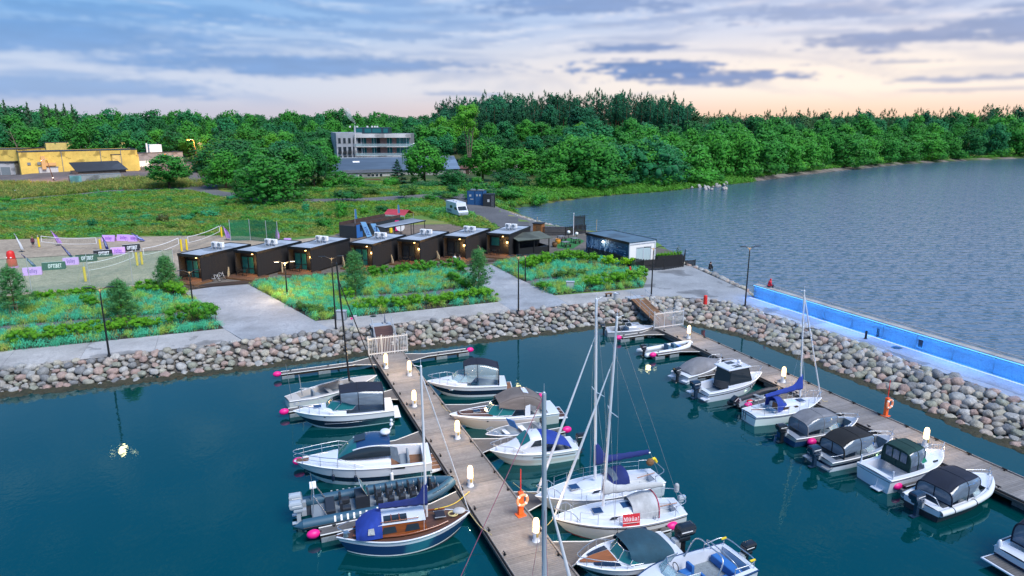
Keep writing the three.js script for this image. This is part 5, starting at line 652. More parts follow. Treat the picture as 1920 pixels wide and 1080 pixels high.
{ const f = front('shipping_container', 'blue shipping container with pale lettering by the bay road', 'container', [876, 388], [906, 389], 358, 1.5), { t, W, H } = f; part(t, 'wall', [bx(W, H, 0.1, W / 2, H / 2, -0.05), bx(0.1, H, 2.5, 0.05, H / 2, -1.35), bx(0.1, H, 2.5, W - 0.05, H / 2, -1.35), bx(W - 0.2, H, 0.1, W / 2, H / 2, -2.6)], M([0.015, 0.09, 0.24], 0.6, { bumpMap: T.ribs, bumpScale: 0.03 })); part(t, 'roof', bx(W - 0.04, 0.08, 2.6, W / 2, H + 0.03, -1.35), mt.black); part(t, 'lettering', [bx(0.5, 0.45, 0.02, W * 0.2, H * 0.72, 0.02), bx(0.35, 0.45, 0.02, W * 0.62, H * 0.75, 0.02), bx(0.35, 0.45, 0.02, W * 0.8, H * 0.75, 0.02), bx(0.8, 0.2, 0.02, W * 0.3, H * 0.5, 0.02)], mt.cloWhite); part(t, 'roof_clutter', [bx(1, 0.3, 0.8, W * 0.3, H + 0.22, -1), bx(1.4, 0.2, 1, W * 0.75, H + 0.17, -1.4)], mt.seatGrey); for (const x of [0.06, W / 2, W - 0.06]) part(t, 'frame_post', bx(0.1, H, 0.1, x, H / 2, 0.02), mt.navyMid); }
{ const f = front('storage_container', 'long black container beside the blue one at the shore', 'container', [906, 390], [928, 390], 365, 1.5), { t, W, H } = f; part(t, 'wall', [bx(W, H, 2.4, W / 2, H / 2, -1.2)], M([0.012, 0.016, 0.022], 0.6, { bumpMap: T.ribs, bumpScale: 0.03 })); part(t, 'roof', bx(W + 0.1, 0.08, 2.5, W / 2, H + 0.04, -1.2), mt.black); part(t, 'sign', bx(0.5, 0.6, 0.03, W * 0.45, H * 0.55, 0.02), mt.cloWhite); part(t, 'door_bar', [bx(0.04, H * 0.9, 0.04, W * 0.75, H / 2, 0.03), bx(0.04, H * 0.9, 0.04, W * 0.85, H / 2, 0.03)], mt.galv); }
{ const t = thing('boulder', 'single pale pinkish boulder beside the road behind the motorhome', 'boulder', G(814, 386, 1.5)); const m = part(t, 'stone', stoneGeos[3], paleRock); m.scale.set(0.9, 0.6, 0.8); m.position.y = 0.35; }
{ const p = G(546, 380, 1.6), m = solid('pole', 'short pale post on the verge of the bend in the road', 'pole', [cyl(0.09, 0.11, 2.4, 0, 0, 0, 8), sph(0.11, 0, 2.4, 0)], mt.offwhite); m.position.copy(p); }
// ---- block of flats
{
  const zc = -252, c = V(xAt(zc, 668, 300), 1.6, zc), t = thing('block_of_flats', 'white and grey block of flats with balconies behind the grey barn', 'building', c, 0.03), W = (768 - 668) * 252 / FOC, H = yAt(zc, 251) - 1.6, LW = 15, fl = 3.3;
  const wm = M([0.85, 0.82, 0.8], 0.8, { map: T.stain }), gm = M([0.42, 0.45, 0.5], 0.8, { map: T.stain }), rd = M([0.5, 0.28, 0.24], 0.85, { map: T.rock });
  part(t, 'wall', [bx(W, H, 12, W / 2, H / 2, -8)], M([0.18, 0.19, 0.2], 0.9)); part(t, 'front_band', [bx(W + 0.2, 1.35, 2.1, W / 2, H - 0.67, -1.0)], wm);
  for (let k = 1; k <= 3; k++) { const y = H - 1.35 - k * fl + 0.1; part(t, 'balcony_slab', bx(W + 1.6, 0.24, 2.2, W / 2 + 0.7, y, -0.9), wm); const rl = part(t, 'balcony_rail', [bx(W + 1.5, 0.06, 0.05, W / 2 + 0.7, y + 1.05, 0.16)], mt.galv); part(rl, 'rail_glass', bx(W + 1.4, 0.85, 0.02, W / 2 + 0.7, y + 0.58, 0.15), mt.glass);
    const cellsX = [[0.6, 1.9, 'g'], [2.7, 1.6, 'g'], [4.6, 1.8, 'r'], [6.4, 1.4, 'g'], [8, 1.2, 'd'], [9.8, 2.4, 'r'], [12.0, 1.6, 'g'], [13.8, 1.4, 'r'], [15.8, 2.6, 'g'], [18.2, 1.8, 'g']]; for (const [x, w, m] of cellsX) if (x + w / 2 < W) { const pn = part(t, m === 'r' ? 'wall_panel' : 'window', bx(w, fl - 0.5, 0.12, x, y + (fl - 0.2) / 2 + 0.12, -1.95 + (m === 'r' ? 0.06 : 0)), m === 'r' ? rd : m === 'd' ? mt.smoke : mt.tealGlass); if (m === 'g') part(pn, 'frame', [bx(0.1, fl - 0.5, 0.2, x, y + (fl - 0.2) / 2 + 0.12, -1.94)], mt.whiteMatt); } }
  part(t, 'corner_post', [bx(0.35, H, 0.35, 0.1, H / 2, -0.1)], wm); part(t, 'drain_pipe', cyl(0.1, 0.1, H, -0.3, 0, 0.1, 8), mt.galv);
  const wing = part(t, 'side_wing', [bx(9.2, H + 0.4, LW, 0, (H + 0.4) / 2, 0, 0.34).translate(-4.6, 0, -7)], gm);
  for (let k = 0; k < 4; k++) for (let j = 0; j < 5; j++) { const u = -3.5 + j * 1.75, y = H - 2.4 - k * 3.1, a = 0.34, lx = u * Math.cos(a) + (LW / 2 + 0.03) * Math.sin(a) - 4.6, lz = -u * Math.sin(a) + (LW / 2 + 0.03) * Math.cos(a) - 7; if (y < 2) continue; const w = part(t, 'window', bx(0.95, 1.9, 0.08, lx, y, lz, a), mt.smoke); part(w, 'frame', [bx(0.1, 1.95, 0.16, lx - 0.5 * Math.cos(a), y, lz + 0.5 * Math.sin(a), a), bx(0.1, 1.95, 0.16, lx + 0.5 * Math.cos(a), y, lz - 0.5 * Math.sin(a), a)], k ? mt.black : wm); if (k) part(t, 'balcony_box', bx(1.1, 0.9, 0.5, lx + 0.2 * Math.sin(a), y - 1.0, lz + 0.26 * Math.cos(a), a), mt.black); }
  const rt = part(t, 'rooftop', [bx(13, 2.2, 6, 5.5, H + 1.1, -6)], M([0.02, 0.04, 0.06], 0.3)); for (const [x, w] of [[1, 2.2], [4.2, 2.4], [7.4, 3.2], [10.6, 1.6]]) part(rt, 'pane', bx(w, 1.5, 0.06, x, H + 1.1, -2.96), mt.tealGlass);
  for (const x of [-2.4, 0.2, 3.9, 5.6, 6.6, 7.5]) part(t, 'roof_fan', [bx(0.55, 0.55, 0.55, x, H + 2.5, -4.2), cyl(0.12, 0.12, 0.3, x, H + 2.1, -4.2, 8)], mt.whiteMatt);
  part(t, 'chimney', cyl(0.28, 0.32, 3.2, -0.4, H - 0.4, -2.4, 10), mt.galv); part(t, 'parasol', [new THREE.ConeGeometry(1.3, 0.5, 12).translate(W + 1.4, H - fl - 0.2, -0.6), cyl(0.04, 0.04, 2, W + 1.4, H - fl - 2.4, -0.6, 6)], mt.whiteMatt);
  const sm = thing('smoke_plume', 'thin white wisp of smoke rising from the flats chimney', 'smoke', [c.x - 0.4, 1.6 + H + 2.6, c.z - 2.4]); part(sm, 'wisp', [0, 1, 2, 3, 4, 5, 6].map((i) => { const g = new THREE.IcosahedronGeometry(0.2 + i * 0.13, 3), p = g.attributes.position; for (let k = 0; k < p.count; k++) { const x = p.getX(k), y = p.getY(k), z = p.getZ(k), f = 1 + 0.35 * n3(x * 2 + i, y * 2, z * 2); p.setXYZ(k, x * f, y * f * 1.3, z * f); } g.computeVertexNormals(); return g.translate(-0.15 * i + 0.3 * Math.sin(i * 1.3) - 0.05 * i * i, 0.4 + i * 0.78, 0); }), new THREE.MeshStandardMaterial({ color: 0xdfe6ea, roughness: 1, transparent: true, opacity: 0.1, depthWrite: false }));
}
{ // grey barn
  const A = G(612, 338, 1.8), B = G(858, 331, 1.8), d = B.clone().sub(A), W = Math.hypot(d.x, d.z), t = thing('barn', 'long barn with blue-grey metal roof and white walls below the flats', 'barn', A, Math.atan2(-d.z, d.x)), ev = yAt(A.z, 321) - 1.8, rg = yAt(A.z - 8, 297) - 1.8;
  part(t, 'wall', [bx(W, ev, 0.3, W / 2, ev / 2, 0), bx(0.3, ev, 14, 0, ev / 2, -7.15), bx(0.3, ev, 14, W, ev / 2, -7.15)], M([0.5, 0.5, 0.49], 0.9, { map: T.stain })); part(t, 'gable', [plate([0, ev, 0], [0, ev, -14], [0, rg, -7], [0, rg, -7], 0.2), plate([W, ev, 0], [W, ev, -14], [W, rg, -7], [W, rg, -7], 0.2)].flat(), M([0.45, 0.46, 0.46], 0.9));
  const rf = part(t, 'roof', [...plate([-0.8, ev - 0.3, 0.8], [W + 0.8, ev - 0.3, 0.8], [W + 0.8, rg, -7], [-0.8, rg, -7], 0.12), ...plate([-0.8, rg, -7], [W + 0.8, rg, -7], [W + 0.8, ev - 0.3, -14.8], [-0.8, ev - 0.3, -14.8], 0.12)], roofTin); part(rf, 'ridge_cap', rods([[-0.8, rg + 0.06, -7], [W + 0.8, rg + 0.06, -7]], 0.15), roofGrey); part(rf, 'skylight', plate([W * 0.21, ev + (rg - ev) * 0.62 + 0.02, -4.2], [W * 0.26, ev + (rg - ev) * 0.62 + 0.02, -4.2], [W * 0.26, ev + (rg - ev) * 0.72 + 0.04, -4.9], [W * 0.21, ev + (rg - ev) * 0.72 + 0.04, -4.9], 0.2), mt.whiteMatt);
  const lean = part(t, 'lean_to', [bx(W * 0.36, ev * 0.8, 3.2, W * 0.31, ev * 0.4, 1.7)], M([0.55, 0.55, 0.53], 0.9, { map: T.stain })); part(lean, 'lean_to_roof', plate([W * 0.12, ev * 0.8, 3.7], [W * 0.5, ev * 0.8, 3.7], [W * 0.5, ev * 1.05, 0], [W * 0.12, ev * 1.05, 0], 0.12), M([0.16, 0.17, 0.18], 0.8, { map: T.rock }));
  for (const x of [0.17, 0.24, 0.3, 0.33, 0.36, 0.39, 0.56, 0.7, 0.83]) { const z = x < 0.5 ? 3.33 : 0.17, w = part(t, 'window', bx(0.8, 0.9, 0.08, W * x, ev * 0.5, z), mt.smoke); part(w, 'frame', [bx(0.95, 0.1, 0.12, W * x, ev * 0.5 + 0.5, z), bx(0.95, 0.1, 0.12, W * x, ev * 0.5 - 0.5, z)], mt.whiteMatt); } part(t, 'door', bx(1.4, 1.9, 0.1, W * 0.205, 0.95, 3.34), mt.seatGrey);
  const wr = thing('rusty_annex', 'low annex with rusty red roof at the right end of the barn', 'shed', G(862, 329, 1.8), Math.atan2(-d.z, d.x)); part(wr, 'wall', bx(9, 2.4, 5, 2.5, 1.2, -3), M([0.5, 0.42, 0.4], 0.9, { map: T.rock })); part(wr, 'roof', plate([-2.3, 2.4, 0], [7.4, 2.4, 0], [7.4, 3.1, -6], [-2.3, 3.1, -6], 0.15), M([0.28, 0.13, 0.1], 0.9, { map: T.rock })); part(wr, 'door', bx(1.2, 1.9, 0.08, 3, 0.95, -0.46), mt.timberDark);
  const rb = front('boat_shed', 'dark red boat shed with pale roof among the shore bushes', 'shed', [941, 327], [985, 325], 310, 2.2); part(rb.t, 'wall', bx(rb.W, rb.H * 0.6, 4, rb.W / 2, rb.H * 0.3, -2), M([0.3, 0.03, 0.04], 0.8, { map: T.wood })); part(rb.t, 'roof', plate([-0.6, rb.H * 0.62, 0.6], [rb.W + 0.6, rb.H * 0.62, 0.6], [rb.W + 0.6, rb.H, -4.4], [-0.6, rb.H, -4.4], 0.14), M([0.35, 0.3, 0.26], 0.8, { map: T.rock })); part(rb.t, 'window', [bx(1.6, 0.8, 0.06, rb.W * 0.4, rb.H * 0.38, 0.03)], mt.glass); part(rb.t, 'cabin_top', bx(2.4, 1.1, 2, rb.W * 0.35, rb.H + 0.2, -2.5), mt.whiteMatt);
  const wp = thing('timber_stack', 'heap of dark timber lying before the barn', 'timber', G(700, 340, 2.0)); for (let i = 0; i < 9; i++) part(wp, 'plank', bx(4.5, 0.25, 0.4, (i % 3) * 0.7 - 1, 0.14 + Math.floor(i / 3) * 0.27, (i % 3) * 0.6, 0.12 * (i % 4)), mt.timber);
}
{ // yellow halls
  const ym = M([1, 0.7, 0.16], 0.85, { map: T.stain }), ym2 = M([1, 0.74, 0.24], 0.85, { map: T.stain }), tar = M([0.05, 0.065, 0.085], 0.8, { map: T.stain });
  const hall = (label, a, b, topPy, depth, wall, y0, roof = tar) => { const f = front('factory_hall', label, 'building', a, b, topPy, y0), { t, W, H } = f; part(t, 'wall', [bx(W, H, 0.4, W / 2, H / 2, -0.2), bx(0.4, H, depth - 0.4, 0.2, H / 2, -depth / 2 - 0.2), bx(0.4, H, depth - 0.4, W - 0.2, H / 2, -depth / 2 - 0.2), bx(W - 0.8, H, 0.4, W / 2, H / 2, -depth + 0.2)], wall); part(t, 'roof', [bx(W - 0.5, 0.3, depth - 0.5, W / 2, H - 0.25, -depth / 2)], roof); part(t, 'roof_edge', [bx(W + 0.2, 0.3, 0.3, W / 2, H + 0.16, -0.1), bx(0.3, 0.3, depth, 0, H + 0.16, -depth / 2 - 0.26), bx(0.3, 0.3, depth, W, H + 0.16, -depth / 2 - 0.26)], tar); return f; };
  const f1 = hall('long yellow factory hall with white doors and drain pipes', [42, 334], [262, 325], 286, 20, ym, 1.7);
  for (const [x, w, h] of [[0.22, 5.5, 3.2]]) { const d = part(f1.t, 'loading_door', bx(w, h, 0.12, f1.W * x, h / 2, 0.03), M([0.55, 0.55, 0.55], 0.8, { bumpMap: T.seams, bumpScale: 0.03 })); part(d, 'frame', [bx(w + 0.4, 0.3, 0.2, f1.W * x, h + 0.15, 0.06), bx(0.25, h, 0.2, f1.W * x - w / 2 - 0.1, h / 2, 0.06)], mt.seatGrey); }
  part(f1.t, 'duct', [bx(1.2, 4.5, 0.8, f1.W * 0.185, f1.H - 3.6, 0.5), bx(3.2, 1, 0.5, f1.W * 0.24, f1.H - 4.2, 0.35)], M([0.7, 0.4, 0.16], 0.8)); for (const x of [0.07, 0.15]) part(f1.t, 'wall_vent', bx(1.0, 0.9, 0.2, f1.W * x, f1.H * 0.55, 0.1), mt.floatc); for (const x of [0.34, 0.67, 0.85]) part(f1.t, 'drain_pipe', [cyl(0.1, 0.1, f1.H * 0.8, f1.W * x, f1.H * 0.2, 0.2, 6)], mt.seatGrey); part(f1.t, 'plinth', bx(f1.W, 0.6, 0.14, f1.W / 2, 0.3, 0.075), mt.floatc);
  const f2 = hall('upper yellow hall block rising behind the long yellow hall', [93, 318], [242, 312], 268, 16, ym2, 1.7); part(f2.t, 'white_box', bx(9, 2.2, 4, f2.W * 0.5, f2.H - 2.6, 2.4), mt.whiteMatt); for (const x of [0.2, 0.43, 0.67]) part(f2.t, 'roof_vent', cyl(0.3, 0.3, 0.9, f2.W * x, f2.H, -5, 8), mt.seatGrey);
  const f3 = hall('yellow hall wing at the left edge of the frame with white ground floor', [-70, 330], [41, 329], 281, 18, ym, 1.7); part(f3.t, 'white_annex', [bx(f3.W * 0.98, 4.6, 3, f3.W * 0.5, 2.3, 1.6)], M([0.6, 0.6, 0.62], 0.85, { map: T.stain })); part(f3.t, 'annex_roof', bx(f3.W, 0.5, 3.4, f3.W * 0.5, 4.85, 1.6), tar); for (let i = 0; i < 5; i++) part(f3.t, 'loading_door', bx(3, 3.2, 0.1, f3.W * (0.15 + 0.17 * i), 1.6, 3.13), mt.floatc);
  const f4 = hall('grey hall with flat roof right of the yellow halls', [262, 322], [346, 318], 288, 26, M([0.3, 0.31, 0.35], 0.85, { map: T.stain }), 1.7); part(f4.t, 'loading_door', bx(4.5, 4, 0.12, f4.W * 0.14, 2, 0.04), mt.whiteMatt); part(f4.t, 'flue', [cyl(0.35, 0.35, 4, f4.W * 0.38, f4.H - 0.5, -9, 8), cyl(0.35, 0.35, 2.8, f4.W * 0.45, f4.H - 0.5, -9, 8)], mt.whiteMatt); part(f4.t, 'rooftop_box', bx(4.5, 3.2, 4, f4.W * 0.6, f4.H + 1.3, -12), mt.whiteMatt); part(f4.t, 'wall_lamp', bx(0.5, 0.3, 0.3, f4.W * 0.6, f4.H - 0.6, 0.2), glow.sodium); part(f4.t, 'window', [bx(1.2, 1, 0.06, f4.W * 0.72, f4.H * 0.55, 0.04), bx(1.2, 1, 0.06, f4.W * 0.85, f4.H * 0.55, 0.04)], mt.smoke);
  const f5 = hall('lower yellow annex at the right end of the long hall', [215, 327], [264, 324], 291, 8, ym2, 1.75);
  const sh = front('storage_shed', 'shed with dark tarred roof before the long yellow hall', 'shed', [148, 338], [238, 333], 322, 1.7); part(sh.t, 'wall', bx(sh.W, sh.H, 8, sh.W / 2, sh.H / 2, -4), M([0.35, 0.32, 0.28], 0.9, { map: T.rock })); part(sh.t, 'roof', plate([-0.5, sh.H, 0.6], [sh.W + 0.5, sh.H, 0.6], [sh.W + 0.2, sh.H + 2.6, -7.5], [-0.2, sh.H + 2.6, -7.5], 0.2), tar); part(sh.t, 'door', bx(2, 2.2, 0.1, sh.W * 0.93, 1.1, 0.04), mt.timberDark);
  const ct = front('shipping_container', 'long weathered pale container before the dark-roofed shed', 'container', [133, 349], [229, 344], 330, 1.7); part(ct.t, 'wall', bx(ct.W, ct.H, 2.6, ct.W / 2, ct.H / 2, -1.3), M([0.42, 0.44, 0.46], 0.8, { map: T.stain, bumpMap: T.ribs, bumpScale: 0.05 })); part(ct.t, 'roof', bx(ct.W + 0.1, 0.1, 2.7, ct.W / 2, ct.H + 0.05, -1.3), mt.floatc); part(ct.t, 'end_panel', bx(3, ct.H * 0.95, 0.06, 1.5, ct.H / 2, 0.03), M([0.2, 0.5, 0.52], 0.8, { map: T.stain }));
  [[60, 361, 'grey junk heap on the verge at the left'], [170, 357, 'grey junk heap on the verge right of the container'], [205, 355, 'pale junk heap on the verge left of the round tree'], [233, 354, 'brownish plank heap on the verge beside the round tree'], [35, 361, 'pale junk heap at the far left verge']].forEach(([u, v, l], i) => { const t = thing('scrap_heap', l, 'scrap'), R = rngOf(80 + i); t.position.copy(G(u, v, 1.6)); for (let k = 0; k < 6; k++) part(t, 'piece', cbx(1 + R() * 1.6, 0.3 + R() * 0.5, 0.6 + R(), (R() - 0.5) * 2.4, 0, (R() - 0.5) * 1.4, 0.05, R() * 3), i === 3 ? mt.timber : [mt.floatc, mt.seatGrey, mt.whiteMatt][k % 3]); });
}
{ // street lamp on its tripod of poles, glowing orange
  const p = G(373, 322, 1.7), h = yAt(p.z, 262) - 1.7, t = thing('street_lamp', 'tall wooden street lamp with glowing orange head by the yard', 'street lamp', p); part(t, 'pole', rod([0, 0, 0], [-0.7, h, 0], 0.2, 0.12, 8), mt.timber); part(t, 'brace', rod([1.4, 0, 0.4], [-0.4, h * 0.8, 0], 0.18, 0.12, 8), mt.timber); part(t, 'arm', rods([[-0.7, h, 0], [-2.2, h + 0.15, 0.6]], 0.06), mt.galv); part(t, 'lamp_head', sph(0.42, -2.5, h + 0.02, 0.7, 1.5, 0.5, 0.9), glow.sodium); point(t, [1, 0.45, 0.1], 700, -2.5, h - 0.7, 0.7, 8);
  const q = G(382, 318, 1.7), u = thing('utility_pole', 'grey leaning utility pole right of the orange street lamp', 'pole', q); part(u, 'pole', rod([0, 0, 0], [-0.6, yAt(q.z, 266) - 1.7, 0], 0.18, 0.12, 8), mt.galv); part(u, 'crossarm', bx(1.6, 0.12, 0.12, -0.55, yAt(q.z, 269) - 1.7, 0), mt.galv);
  const w = G(99, 342, 1.7), v = thing('utility_pole', 'leaning dark pole before the loading door of the yellow hall', 'pole', w); part(v, 'pole', rod([0.6, 0, 0], [-0.8, yAt(w.z, 300) - 1.7, 0], 0.16, 0.1, 8), mt.timberDark); part(v, 'lamp_head', sph(0.3, 0.3, 1.4, 0, 1, 0.7, 1), mt.whiteMatt); point(v, [1, 0.5, 0.25], 260, 0, 6.6, 4, 8);
  part(v, 'yard_lamp', sph(0.22, 0, 7.1, 4.0), glow.sodium); part(v, 'lamp_arm', rod([-0.5, 7.4, 0], [0, 7.25, 3.9], 0.05, 0.05), mt.galv);
}
// ================================================================ PIERS AND THEIR FITTINGS
const DK = 0.62;
function pier(label, l0, r0, l1, r1, extra, gateName) {
  const a = G(...l0, DK).add(G(...r0, DK)).multiplyScalar(0.5), b = G(...l1, DK).add(G(...r1, DK)).multiplyScalar(0.5), d = b.clone().sub(a).setY(0).normalize();
  const W = 2.75, L = a.distanceTo(b) + extra, t = thing('pier', label, 'pier', [a.x, 0, a.z], Math.atan2(d.x, d.z)); t.updateMatrixWorld();
  const n = Math.round(L / 2.4); for (let i = 0; i < n; i++) { const z = (i + 0.5) * L / n; part(t, 'deck_panel', bx(W - 0.16, 0.09, L / n - 0.03, 0, DK - 0.045, z), [mt.deck, deckB, deckC][(i * 5 + (i >> 2)) % 3]); if (i % 2 === 0) part(t, 'float', cbx(W - 0.5, 0.55, L / n * 1.25, 0, -0.12, z + 0.5, 0.05), mt.floatc); }
  for (const s of [-1, 1]) { part(t, 'edge_beam', bx(0.12, 0.24, L, s * (W / 2 - 0.02), DK - 0.11, L / 2), mt.timberDark); part(t, 'fender_plank', bx(0.05, 0.16, L, s * (W / 2 + 0.07), DK - 0.14, L / 2), mt.finger); part(t, 'edge_rail', bx(0.09, 0.06, L, s * (W / 2 - 0.04), DK + 0.04, L / 2), mt.deck); }
  const cg = mg([cyl(0.05, 0.06, 0.14, 0, 0, 0, 8), rod([-0.15, 0.13, 0], [0.15, 0.13, 0], 0.035, 0.035)]); for (let z = 1.5; z < L - 1; z += 2.15) for (const s of [-1, 1]) { const c = part(t, 'mooring_cleat', cg, mt.rubber); c.position.set(s * (W / 2 - 0.18), DK, z + s * 0.5); c.rotation.y = Math.PI / 2; }
  return { t, W, L, local: (px, py, y) => t.worldToLocal(G(px, py, y)) };
}
const deckB = M([0.44, 0.415, 0.4], 0.85, { map: T.planks, bumpMap: T.planksH, bumpScale: 0.012 }), deckC = M([0.35, 0.33, 0.315], 0.85, { map: T.planks, bumpMap: T.planksH, bumpScale: 0.012 });
const pier1 = pier('left wooden pier with glowing pedestals running down the middle of the harbour', [698, 671], [757, 656], [952, 1048], [1040, 1034], 12), pier2 = pier('right wooden pier between the small motorboats and the boulder bank', [1237, 622], [1268, 606], [1920, 945], [1920, 893], 12);
const stripe = M([0.62, 0.62, 0.6], 0.7);
function finger(P0, px, py, label, sideOnly) {
  const q = P0.local(px, py, 0.45), s = Math.sign(q.x), L = Math.abs(q.x) - P0.W / 2 - 0.15, t = thing('finger_dock', label, 'finger dock', P0.t.localToWorld(V(s * (P0.W / 2 + 0.12), 0, q.z)), P0.t.rotation.y + (s > 0 ? 0 : Math.PI));
  const top = 0.47; part(t, 'deck', poly([[0, -1.05], [1.7, -0.36], [L, -0.33], [L, 0.33], [1.7, 0.36], [0, 1.05]], top, 0.07), mt.finger);
  part(t, 'edge_strip', [rods([[0, top, -1.06], [1.7, top, -0.38], [L, top, -0.35]], 0.035), rods([[0, top, 1.06], [1.7, top, 0.38], [L, top, 0.35]], 0.035)].flat(), stripe); part(t, 'frame', [bx(L, 0.16, 0.08, L / 2, top - 0.16, -0.24), bx(L, 0.16, 0.08, L / 2, top - 0.16, 0.24)], mt.timberDark);
  for (const x of [0.55, 0.93]) part(t, 'float', cbx(1.0, 0.4, 0.62, L * x, -0.12, 0, 0.04), mt.floatc); part(t, 'end_buoy', sph(0.26, L + 0.3, 0.42, 0, 1.35, 0.9, 0.9), mt.pink); part(t, 'buoy_tie', rod([L - 0.1, top + 0.02, 0], [L + 0.1, 0.45, 0], 0.05), mt.rubber);
  for (const x of [L * 0.5, L * 0.9]) part(t, 'mooring_cleat', [cyl(0.04, 0.05, 0.1, x, top, 0.2, 6), rod([x - 0.1, top + 0.1, 0.2], [x + 0.1, top + 0.1, 0.2], 0.025)], mt.rubber);
}
finger(pier1, 526, 700, 'empty finger dock behind the black-masted boat, left of the left gate'); finger(pier1, 540, 770, 'finger dock in front of the grey open boat'); finger(pier1, 568, 862, 'finger dock between the two large white cruisers at left'); finger(pier1, 598, 998, 'finger dock between the dark inflatable and the wooden boat');
finger(pier1, 876, 656, 'empty finger dock right of the left gate'); finger(pier1, 1010, 742, 'finger dock between the white cruiser and the brown-covered cruiser'); finger(pier1, 1056, 806, 'finger dock between the small grey boat and the blue-covered cabin boat'); finger(pier1, 1170, 897, 'finger dock behind the farther of the two sailing boats'); finger(pier1, 1252, 987, 'finger dock between the boat for sale and the dark-covered boat');
[[1164, 632, 'finger dock at the stern of the grey cuddy boat nearest the right gate'], [1229, 664, 'finger dock in front of the white inflatable dinghy'], [1304, 705, 'finger dock between the grey-tarped boat and the pilothouse boat'], [1408, 758, 'finger dock between the dark inflatable and the small white sailing boat'], [1528, 826, 'finger dock between the grey-hooded boat and the black-hooded boat'], [1688, 908, 'finger dock in front of the green-hooded boat'], [1890, 1020, 'finger dock at the right edge of the frame']].forEach(([u, v, l]) => finger(pier2, u, v, l));
// lit service pedestals
function pedestal(u, v, label) { const t = thing('power_pedestal', label, 'pedestal', G(u, v, DK), 0.4, 'lit service pedestals on the piers'); part(t, 'column', new THREE.LatheGeometry([[0.2, 0], [0.2, 0.04], [0.16, 0.06], [0.16, 0.5]].map(([a, b]) => new THREE.Vector2(a, b)), 14), mt.whiteMatt); const g = part(t, 'lamp_lens', new THREE.LatheGeometry([[0.15, 0.5], [0.17, 0.6], [0.16, 1.1], [0.11, 1.24], [0.001, 1.28]].map(([a, b]) => new THREE.Vector2(a, b)), 14), glow.pedestal); part(g, 'lens_rib', [torus(0.165, 0.014, 0, 0.52, 0), torus(0.172, 0.012, 0, 0.8, 0)], mt.offwhite); part(t, 'socket_box', [cbx(0.12, 0.2, 0.08, 0, 0.3, 0.16, 0.01), cbx(0.08, 0.18, 0.12, 0.16, 0.3, 0, 0.01)], M([0.5, 0.34, 0.1], 0.5)); point(t, [1, 0.66, 0.34], 11, 0, 1.42, 0, 6); }
[[724, 690, 'glowing pedestal on the left pier right inside the gate'], [768, 704, 'glowing pedestal on the left pier opposite the first white cruiser bow'], [777, 762, 'glowing pedestal on the left pier beside the stern of the navy-hulled cruiser'], [858, 822, 'glowing pedestal on the left pier at the bow of the brown-covered cruiser'], [882, 911, 'glowing pedestal on the left pier at the bow of the dark inflatable'], [1005, 1014, 'glowing pedestal on the left pier nearest the camera'], [1291, 634, 'glowing pedestal on the right pier nearest the gate'], [1468, 716, 'glowing pedestal on the right pier beside the small white sailing boat'], [1734, 836, 'glowing pedestal on the right pier behind the green-hooded boat']].forEach((a) => pedestal(...a));
// white picket gates and gangways
function gate(P0, label, glabel, topPx, ramp) {
  const t = thing('picket_gate', label, 'gate', P0.t.localToWorld(V(0, DK, 0.1)), P0.t.rotation.y), h = 1.75, w = 3.5, n = 24; for (let i = 0; i < n; i++) part(t, 'picket', bx(0.05, h, 0.03, -w / 2 + (i + 0.5) * w / n, h / 2 + 0.02, 0.03), mt.galv);
  part(t, 'rail', [bx(w, 0.08, 0.04, 0, 0.2, 0), bx(w, 0.08, 0.04, 0, h - 0.15, 0)], mt.whiteMatt); for (const x of [-w / 2, -0.55, 0.55, w / 2]) part(t, 'post', bx(0.09, h + 0.12, 0.09, x, h / 2 + 0.06, -0.06), mt.galv); part(t, 'lock_box', cbx(0.2, 0.3, 0.08, 0.4, 0.85, 0.05, 0.01), mt.galv); part(t, 'latch', rod([0.45, 1.0, 0.08], [0.2, 1.0, 0.08], 0.02), mt.black);
  const end = P0.t.worldToLocal(G(...topPx, PY + 0.05)), a = V(0, DK + 0.03, -0.1), b = V(end.x, PY + 0.06, end.z), wd = 0.9, g = thing('gangway', glabel, 'gangway', P0.t.position, P0.t.rotation.y); part(g, 'deck', plate([a.x - wd, a.y, a.z], [a.x + wd, a.y, a.z], [b.x + wd, b.y, b.z], [b.x - wd, b.y, b.z], 0.08), ramp); part(g, 'landing', bx(2, 0.1, 1.1, b.x, b.y + 0.03, b.z - 0.5), mt.galv);
  for (const s of [-1, 1]) { const o = V(s * (wd + 0.05), 0, 0), up = V(0, 0.95, 0), A = a.clone().add(o), B = b.clone().add(o); part(g, 'handrail', [...rods([A.clone().add(up), B.clone().add(up)], 0.03), ...rods([A.clone().add(V(0, 0.5, 0)), B.clone().add(V(0, 0.5, 0))], 0.018), ...[0, 0.33, 0.66, 1].map((k) => { const p = A.clone().lerp(B, k); return rod(p, p.clone().add(up), 0.025); })], mt.galv); part(g, 'girder', rods([A.clone().add(V(0, -0.12, 0)), B.clone().add(V(0, -0.12, 0))], 0.07), mt.blackMetal); }
}
gate(pier1, 'white picket gate at the head of the left pier', 'short ramp from the promenade down to the left pier gate', [716, 612], mt.brown); gate(pier2, 'grey-white picket gate at the head of the right pier', 'brown plank ramp down to the right pier gate', [1196, 560], mt.timber);
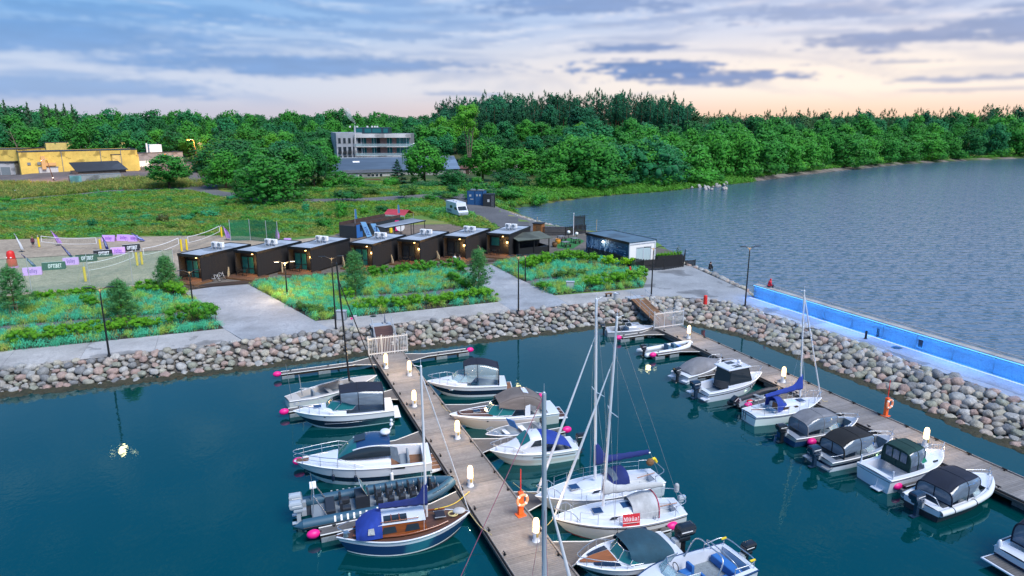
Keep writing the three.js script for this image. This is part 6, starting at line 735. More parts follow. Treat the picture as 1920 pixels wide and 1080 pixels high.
// lifebuoy stations
function buoyPost(u, v, label) { const t = thing('lifebuoy_station', label, 'lifebuoy', G(u, v, DK), 0.5); part(t, 'post', cbx(0.26, 1.35, 0.2, 0, 0.05, 0, 0.03), mt.orange); part(t, 'base', cbx(0.5, 0.06, 0.45, 0, 0, 0, 0.01), mt.orange); const r = part(t, 'lifebuoy', torus(0.3, 0.075, 0, 1.0, 0.2, 'z', 28, 10), M([0.75, 0.3, 0.16], 0.5)); part(r, 'band', [0.78, 2.35, 3.92, 5.5].map((a) => { const x = 0.3 * Math.cos(a), y = 1.0 + 0.3 * Math.sin(a); return sph(0.09, x, y, 0.2, 0.9, 0.9, 1); }), mt.whiteMatt); part(t, 'flag_pole', cyl(0.025, 0.03, 1.3, 0, 1.4, 0, 6), mt.red); }
buoyPost(976, 966, 'orange lifebuoy post on the left pier beside the farther sailing boat'); buoyPost(1660, 780, 'orange lifebuoy post on the far edge of the right pier');
// promenade lamps with two arms
function lampPost(u, v, tp, label, pow, dirA = 0.2) { const p = G(u, v, PY), h = yAt(p.z, tp) - PY - 0.05, t = thing('lamp_post', label, 'lamp post', p, dirA, 'double-armed promenade lamps'); part(t, 'pole', [cyl(0.05, 0.09, h, 0, 0, 0, 10)], mt.blackMetal); part(t, 'foot', cyl(0.14, 0.16, 0.08, 0, 0, 0, 10), mt.blackMetal); for (const s of [-1, 1]) { part(t, 'arm', rods([[0, h - 0.15, 0], [s * 0.55, h + 0.12, 0.08]], 0.035), mt.blackMetal); const hd = part(t, 'lamp_head', cbx(0.62, 0.07, 0.2, s * 0.85, h + 0.1, 0.1, 0.015), mt.blackMetal); part(hd, 'light_panel', bx(0.46, 0.02, 0.14, s * 0.85, h + (pow > 50 ? 0.08 : 0.107), 0.1), glow.street); } point(t, [1, 0.62, 0.28], pow > 50 ? 80 : 5, 0, h - 0.15, 0.12, 15); }
[[205, 667, 540, 'lamp post at the stone edge below the left bed', 26], [362, 572, 508, 'lamp post beside the wide path by the first young pine', 12], [539, 557, 491, 'glowing lamp post in the middle bed before the third cabin', 90], [630, 617, 482, 'lamp post at the stone edge behind the black-masted boat', 26], [972, 583, 480, 'lamp post at the stone edge below the second path', 16], [985, 527, 478, 'lamp post in the right bed behind the second path', 10], [1221, 556, 464, 'lamp post at the stone edge beside the right gangway', 20], [1397, 573, 463, 'lamp post at the start of the blue-lit sea wall', 12]].forEach((a) => lampPost(...a));
// street furniture of the promenade
{ const b = (u, v, label, h, r) => { const t = thing('waste_bin', label, 'bin', G(u, v, PY)); part(t, 'body', cyl(r, r * 0.94, h, 0, 0, 0, 18), mt.galv); part(t, 'rim', torus(r, 0.03, 0, h, 0), mt.steel); part(t, 'opening', cyl(r * 0.8, r * 0.8, 0.02, 0, h - 0.06, 0, 16), mt.black); }; b(1155, 562, 'round grey steel bin at the stone edge left of the right gangway', 0.75, 0.3);
  const s = thing('info_pillar', 'grey pillar with pink badge at the head of the left gangway', 'pillar', G(666, 610, PY), 0.3); part(s, 'pillar', cbx(0.42, 1.0, 0.3, 0, 0, 0, 0.03), mt.galv); part(s, 'badge', cyl(0.1, 0.1, 0.06, 0, 0, 0, 12).rotateX(Math.PI / 2).translate(-0.32, 0.75, 0.1), mt.pink);
  const a = thing('anchor_post', 'dark pointed post with two hooks right of the left gangway', 'post', G(722, 609, PY)); part(a, 'post', new THREE.ConeGeometry(0.08, 1.3, 10).translate(0, 0.65, 0), mt.navyMid); part(a, 'hook', [sph(0.12, -0.2, 0.12, 0, 1.2, 0.8, 0.8), sph(0.12, 0.2, 0.12, 0, 1.2, 0.8, 0.8)], mt.navyMid);
  const r = thing('hydrant_post', 'bright red cylindrical post at the stone edge of the plaza', 'post', G(1322, 570, PY)); part(r, 'body', cyl(0.2, 0.22, 0.9, 0, 0, 0, 16), mt.red); part(r, 'cap', sph(0.2, 0, 0.9, 0, 1, 0.5, 1), mt.red);
  for (const [u, v, l] of [[1069, 543, 'pale grey concrete block in the right bed'], [641, 600, 'pale grey utility cabinet in the middle bed behind the lamp post']]) { const t = thing('utility_cabinet', l, 'cabinet', G(u, v, PY - 0.04), -0.1); part(t, 'body', cbx(0.95, 0.95, 0.5, 0, 0, 0, 0.03), mt.floatc); part(t, 'door', bx(0.8, 0.75, 0.02, 0, 0.48, 0.255), mt.galv); part(t, 'lid', cbx(1.02, 0.07, 0.57, 0, 0.952, 0, 0.015), mt.galv); }
  const k = thing('seat_log', 'short timber seat block on the pale promenade near the grey bin', 'bench', G(1141, 556, PY), 0.3); part(k, 'seat', cbx(0.8, 0.1, 0.35, 0, 0.3, 0, 0.02), mt.timber); part(k, 'leg', [bx(0.1, 0.3, 0.3, -0.28, 0.15, 0), bx(0.1, 0.3, 0.3, 0.28, 0.15, 0)], mt.timberDark);
  const hyd = thing('fire_hydrant', 'small red hydrant beside the golden shrub', 'hydrant', G(1181, 510, PY)); part(hyd, 'body', cyl(0.14, 0.16, 0.6, 0, 0, 0, 12), mt.red); part(hyd, 'cap', sph(0.15, 0, 0.62, 0), mt.red); part(hyd, 'outlet', rod([-0.22, 0.42, 0], [0.22, 0.42, 0], 0.06), mt.red);
}
// ================================================================ BOATS (local +x to the bow, y = 0 at the waterline)
function boat(name, label, cat, bow, by, stern, sy) { const a = G(...bow, by), b = G(...stern, sy); a.y = b.y = 0; const d = a.clone().sub(b), t = thing(name, label, cat, a.clone().add(b).multiplyScalar(0.5), Math.atan2(-d.z, d.x)); t.updateMatrixWorld(); t.userData.len = undefined; delete t.userData.len; return { t, L: d.length() }; }
function hull(t, o) {
  const { L, B, hs, hb } = o, tr = o.tr ?? 0.86, m = o.m ?? 0.42, p = o.p ?? 2.3, rake = o.rake ?? 0.7, N = 26;
  const half = (s) => Math.max(0.015, B / 2 * (s < m ? lerp(tr, 1, Math.sin(Math.PI / 2 * s / m)) : 1 - ((s - m) / (1 - m)) ** p)), sheer = (s) => hs + (hb - hs) * s ** (o.sp ?? 1.7) - (o.sag ?? 0) * Math.sin(Math.PI * s), X = (s) => -L / 2 + L * s;
  const low = (s) => -0.14 + 0.4 * s ** 7, P3 = (s, f, sg) => { const bb = half(s) * ((o.fl ?? 0.86) - 0.36 * s ** 3); return V(X(s) - rake * s ** 3 * (1 - f) - (o.tuck ?? 0) * (1 - s) ** 6 * (1 - f) * -1, lerp(low(s), sheer(s), f), sg * lerp(bb, half(s), f ** 0.75)); };
  const rowsT = Array.from({ length: N + 1 }, (_, i) => (i / N) ** 0.9);
  for (const [f0, f1, mat, nm] of o.bands) { const n = Math.max(1, Math.round((f1 - f0) * 5)), gs = []; for (const sg of [-1, 1]) gs.push(grid(rowsT.map((s) => Array.from({ length: n + 1 }, (_, j) => P3(s, lerp(f0, f1, j / n), sg))), sg < 0)); gs.push(grid(Array.from({ length: n + 1 }, (_, j) => { const f = lerp(f0, f1, j / n), a = P3(0, f, 1); return [-1, -0.5, 0, 0.5, 1].map((k) => V(a.x - 0.05 * (1 - k * k), a.y, a.z * k)); }))); part(t, nm, gs, mat); }
  part(t, 'hull_bottom', [-1, 1].map((sg) => grid(rowsT.map((s) => { const c = P3(s, 0, sg); return [c, V(c.x - rake * 0.4 * s ** 3, lerp(-0.5, c.y - 0.02, s ** 5), 0)]; }), sg > 0)), o.foul ?? mt.antifoul);
  const h = { half, sheer, X, L, B };
  const ck = o.cockpit, dm = o.deck ?? mt.white, crown = o.crown ?? 0.06, dk = (s0, s1, n = 14) => grid(Array.from({ length: n + 1 }, (_, i) => { const s = lerp(s0, s1, i / n), b = half(s); return [-1, -0.66, -0.33, 0, 0.33, 0.66, 1].map((k) => V(X(s), sheer(s) + crown * (1 - k * k) * Math.min(1, b), k * b)); }));
  if (!ck) part(t, 'deck', dk(0, 1, 24), dm);
  else { const [c0, c1] = ck, sd = o.side ?? 0.2, fy = o.floor ?? 0.15, inn = (s) => Math.max(0.1, half(s) - sd), ss = Array.from({ length: 13 }, (_, i) => lerp(c0, c1, i / 12)); part(t, 'deck', [dk(c1, 1), ...(c0 > 0.01 ? [dk(0, c0, 3)] : []), ...[-1, 1].map((g) => grid(ss.map((s) => [V(X(s), sheer(s), g * half(s)), V(X(s), sheer(s) + 0.02, g * inn(s))]), g < 0))], dm);
    part(t, 'cockpit_liner', [...[-1, 1].map((g) => grid(ss.map((s) => [V(X(s), sheer(s) + 0.02, g * inn(s)), V(X(s), fy, g * inn(s) * 0.96)]), g < 0)), ...[c0, c1].map((s) => quad([X(s), fy, -inn(s) * 0.96], [X(s), fy, inn(s) * 0.96], [X(s), sheer(s) + 0.02, inn(s)], [X(s), sheer(s) + 0.02, -inn(s)]))], o.liner ?? dm); part(t, 'cockpit_floor', grid(ss.map((s) => [-1, 0, 1].map((k) => V(X(s), fy, k * inn(s) * 0.97))), false, L * (c1 - c0), B), o.sole ?? mt.seatGrey); }
  part(t, 'rub_rail', [-1, 1].map((g) => tube(rowsT.filter((_, i) => i % 2 === 0).map((s) => V(X(s), sheer(s) - 0.02, g * (half(s) + 0.015))), o.rub ?? 0.035, 40, 5)), o.rubMat ?? mt.whiteMatt);
  return h;
}
// arched shell through sections [x, half width, base y, height]; a0..a1 is the part of the arch, n its squareness
function arch(t, name, secs, mat, n = 3, a0 = 0, a1 = 1, caps = '') {
  const K = 14, pt = (s, a) => { const c = Math.cos(Math.PI * a), q = Math.sin(Math.PI * a); return V(s[0], s[2] + s[3] * Math.abs(q) ** (2 / n), s[1] * Math.sign(c) * Math.abs(c) ** (2 / n)); };
  const gs = [grid(secs.map((s) => Array.from({ length: K + 1 }, (_, j) => pt(s, lerp(a0, a1, j / K)))), true, 2, 2)];
  for (const [c, s] of [['a', secs[0]], ['f', secs.at(-1)]]) if (caps.includes(c)) gs.push(grid([Array.from({ length: K + 1 }, (_, j) => pt(s, lerp(a0, a1, j / K))), Array.from({ length: K + 1 }, (_, j) => { const p = pt(s, lerp(a0, a1, j / K)); p.y = s[2]; return p; })], c === 'f'));
  return part(t, name, gs, mat);
}
const smooth = (secs, n = 14) => { const c = [0, 1, 2, 3].map((k) => (f) => { const q = f * (secs.length - 1), i = Math.min(secs.length - 2, Math.floor(q)), u = q - i, g = (j) => secs[clamp(j, 0, secs.length - 1)][k]; return 0.5 * (2 * g(i) + (g(i + 1) - g(i - 1)) * u + (2 * g(i - 1) - 5 * g(i) + 4 * g(i + 1) - g(i + 2)) * u * u + (3 * g(i) - g(i - 1) - 3 * g(i + 1) + g(i + 2)) * u ** 3); }); return Array.from({ length: n + 1 }, (_, j) => c.map((f) => f(j / n))); };
// canvas hood: cloth roof, clear side curtains in cloth frames
function hood(t, secs, cloth, curtain, o = {}) {
  const s = smooth(secs, 12), k = o.k ?? 0.3; const top = arch(t, 'hood', s, cloth, 4.6, k, 1 - k);
  for (const [a0, a1] of [[0.02, k - 0.012], [1 - k + 0.012, 0.98]]) arch(t, 'side_curtain', s, curtain, 4.6, a0, a1);
  const ptz = (q, a) => { const c = Math.cos(Math.PI * a), r = Math.sin(Math.PI * a); return V(q[0], q[2] + q[3] * Math.abs(r) ** (2 / 4.6), q[1] * Math.sign(c) * Math.abs(c) ** (2 / 4.6)); };
  part(top, 'hood_frame', [0, Math.floor(s.length / 2), s.length - 1].flatMap((i) => [tube(Array.from({ length: 13 }, (_, j) => ptz(s[i], j / 12)), 0.03, 30, 5)]).concat([k, 1 - k].map((a) => tube(s.map((q) => ptz(q, a)), 0.03, 24, 5))), o.frame ?? cloth);
  if (o.aft !== false) { const q = s[0], pts = Array.from({ length: 13 }, (_, j) => ptz(q, j / 12)); part(t, 'aft_curtain', grid([pts, pts.map((p) => V(p.x - (o.slope ?? 0.25) * (p.y - q[2] < 0.2 ? 0 : 0), q[2], p.z))]), o.aftMat ?? curtain); part(t, 'aft_frame', [tube(pts, 0.045, 30, 5), rod([q[0], q[2], 0], [q[0], q[2] + q[3], 0], 0.03), rod([q[0], q[2] + 0.05, -q[1]], [q[0], q[2] + 0.05, q[1]], 0.04)], cloth); }
}
// raked windscreen over base points [x, z] from starboard round the front to port
function screen(t, base, y0, h, rk, glassM, frameM, inset = 0.84) { const top = base.map(([x, z]) => V(x - rk, y0 + h, z * inset)), low = base.map(([x, z]) => V(x, y0, z)); for (let i = 1; i < base.length; i++) part(t, 'windscreen_pane', plate(low[i - 1], low[i], top[i], top[i - 1], 0.015), glassM); part(t, 'windscreen_frame', [...rods(top, 0.025), ...rods(low, 0.022), ...base.map((_, i) => rod(low[i], top[i], 0.022))], frameM); }
function rail(t, h, s0, hgt, o = {}) { const n = 9, mat = o.mat ?? mt.steel, pts = []; for (const g of [1, -1]) { const a = Array.from({ length: n }, (_, i) => { const s = lerp(s0, 0.985, i / (n - 1)); return V(h.X(s) + (o.over ?? 0) * (i / (n - 1)) ** 3, h.sheer(s) + hgt * Math.min(1, 0.25 + i / (n - 1) * 2.2), g * (h.half(s) * 0.94 + 0.03)); }); pts.push(...(g > 0 ? a : a.reverse())); } part(t, 'bow_rail', [tube(pts, 0.022, 60, 6), ...[1, 3, 5, 7].flatMap((i) => [i, 2 * n - 1 - i]).map((i) => rod(pts[i], V(pts[i].x, pts[i].y - hgt * 0.95, pts[i].z), 0.016)), ...(o.mid ? [tube(pts.map((p) => V(p.x, p.y - hgt * 0.45, p.z)), 0.014, 60, 5)] : [])], mat); }
function outboard(t, x, y, z, k = 1, mat = mt.engine, tilt = 0) { const g = (gs) => mg(gs).rotateZ(tilt).scale(k, k, k).translate(x, y, z), e = part(t, 'outboard', g([cbx(0.7, 0.5, 0.44, -0.32, 0.24, 0, 0.14).applyMatrix4(new THREE.Matrix4().makeShear(0, 0, -0.18, 0, 0, 0)), cbx(0.5, 0.26, 0.36, -0.3, 0.04, 0, 0.08)]), mat); part(e, 'leg', g([bx(0.22, 0.95, 0.16, -0.3, -0.35, 0), bx(0.5, 0.04, 0.26, -0.42, -0.62, 0), sph(0.11, -0.34, -0.86, 0, 2.2, 1, 1)]), mat); part(e, 'bracket', g([bx(0.26, 0.35, 0.3, 0, -0.02, 0)]), mt.galv); part(e, 'cowl_stripe', g([bx(0.5, 0.04, 0.455, -0.36, 0.5, 0)]), mt.whiteMatt); }
const seatBox = (t, x, y, z, w = 0.5, m = mt.seat) => part(t, 'seat', [cbx(0.5, 0.28, w, x, y, z, 0.06), cbx(0.14, 0.62, w, x - 0.26, y, z, 0.05)], m);
const fender = (t, h, s, g, m, len = 0.5) => { const z = g * (h.half(s) + 0.13); part(t, 'fender', [new THREE.CapsuleGeometry(0.1, len, 4, 10).translate(h.X(s), h.sheer(s) - 0.55, z)], m); part(t, 'fender_line', rod([h.X(s), h.sheer(s) - 0.3, z], [h.X(s), h.sheer(s) + 0.02, g * h.half(s)], 0.012), mt.black); };
const hatch = (t, x, y, z, w, d, m = mt.navyMid) => { const q = part(t, 'deck_hatch', cbx(w, 0.05, d, x, y, z, 0.015), m); part(q, 'hatch_frame', [bx(w + 0.07, 0.03, 0.04, x, y + 0.015, z - d / 2 - 0.012), bx(w + 0.07, 0.03, 0.04, x, y + 0.015, z + d / 2 + 0.012)], mt.galv); };
const ropeTo = (name, label, pts, m = mt.rope, r = 0.018) => { const o = V(...(pts[0].isVector3 ? pts[0].toArray() : pts[0])); const s = solid(name, label, 'rope', tube(pts.map((p) => (p.isVector3 ? p.clone() : V(...p)).sub(o)), r, 16, 5), m); s.position.copy(o); return s; };
// mast standing from one sight point to another: base pixel at height y, top pixel
function rig(t, u, v, y, tu, tv, o) {
  const lb = t.worldToLocal(G(u, v, y)); lb.z = 0; const b = t.localToWorld(lb.clone()), z = b.z, top = V(xAt(z, tu, tv), yAt(z, tv), z), lt = t.worldToLocal(top.clone()), m = o.mat ?? mt.mast, at = (f) => lb.clone().lerp(lt, f), ms = part(t, 'mast', [rod(lb, lt, o.r ?? 0.075, (o.r ?? 0.075) * 0.8, 10)], m), H = lt.y - lb.y;
  part(ms, 'masthead', [rod(lt, lt.clone().add(V(-0.35, 0.12, 0)), 0.015), rod(lt, lt.clone().add(V(0, 0.4, 0)), 0.012), sph(0.06, lt.x, lt.y + 0.03, lt.z)], m);
  for (const f of o.spread ?? [0.55]) { const p = at(f); part(ms, 'spreader', rods([p.clone().add(V(-0.15, 0, o.sw ?? 0.75)), p, p.clone().add(V(-0.15, 0, -(o.sw ?? 0.75)))], 0.02), m); }
  const sh = []; for (const g of [-1, 1]) { const cp = V(lb.x - 0.25, o.chain ?? lb.y - 0.1, g * (o.cw ?? 1.1)); if (o.spread?.length !== 0) { const p = at((o.spread ?? [0.55])[0]).add(V(-0.15, 0, g * (o.sw ?? 0.75))); sh.push(rod(cp, p, 0.009, 0.009, 4), rod(p, at(0.97), 0.009, 0.009, 4)); } sh.push(rod(cp, at(0.53), 0.009, 0.009, 4)); } if (o.stern) sh.push(rod(at(0.995), V(...o.stern), o.backR ?? 0.009, o.backR ?? 0.009, 4)); if (o.bow && !o.furl) sh.push(rod(at(o.frac ?? 0.95), V(...o.bow), o.stayR ?? 0.012, o.stayR ?? 0.012, 5)); part(t, 'rigging', sh, o.wireMat ?? mt.wire);
  if (o.furl) { const a = at(o.frac ?? 0.88), e = V(...o.bow); part(t, 'furled_jib', [rod(e, e.clone().lerp(a, 0.06), 0.05, 0.05, 8), rod(e.clone().lerp(a, 0.05), e.clone().lerp(a, 0.5), 0.085, 0.065, 8), rod(e.clone().lerp(a, 0.5), e.clone().lerp(a, 0.93), 0.065, 0.03, 8), rod(e.clone().lerp(a, 0.93), a, 0.012, 0.012, 5)], o.furl); }
  if (o.boom) { const bh = o.bh ?? 0.95, e = V(o.boom, lb.y + bh - (o.drop ?? 0.05), lb.z), s = at(bh / H); part(t, 'boom', rod(s, e, 0.05, 0.05, 8), m); if (o.cover) { const g = grid(Array.from({ length: 15 }, (_, i) => { const f = i / 14, c = s.clone().lerp(e, f * 0.96), r = lerp(0.2, 0.1, f) * (1 + 0.15 * Math.sin(i * 2.3)), up = lerp(o.up ?? 0.9, 0.1, Math.min(1, f * 5)); return Array.from({ length: 13 }, (_, j) => { const a = j / 12 * 6.2832; return V(c.x + (f < 0.02 ? 0.06 : 0), c.y + 0.02 + Math.sin(a) * r * 0.95 + (Math.sin(a) > 0 ? up * Math.sin(a) : 0), c.z + Math.cos(a) * r * (Math.sin(a) > 0.5 ? 0.65 : 1)); }); })); part(t, 'sail_cover', g, o.cover); } }
  return { lb, lt, at };
}
const gl = mt.tealGlass, ln = (t, h, s0, pts, hgt = 0.6) => { const ps = []; for (const g of [-1, 1]) { const a = pts.map((s) => V(h.X(s), h.sheer(s) + hgt, g * (h.half(s) - 0.05))); for (const p of a) ps.push(rod(p, V(p.x, p.y - hgt, p.z), 0.014)); ps.push(...rods(a, 0.007, 4), ...rods(a.map((p) => V(p.x, p.y - hgt * 0.5, p.z)), 0.006, 4)); } part(t, 'lifeline', ps, mt.steel); };

{ // grey open boat with the tall black mast
  const { t, L } = boat('open_boat', 'grey open boat with tall black mast and white tarp behind the navy-hulled cruiser', 'boat', [706, 703], 0.9, [538, 748], 0.6), h = hull(t, { L, B: 2.3, hs: 0.6, hb: 0.9, tr: 0.5, rake: 0.4, bands: [[0, 0.8, mt.offwhite, 'hull'], [0.8, 1, mt.greyHull, 'hull_stripe']], deck: M([0.42, 0.4, 0.38], 0.6), cockpit: [0.12, 0.72], side: 0.25, floor: 0.2 });
  rig(t, 657, 716, 0.9, 631, 494, { mat: mt.mastBlack, r: 0.08, spread: [], bow: [L / 2 - 0.05, 0.95, 0], stayR: 0.045, frac: 0.86, wireMat: mt.mastBlack, cw: 0.9 });
  part(t, 'tarp', plate([-0.9, 0.75, -1.05], [0.9, 0.8, -1.05], [0.7, 1.5, 0.5], [-0.9, 1.35, 0.5], 0.03), mt.cloWhite); part(t, 'mizzen_pole', [rod([-L * 0.34, 0.6, 0], [-L * 0.36, 2.3, 0], 0.04), rod([-L * 0.36, 1.2, 0], [-L * 0.2, 1.0, 0.1], 0.03)], mt.alu); seatBox(t, -L * 0.2, 0.3, 0.2, 0.6, mt.seatGrey); part(t, 'thwart', [bx(0.3, 0.06, 1.7, -L * 0.05, 0.5, 0), bx(0.3, 0.06, 1.6, L * 0.12, 0.52, 0)], mt.galv); part(t, 'aft_post', rod([-L * 0.46, 0.5, 0.2], [-L * 0.49, 3.4, 0.2], 0.015), mt.wire);
}
{ // navy-hulled cruiser with black hood
  const { t, L } = boat('cabin_cruiser', 'white cruiser with navy hull sides and black hood, second from shore left of pier', 'boat', [550, 774], 1.1, [736, 762], 0.75), h = hull(t, { L, B: 2.6, hs: 0.95, hb: 1.25, tr: 0.9, rake: 0.9, bands: [[0, 0.16, mt.white, 'boot_stripe'], [0.16, 0.6, mt.navy, 'hull'], [0.6, 1, mt.white, 'topside']], cockpit: [0.1, 0.48], floor: 0.35, sole: mt.offwhite });
  arch(t, 'cabin_top', smooth([[-L * 0.02, 1.08, 1.0, 0.42], [L * 0.12, 1.0, 1.05, 0.4], [L * 0.28, 0.75, 1.1, 0.24], [L * 0.43, 0.3, 1.2, 0.04]]), mt.white, 3, 0, 1, 'a');
  screen(t, [[-L * 0.08, 1.08], [L * 0.1, 0.95], [L * 0.19, 0.45], [L * 0.19, -0.45], [L * 0.1, -0.95], [-L * 0.08, -1.08]], 1.32, 0.5, 0.55, gl, mt.steel);
  hood(t, [[-L * 0.4, 1.1, 1.0, 1.5], [-L * 0.22, 1.14, 1.15, 1.5], [-L * 0.08, 1.1, 1.3, 1.35], [L * 0.03, 0.95, 1.75, 0.8]], mt.cloNavy, mt.vinyl); rail(t, h, 0.6, 0.5); hatch(t, L * 0.26, 1.36, 0, 0.5, 0.5); part(t, 'porthole', [-1, 1].map((g) => sph(0.15, L * 0.17, 0.95, g * 1.02, 1.6, 0.5, 0.15)), mt.smoke); part(t, 'swim_platform', cbx(0.55, 0.08, 2.1, -L / 2 - 0.2, 0.28, 0, 0.03), mt.white); part(t, 'hull_line', [-1, 1].map((g) => tube([0.1, 0.3, 0.5, 0.7].map((s) => V(h.X(s), 0.42, g * h.half(s) * 0.93)), 0.018, 20, 4)), mt.steel);
}
{ // large express cruiser
  const { t, L } = boat('express_cruiser', 'large white express cruiser with dark blue hardtop and teak swim platform', 'boat', [552, 868], 1.25, [806, 858], 0.7), h = hull(t, { L, B: 2.9, hs: 1.05, hb: 1.4, tr: 0.9, rake: 1.0, bands: [[0, 0.28, mt.white, 'boot_stripe'], [0.28, 0.52, mt.navy, 'hull_stripe'], [0.52, 1, mt.white, 'hull']], cockpit: [0.06, 0.3], floor: 0.45, sole: mt.teak });
  arch(t, 'cabin_top', smooth([[-L * 0.2, 1.2, 1.05, 0.5], [L * 0.08, 1.15, 1.1, 0.5], [L * 0.26, 0.85, 1.2, 0.34], [L * 0.42, 0.35, 1.32, 0.05]]), mt.white, 3, 0, 1, 'a');
  const tp = smooth([[-L * 0.2, 1.08, 1.5, 0.95], [-L * 0.05, 1.12, 1.5, 1.05], [L * 0.08, 1.0, 1.5, 0.75], [L * 0.19, 0.7, 1.48, 0.06]]); arch(t, 'side_glass', tp, mt.smoke, 3, 0.02, 0.2); arch(t, 'side_glass', tp, mt.smoke, 3, 0.8, 0.98); const rf = arch(t, 'hardtop', tp.slice(0, 9), mt.navyMid, 3, 0.24, 0.76); arch(t, 'windscreen', tp.slice(8), gl, 3, 0.2, 0.8); for (const g of [0.22, 0.78]) part(rf, 'hardtop_rail', tube(tp.slice(0, 10).map((q) => { const c = Math.cos(Math.PI * g), s = Math.sin(Math.PI * g); return V(q[0], q[2] + 0.03 + q[3] * s ** 0.667, q[1] * Math.sign(c) * Math.abs(c) ** 0.667); }), 0.045, 24, 6), mt.white); part(rf, 'sunroof', plate([-L * 0.02, 2.56, -0.42], [L * 0.06, 2.44, -0.42], [L * 0.06, 2.44, 0.42], [-L * 0.02, 2.56, 0.42], 0.03), mt.smoke);
  const rd = part(t, 'radar_dome', sph(0.32, -L * 0.17, 2.72, 0, 1, 0.55, 1), mt.white); part(rd, 'radar_mast', [rods([[-L * 0.17, 2.4, 0], [-L * 0.22, 2.9, 0.25], [-L * 0.22, 3.1, 0.25]], 0.035), sph(0.12, -L * 0.22, 3.05, 0.25), sph(0.09, -L * 0.22, 3.3, 0.3), rod([-L * 0.22, 2.9, 0.25], [-L * 0.22, 3.3, 0.3], 0.02)].flat(), mt.white);
  rail(t, h, 0.5, 0.6, { mid: true, over: 0.12 }); part(t, 'swim_platform', poly([[-L / 2 - 0.75, -0.9], [-L / 2 + 0.1, -1.25], [-L / 2 + 0.1, 1.25], [-L / 2 - 0.75, 0.9]], 0.42, 0.12), mt.white); for (let i = 0; i < 4; i++) part(t, 'teak_panel', bx(0.5, 0.02, 0.42, -L / 2 - 0.28, 0.435, -0.75 + i * 0.5), mt.teak); part(t, 'anchor_deck', bx(0.7, 0.03, 0.34, L * 0.44, 1.42, 0), mt.teak); for (const g of [-1, 1]) part(t, 'side_window', bx(1.6, 0.16, 0.03, -L * 0.2, 0.98, g * 1.4), mt.smoke); fender(t, h, 0.3, -1, mt.whiteMatt, 0.35); fender(t, h, 0.56, -1, mt.navy, 0.25); fender(t, h, 0.72, -1, mt.navy, 0.25); seatBox(t, -L * 0.3, 0.5, 0, 1.6, mt.seatGrey); part(t, 'aft_enclosure', plate([-L * 0.27, 1.1, -1.1], [-L * 0.2, 1.5, -1.08], [-L * 0.2, 2.2, -0.95], [-L * 0.25, 2.1, -1.0], 0.03), mt.vinyl);
}
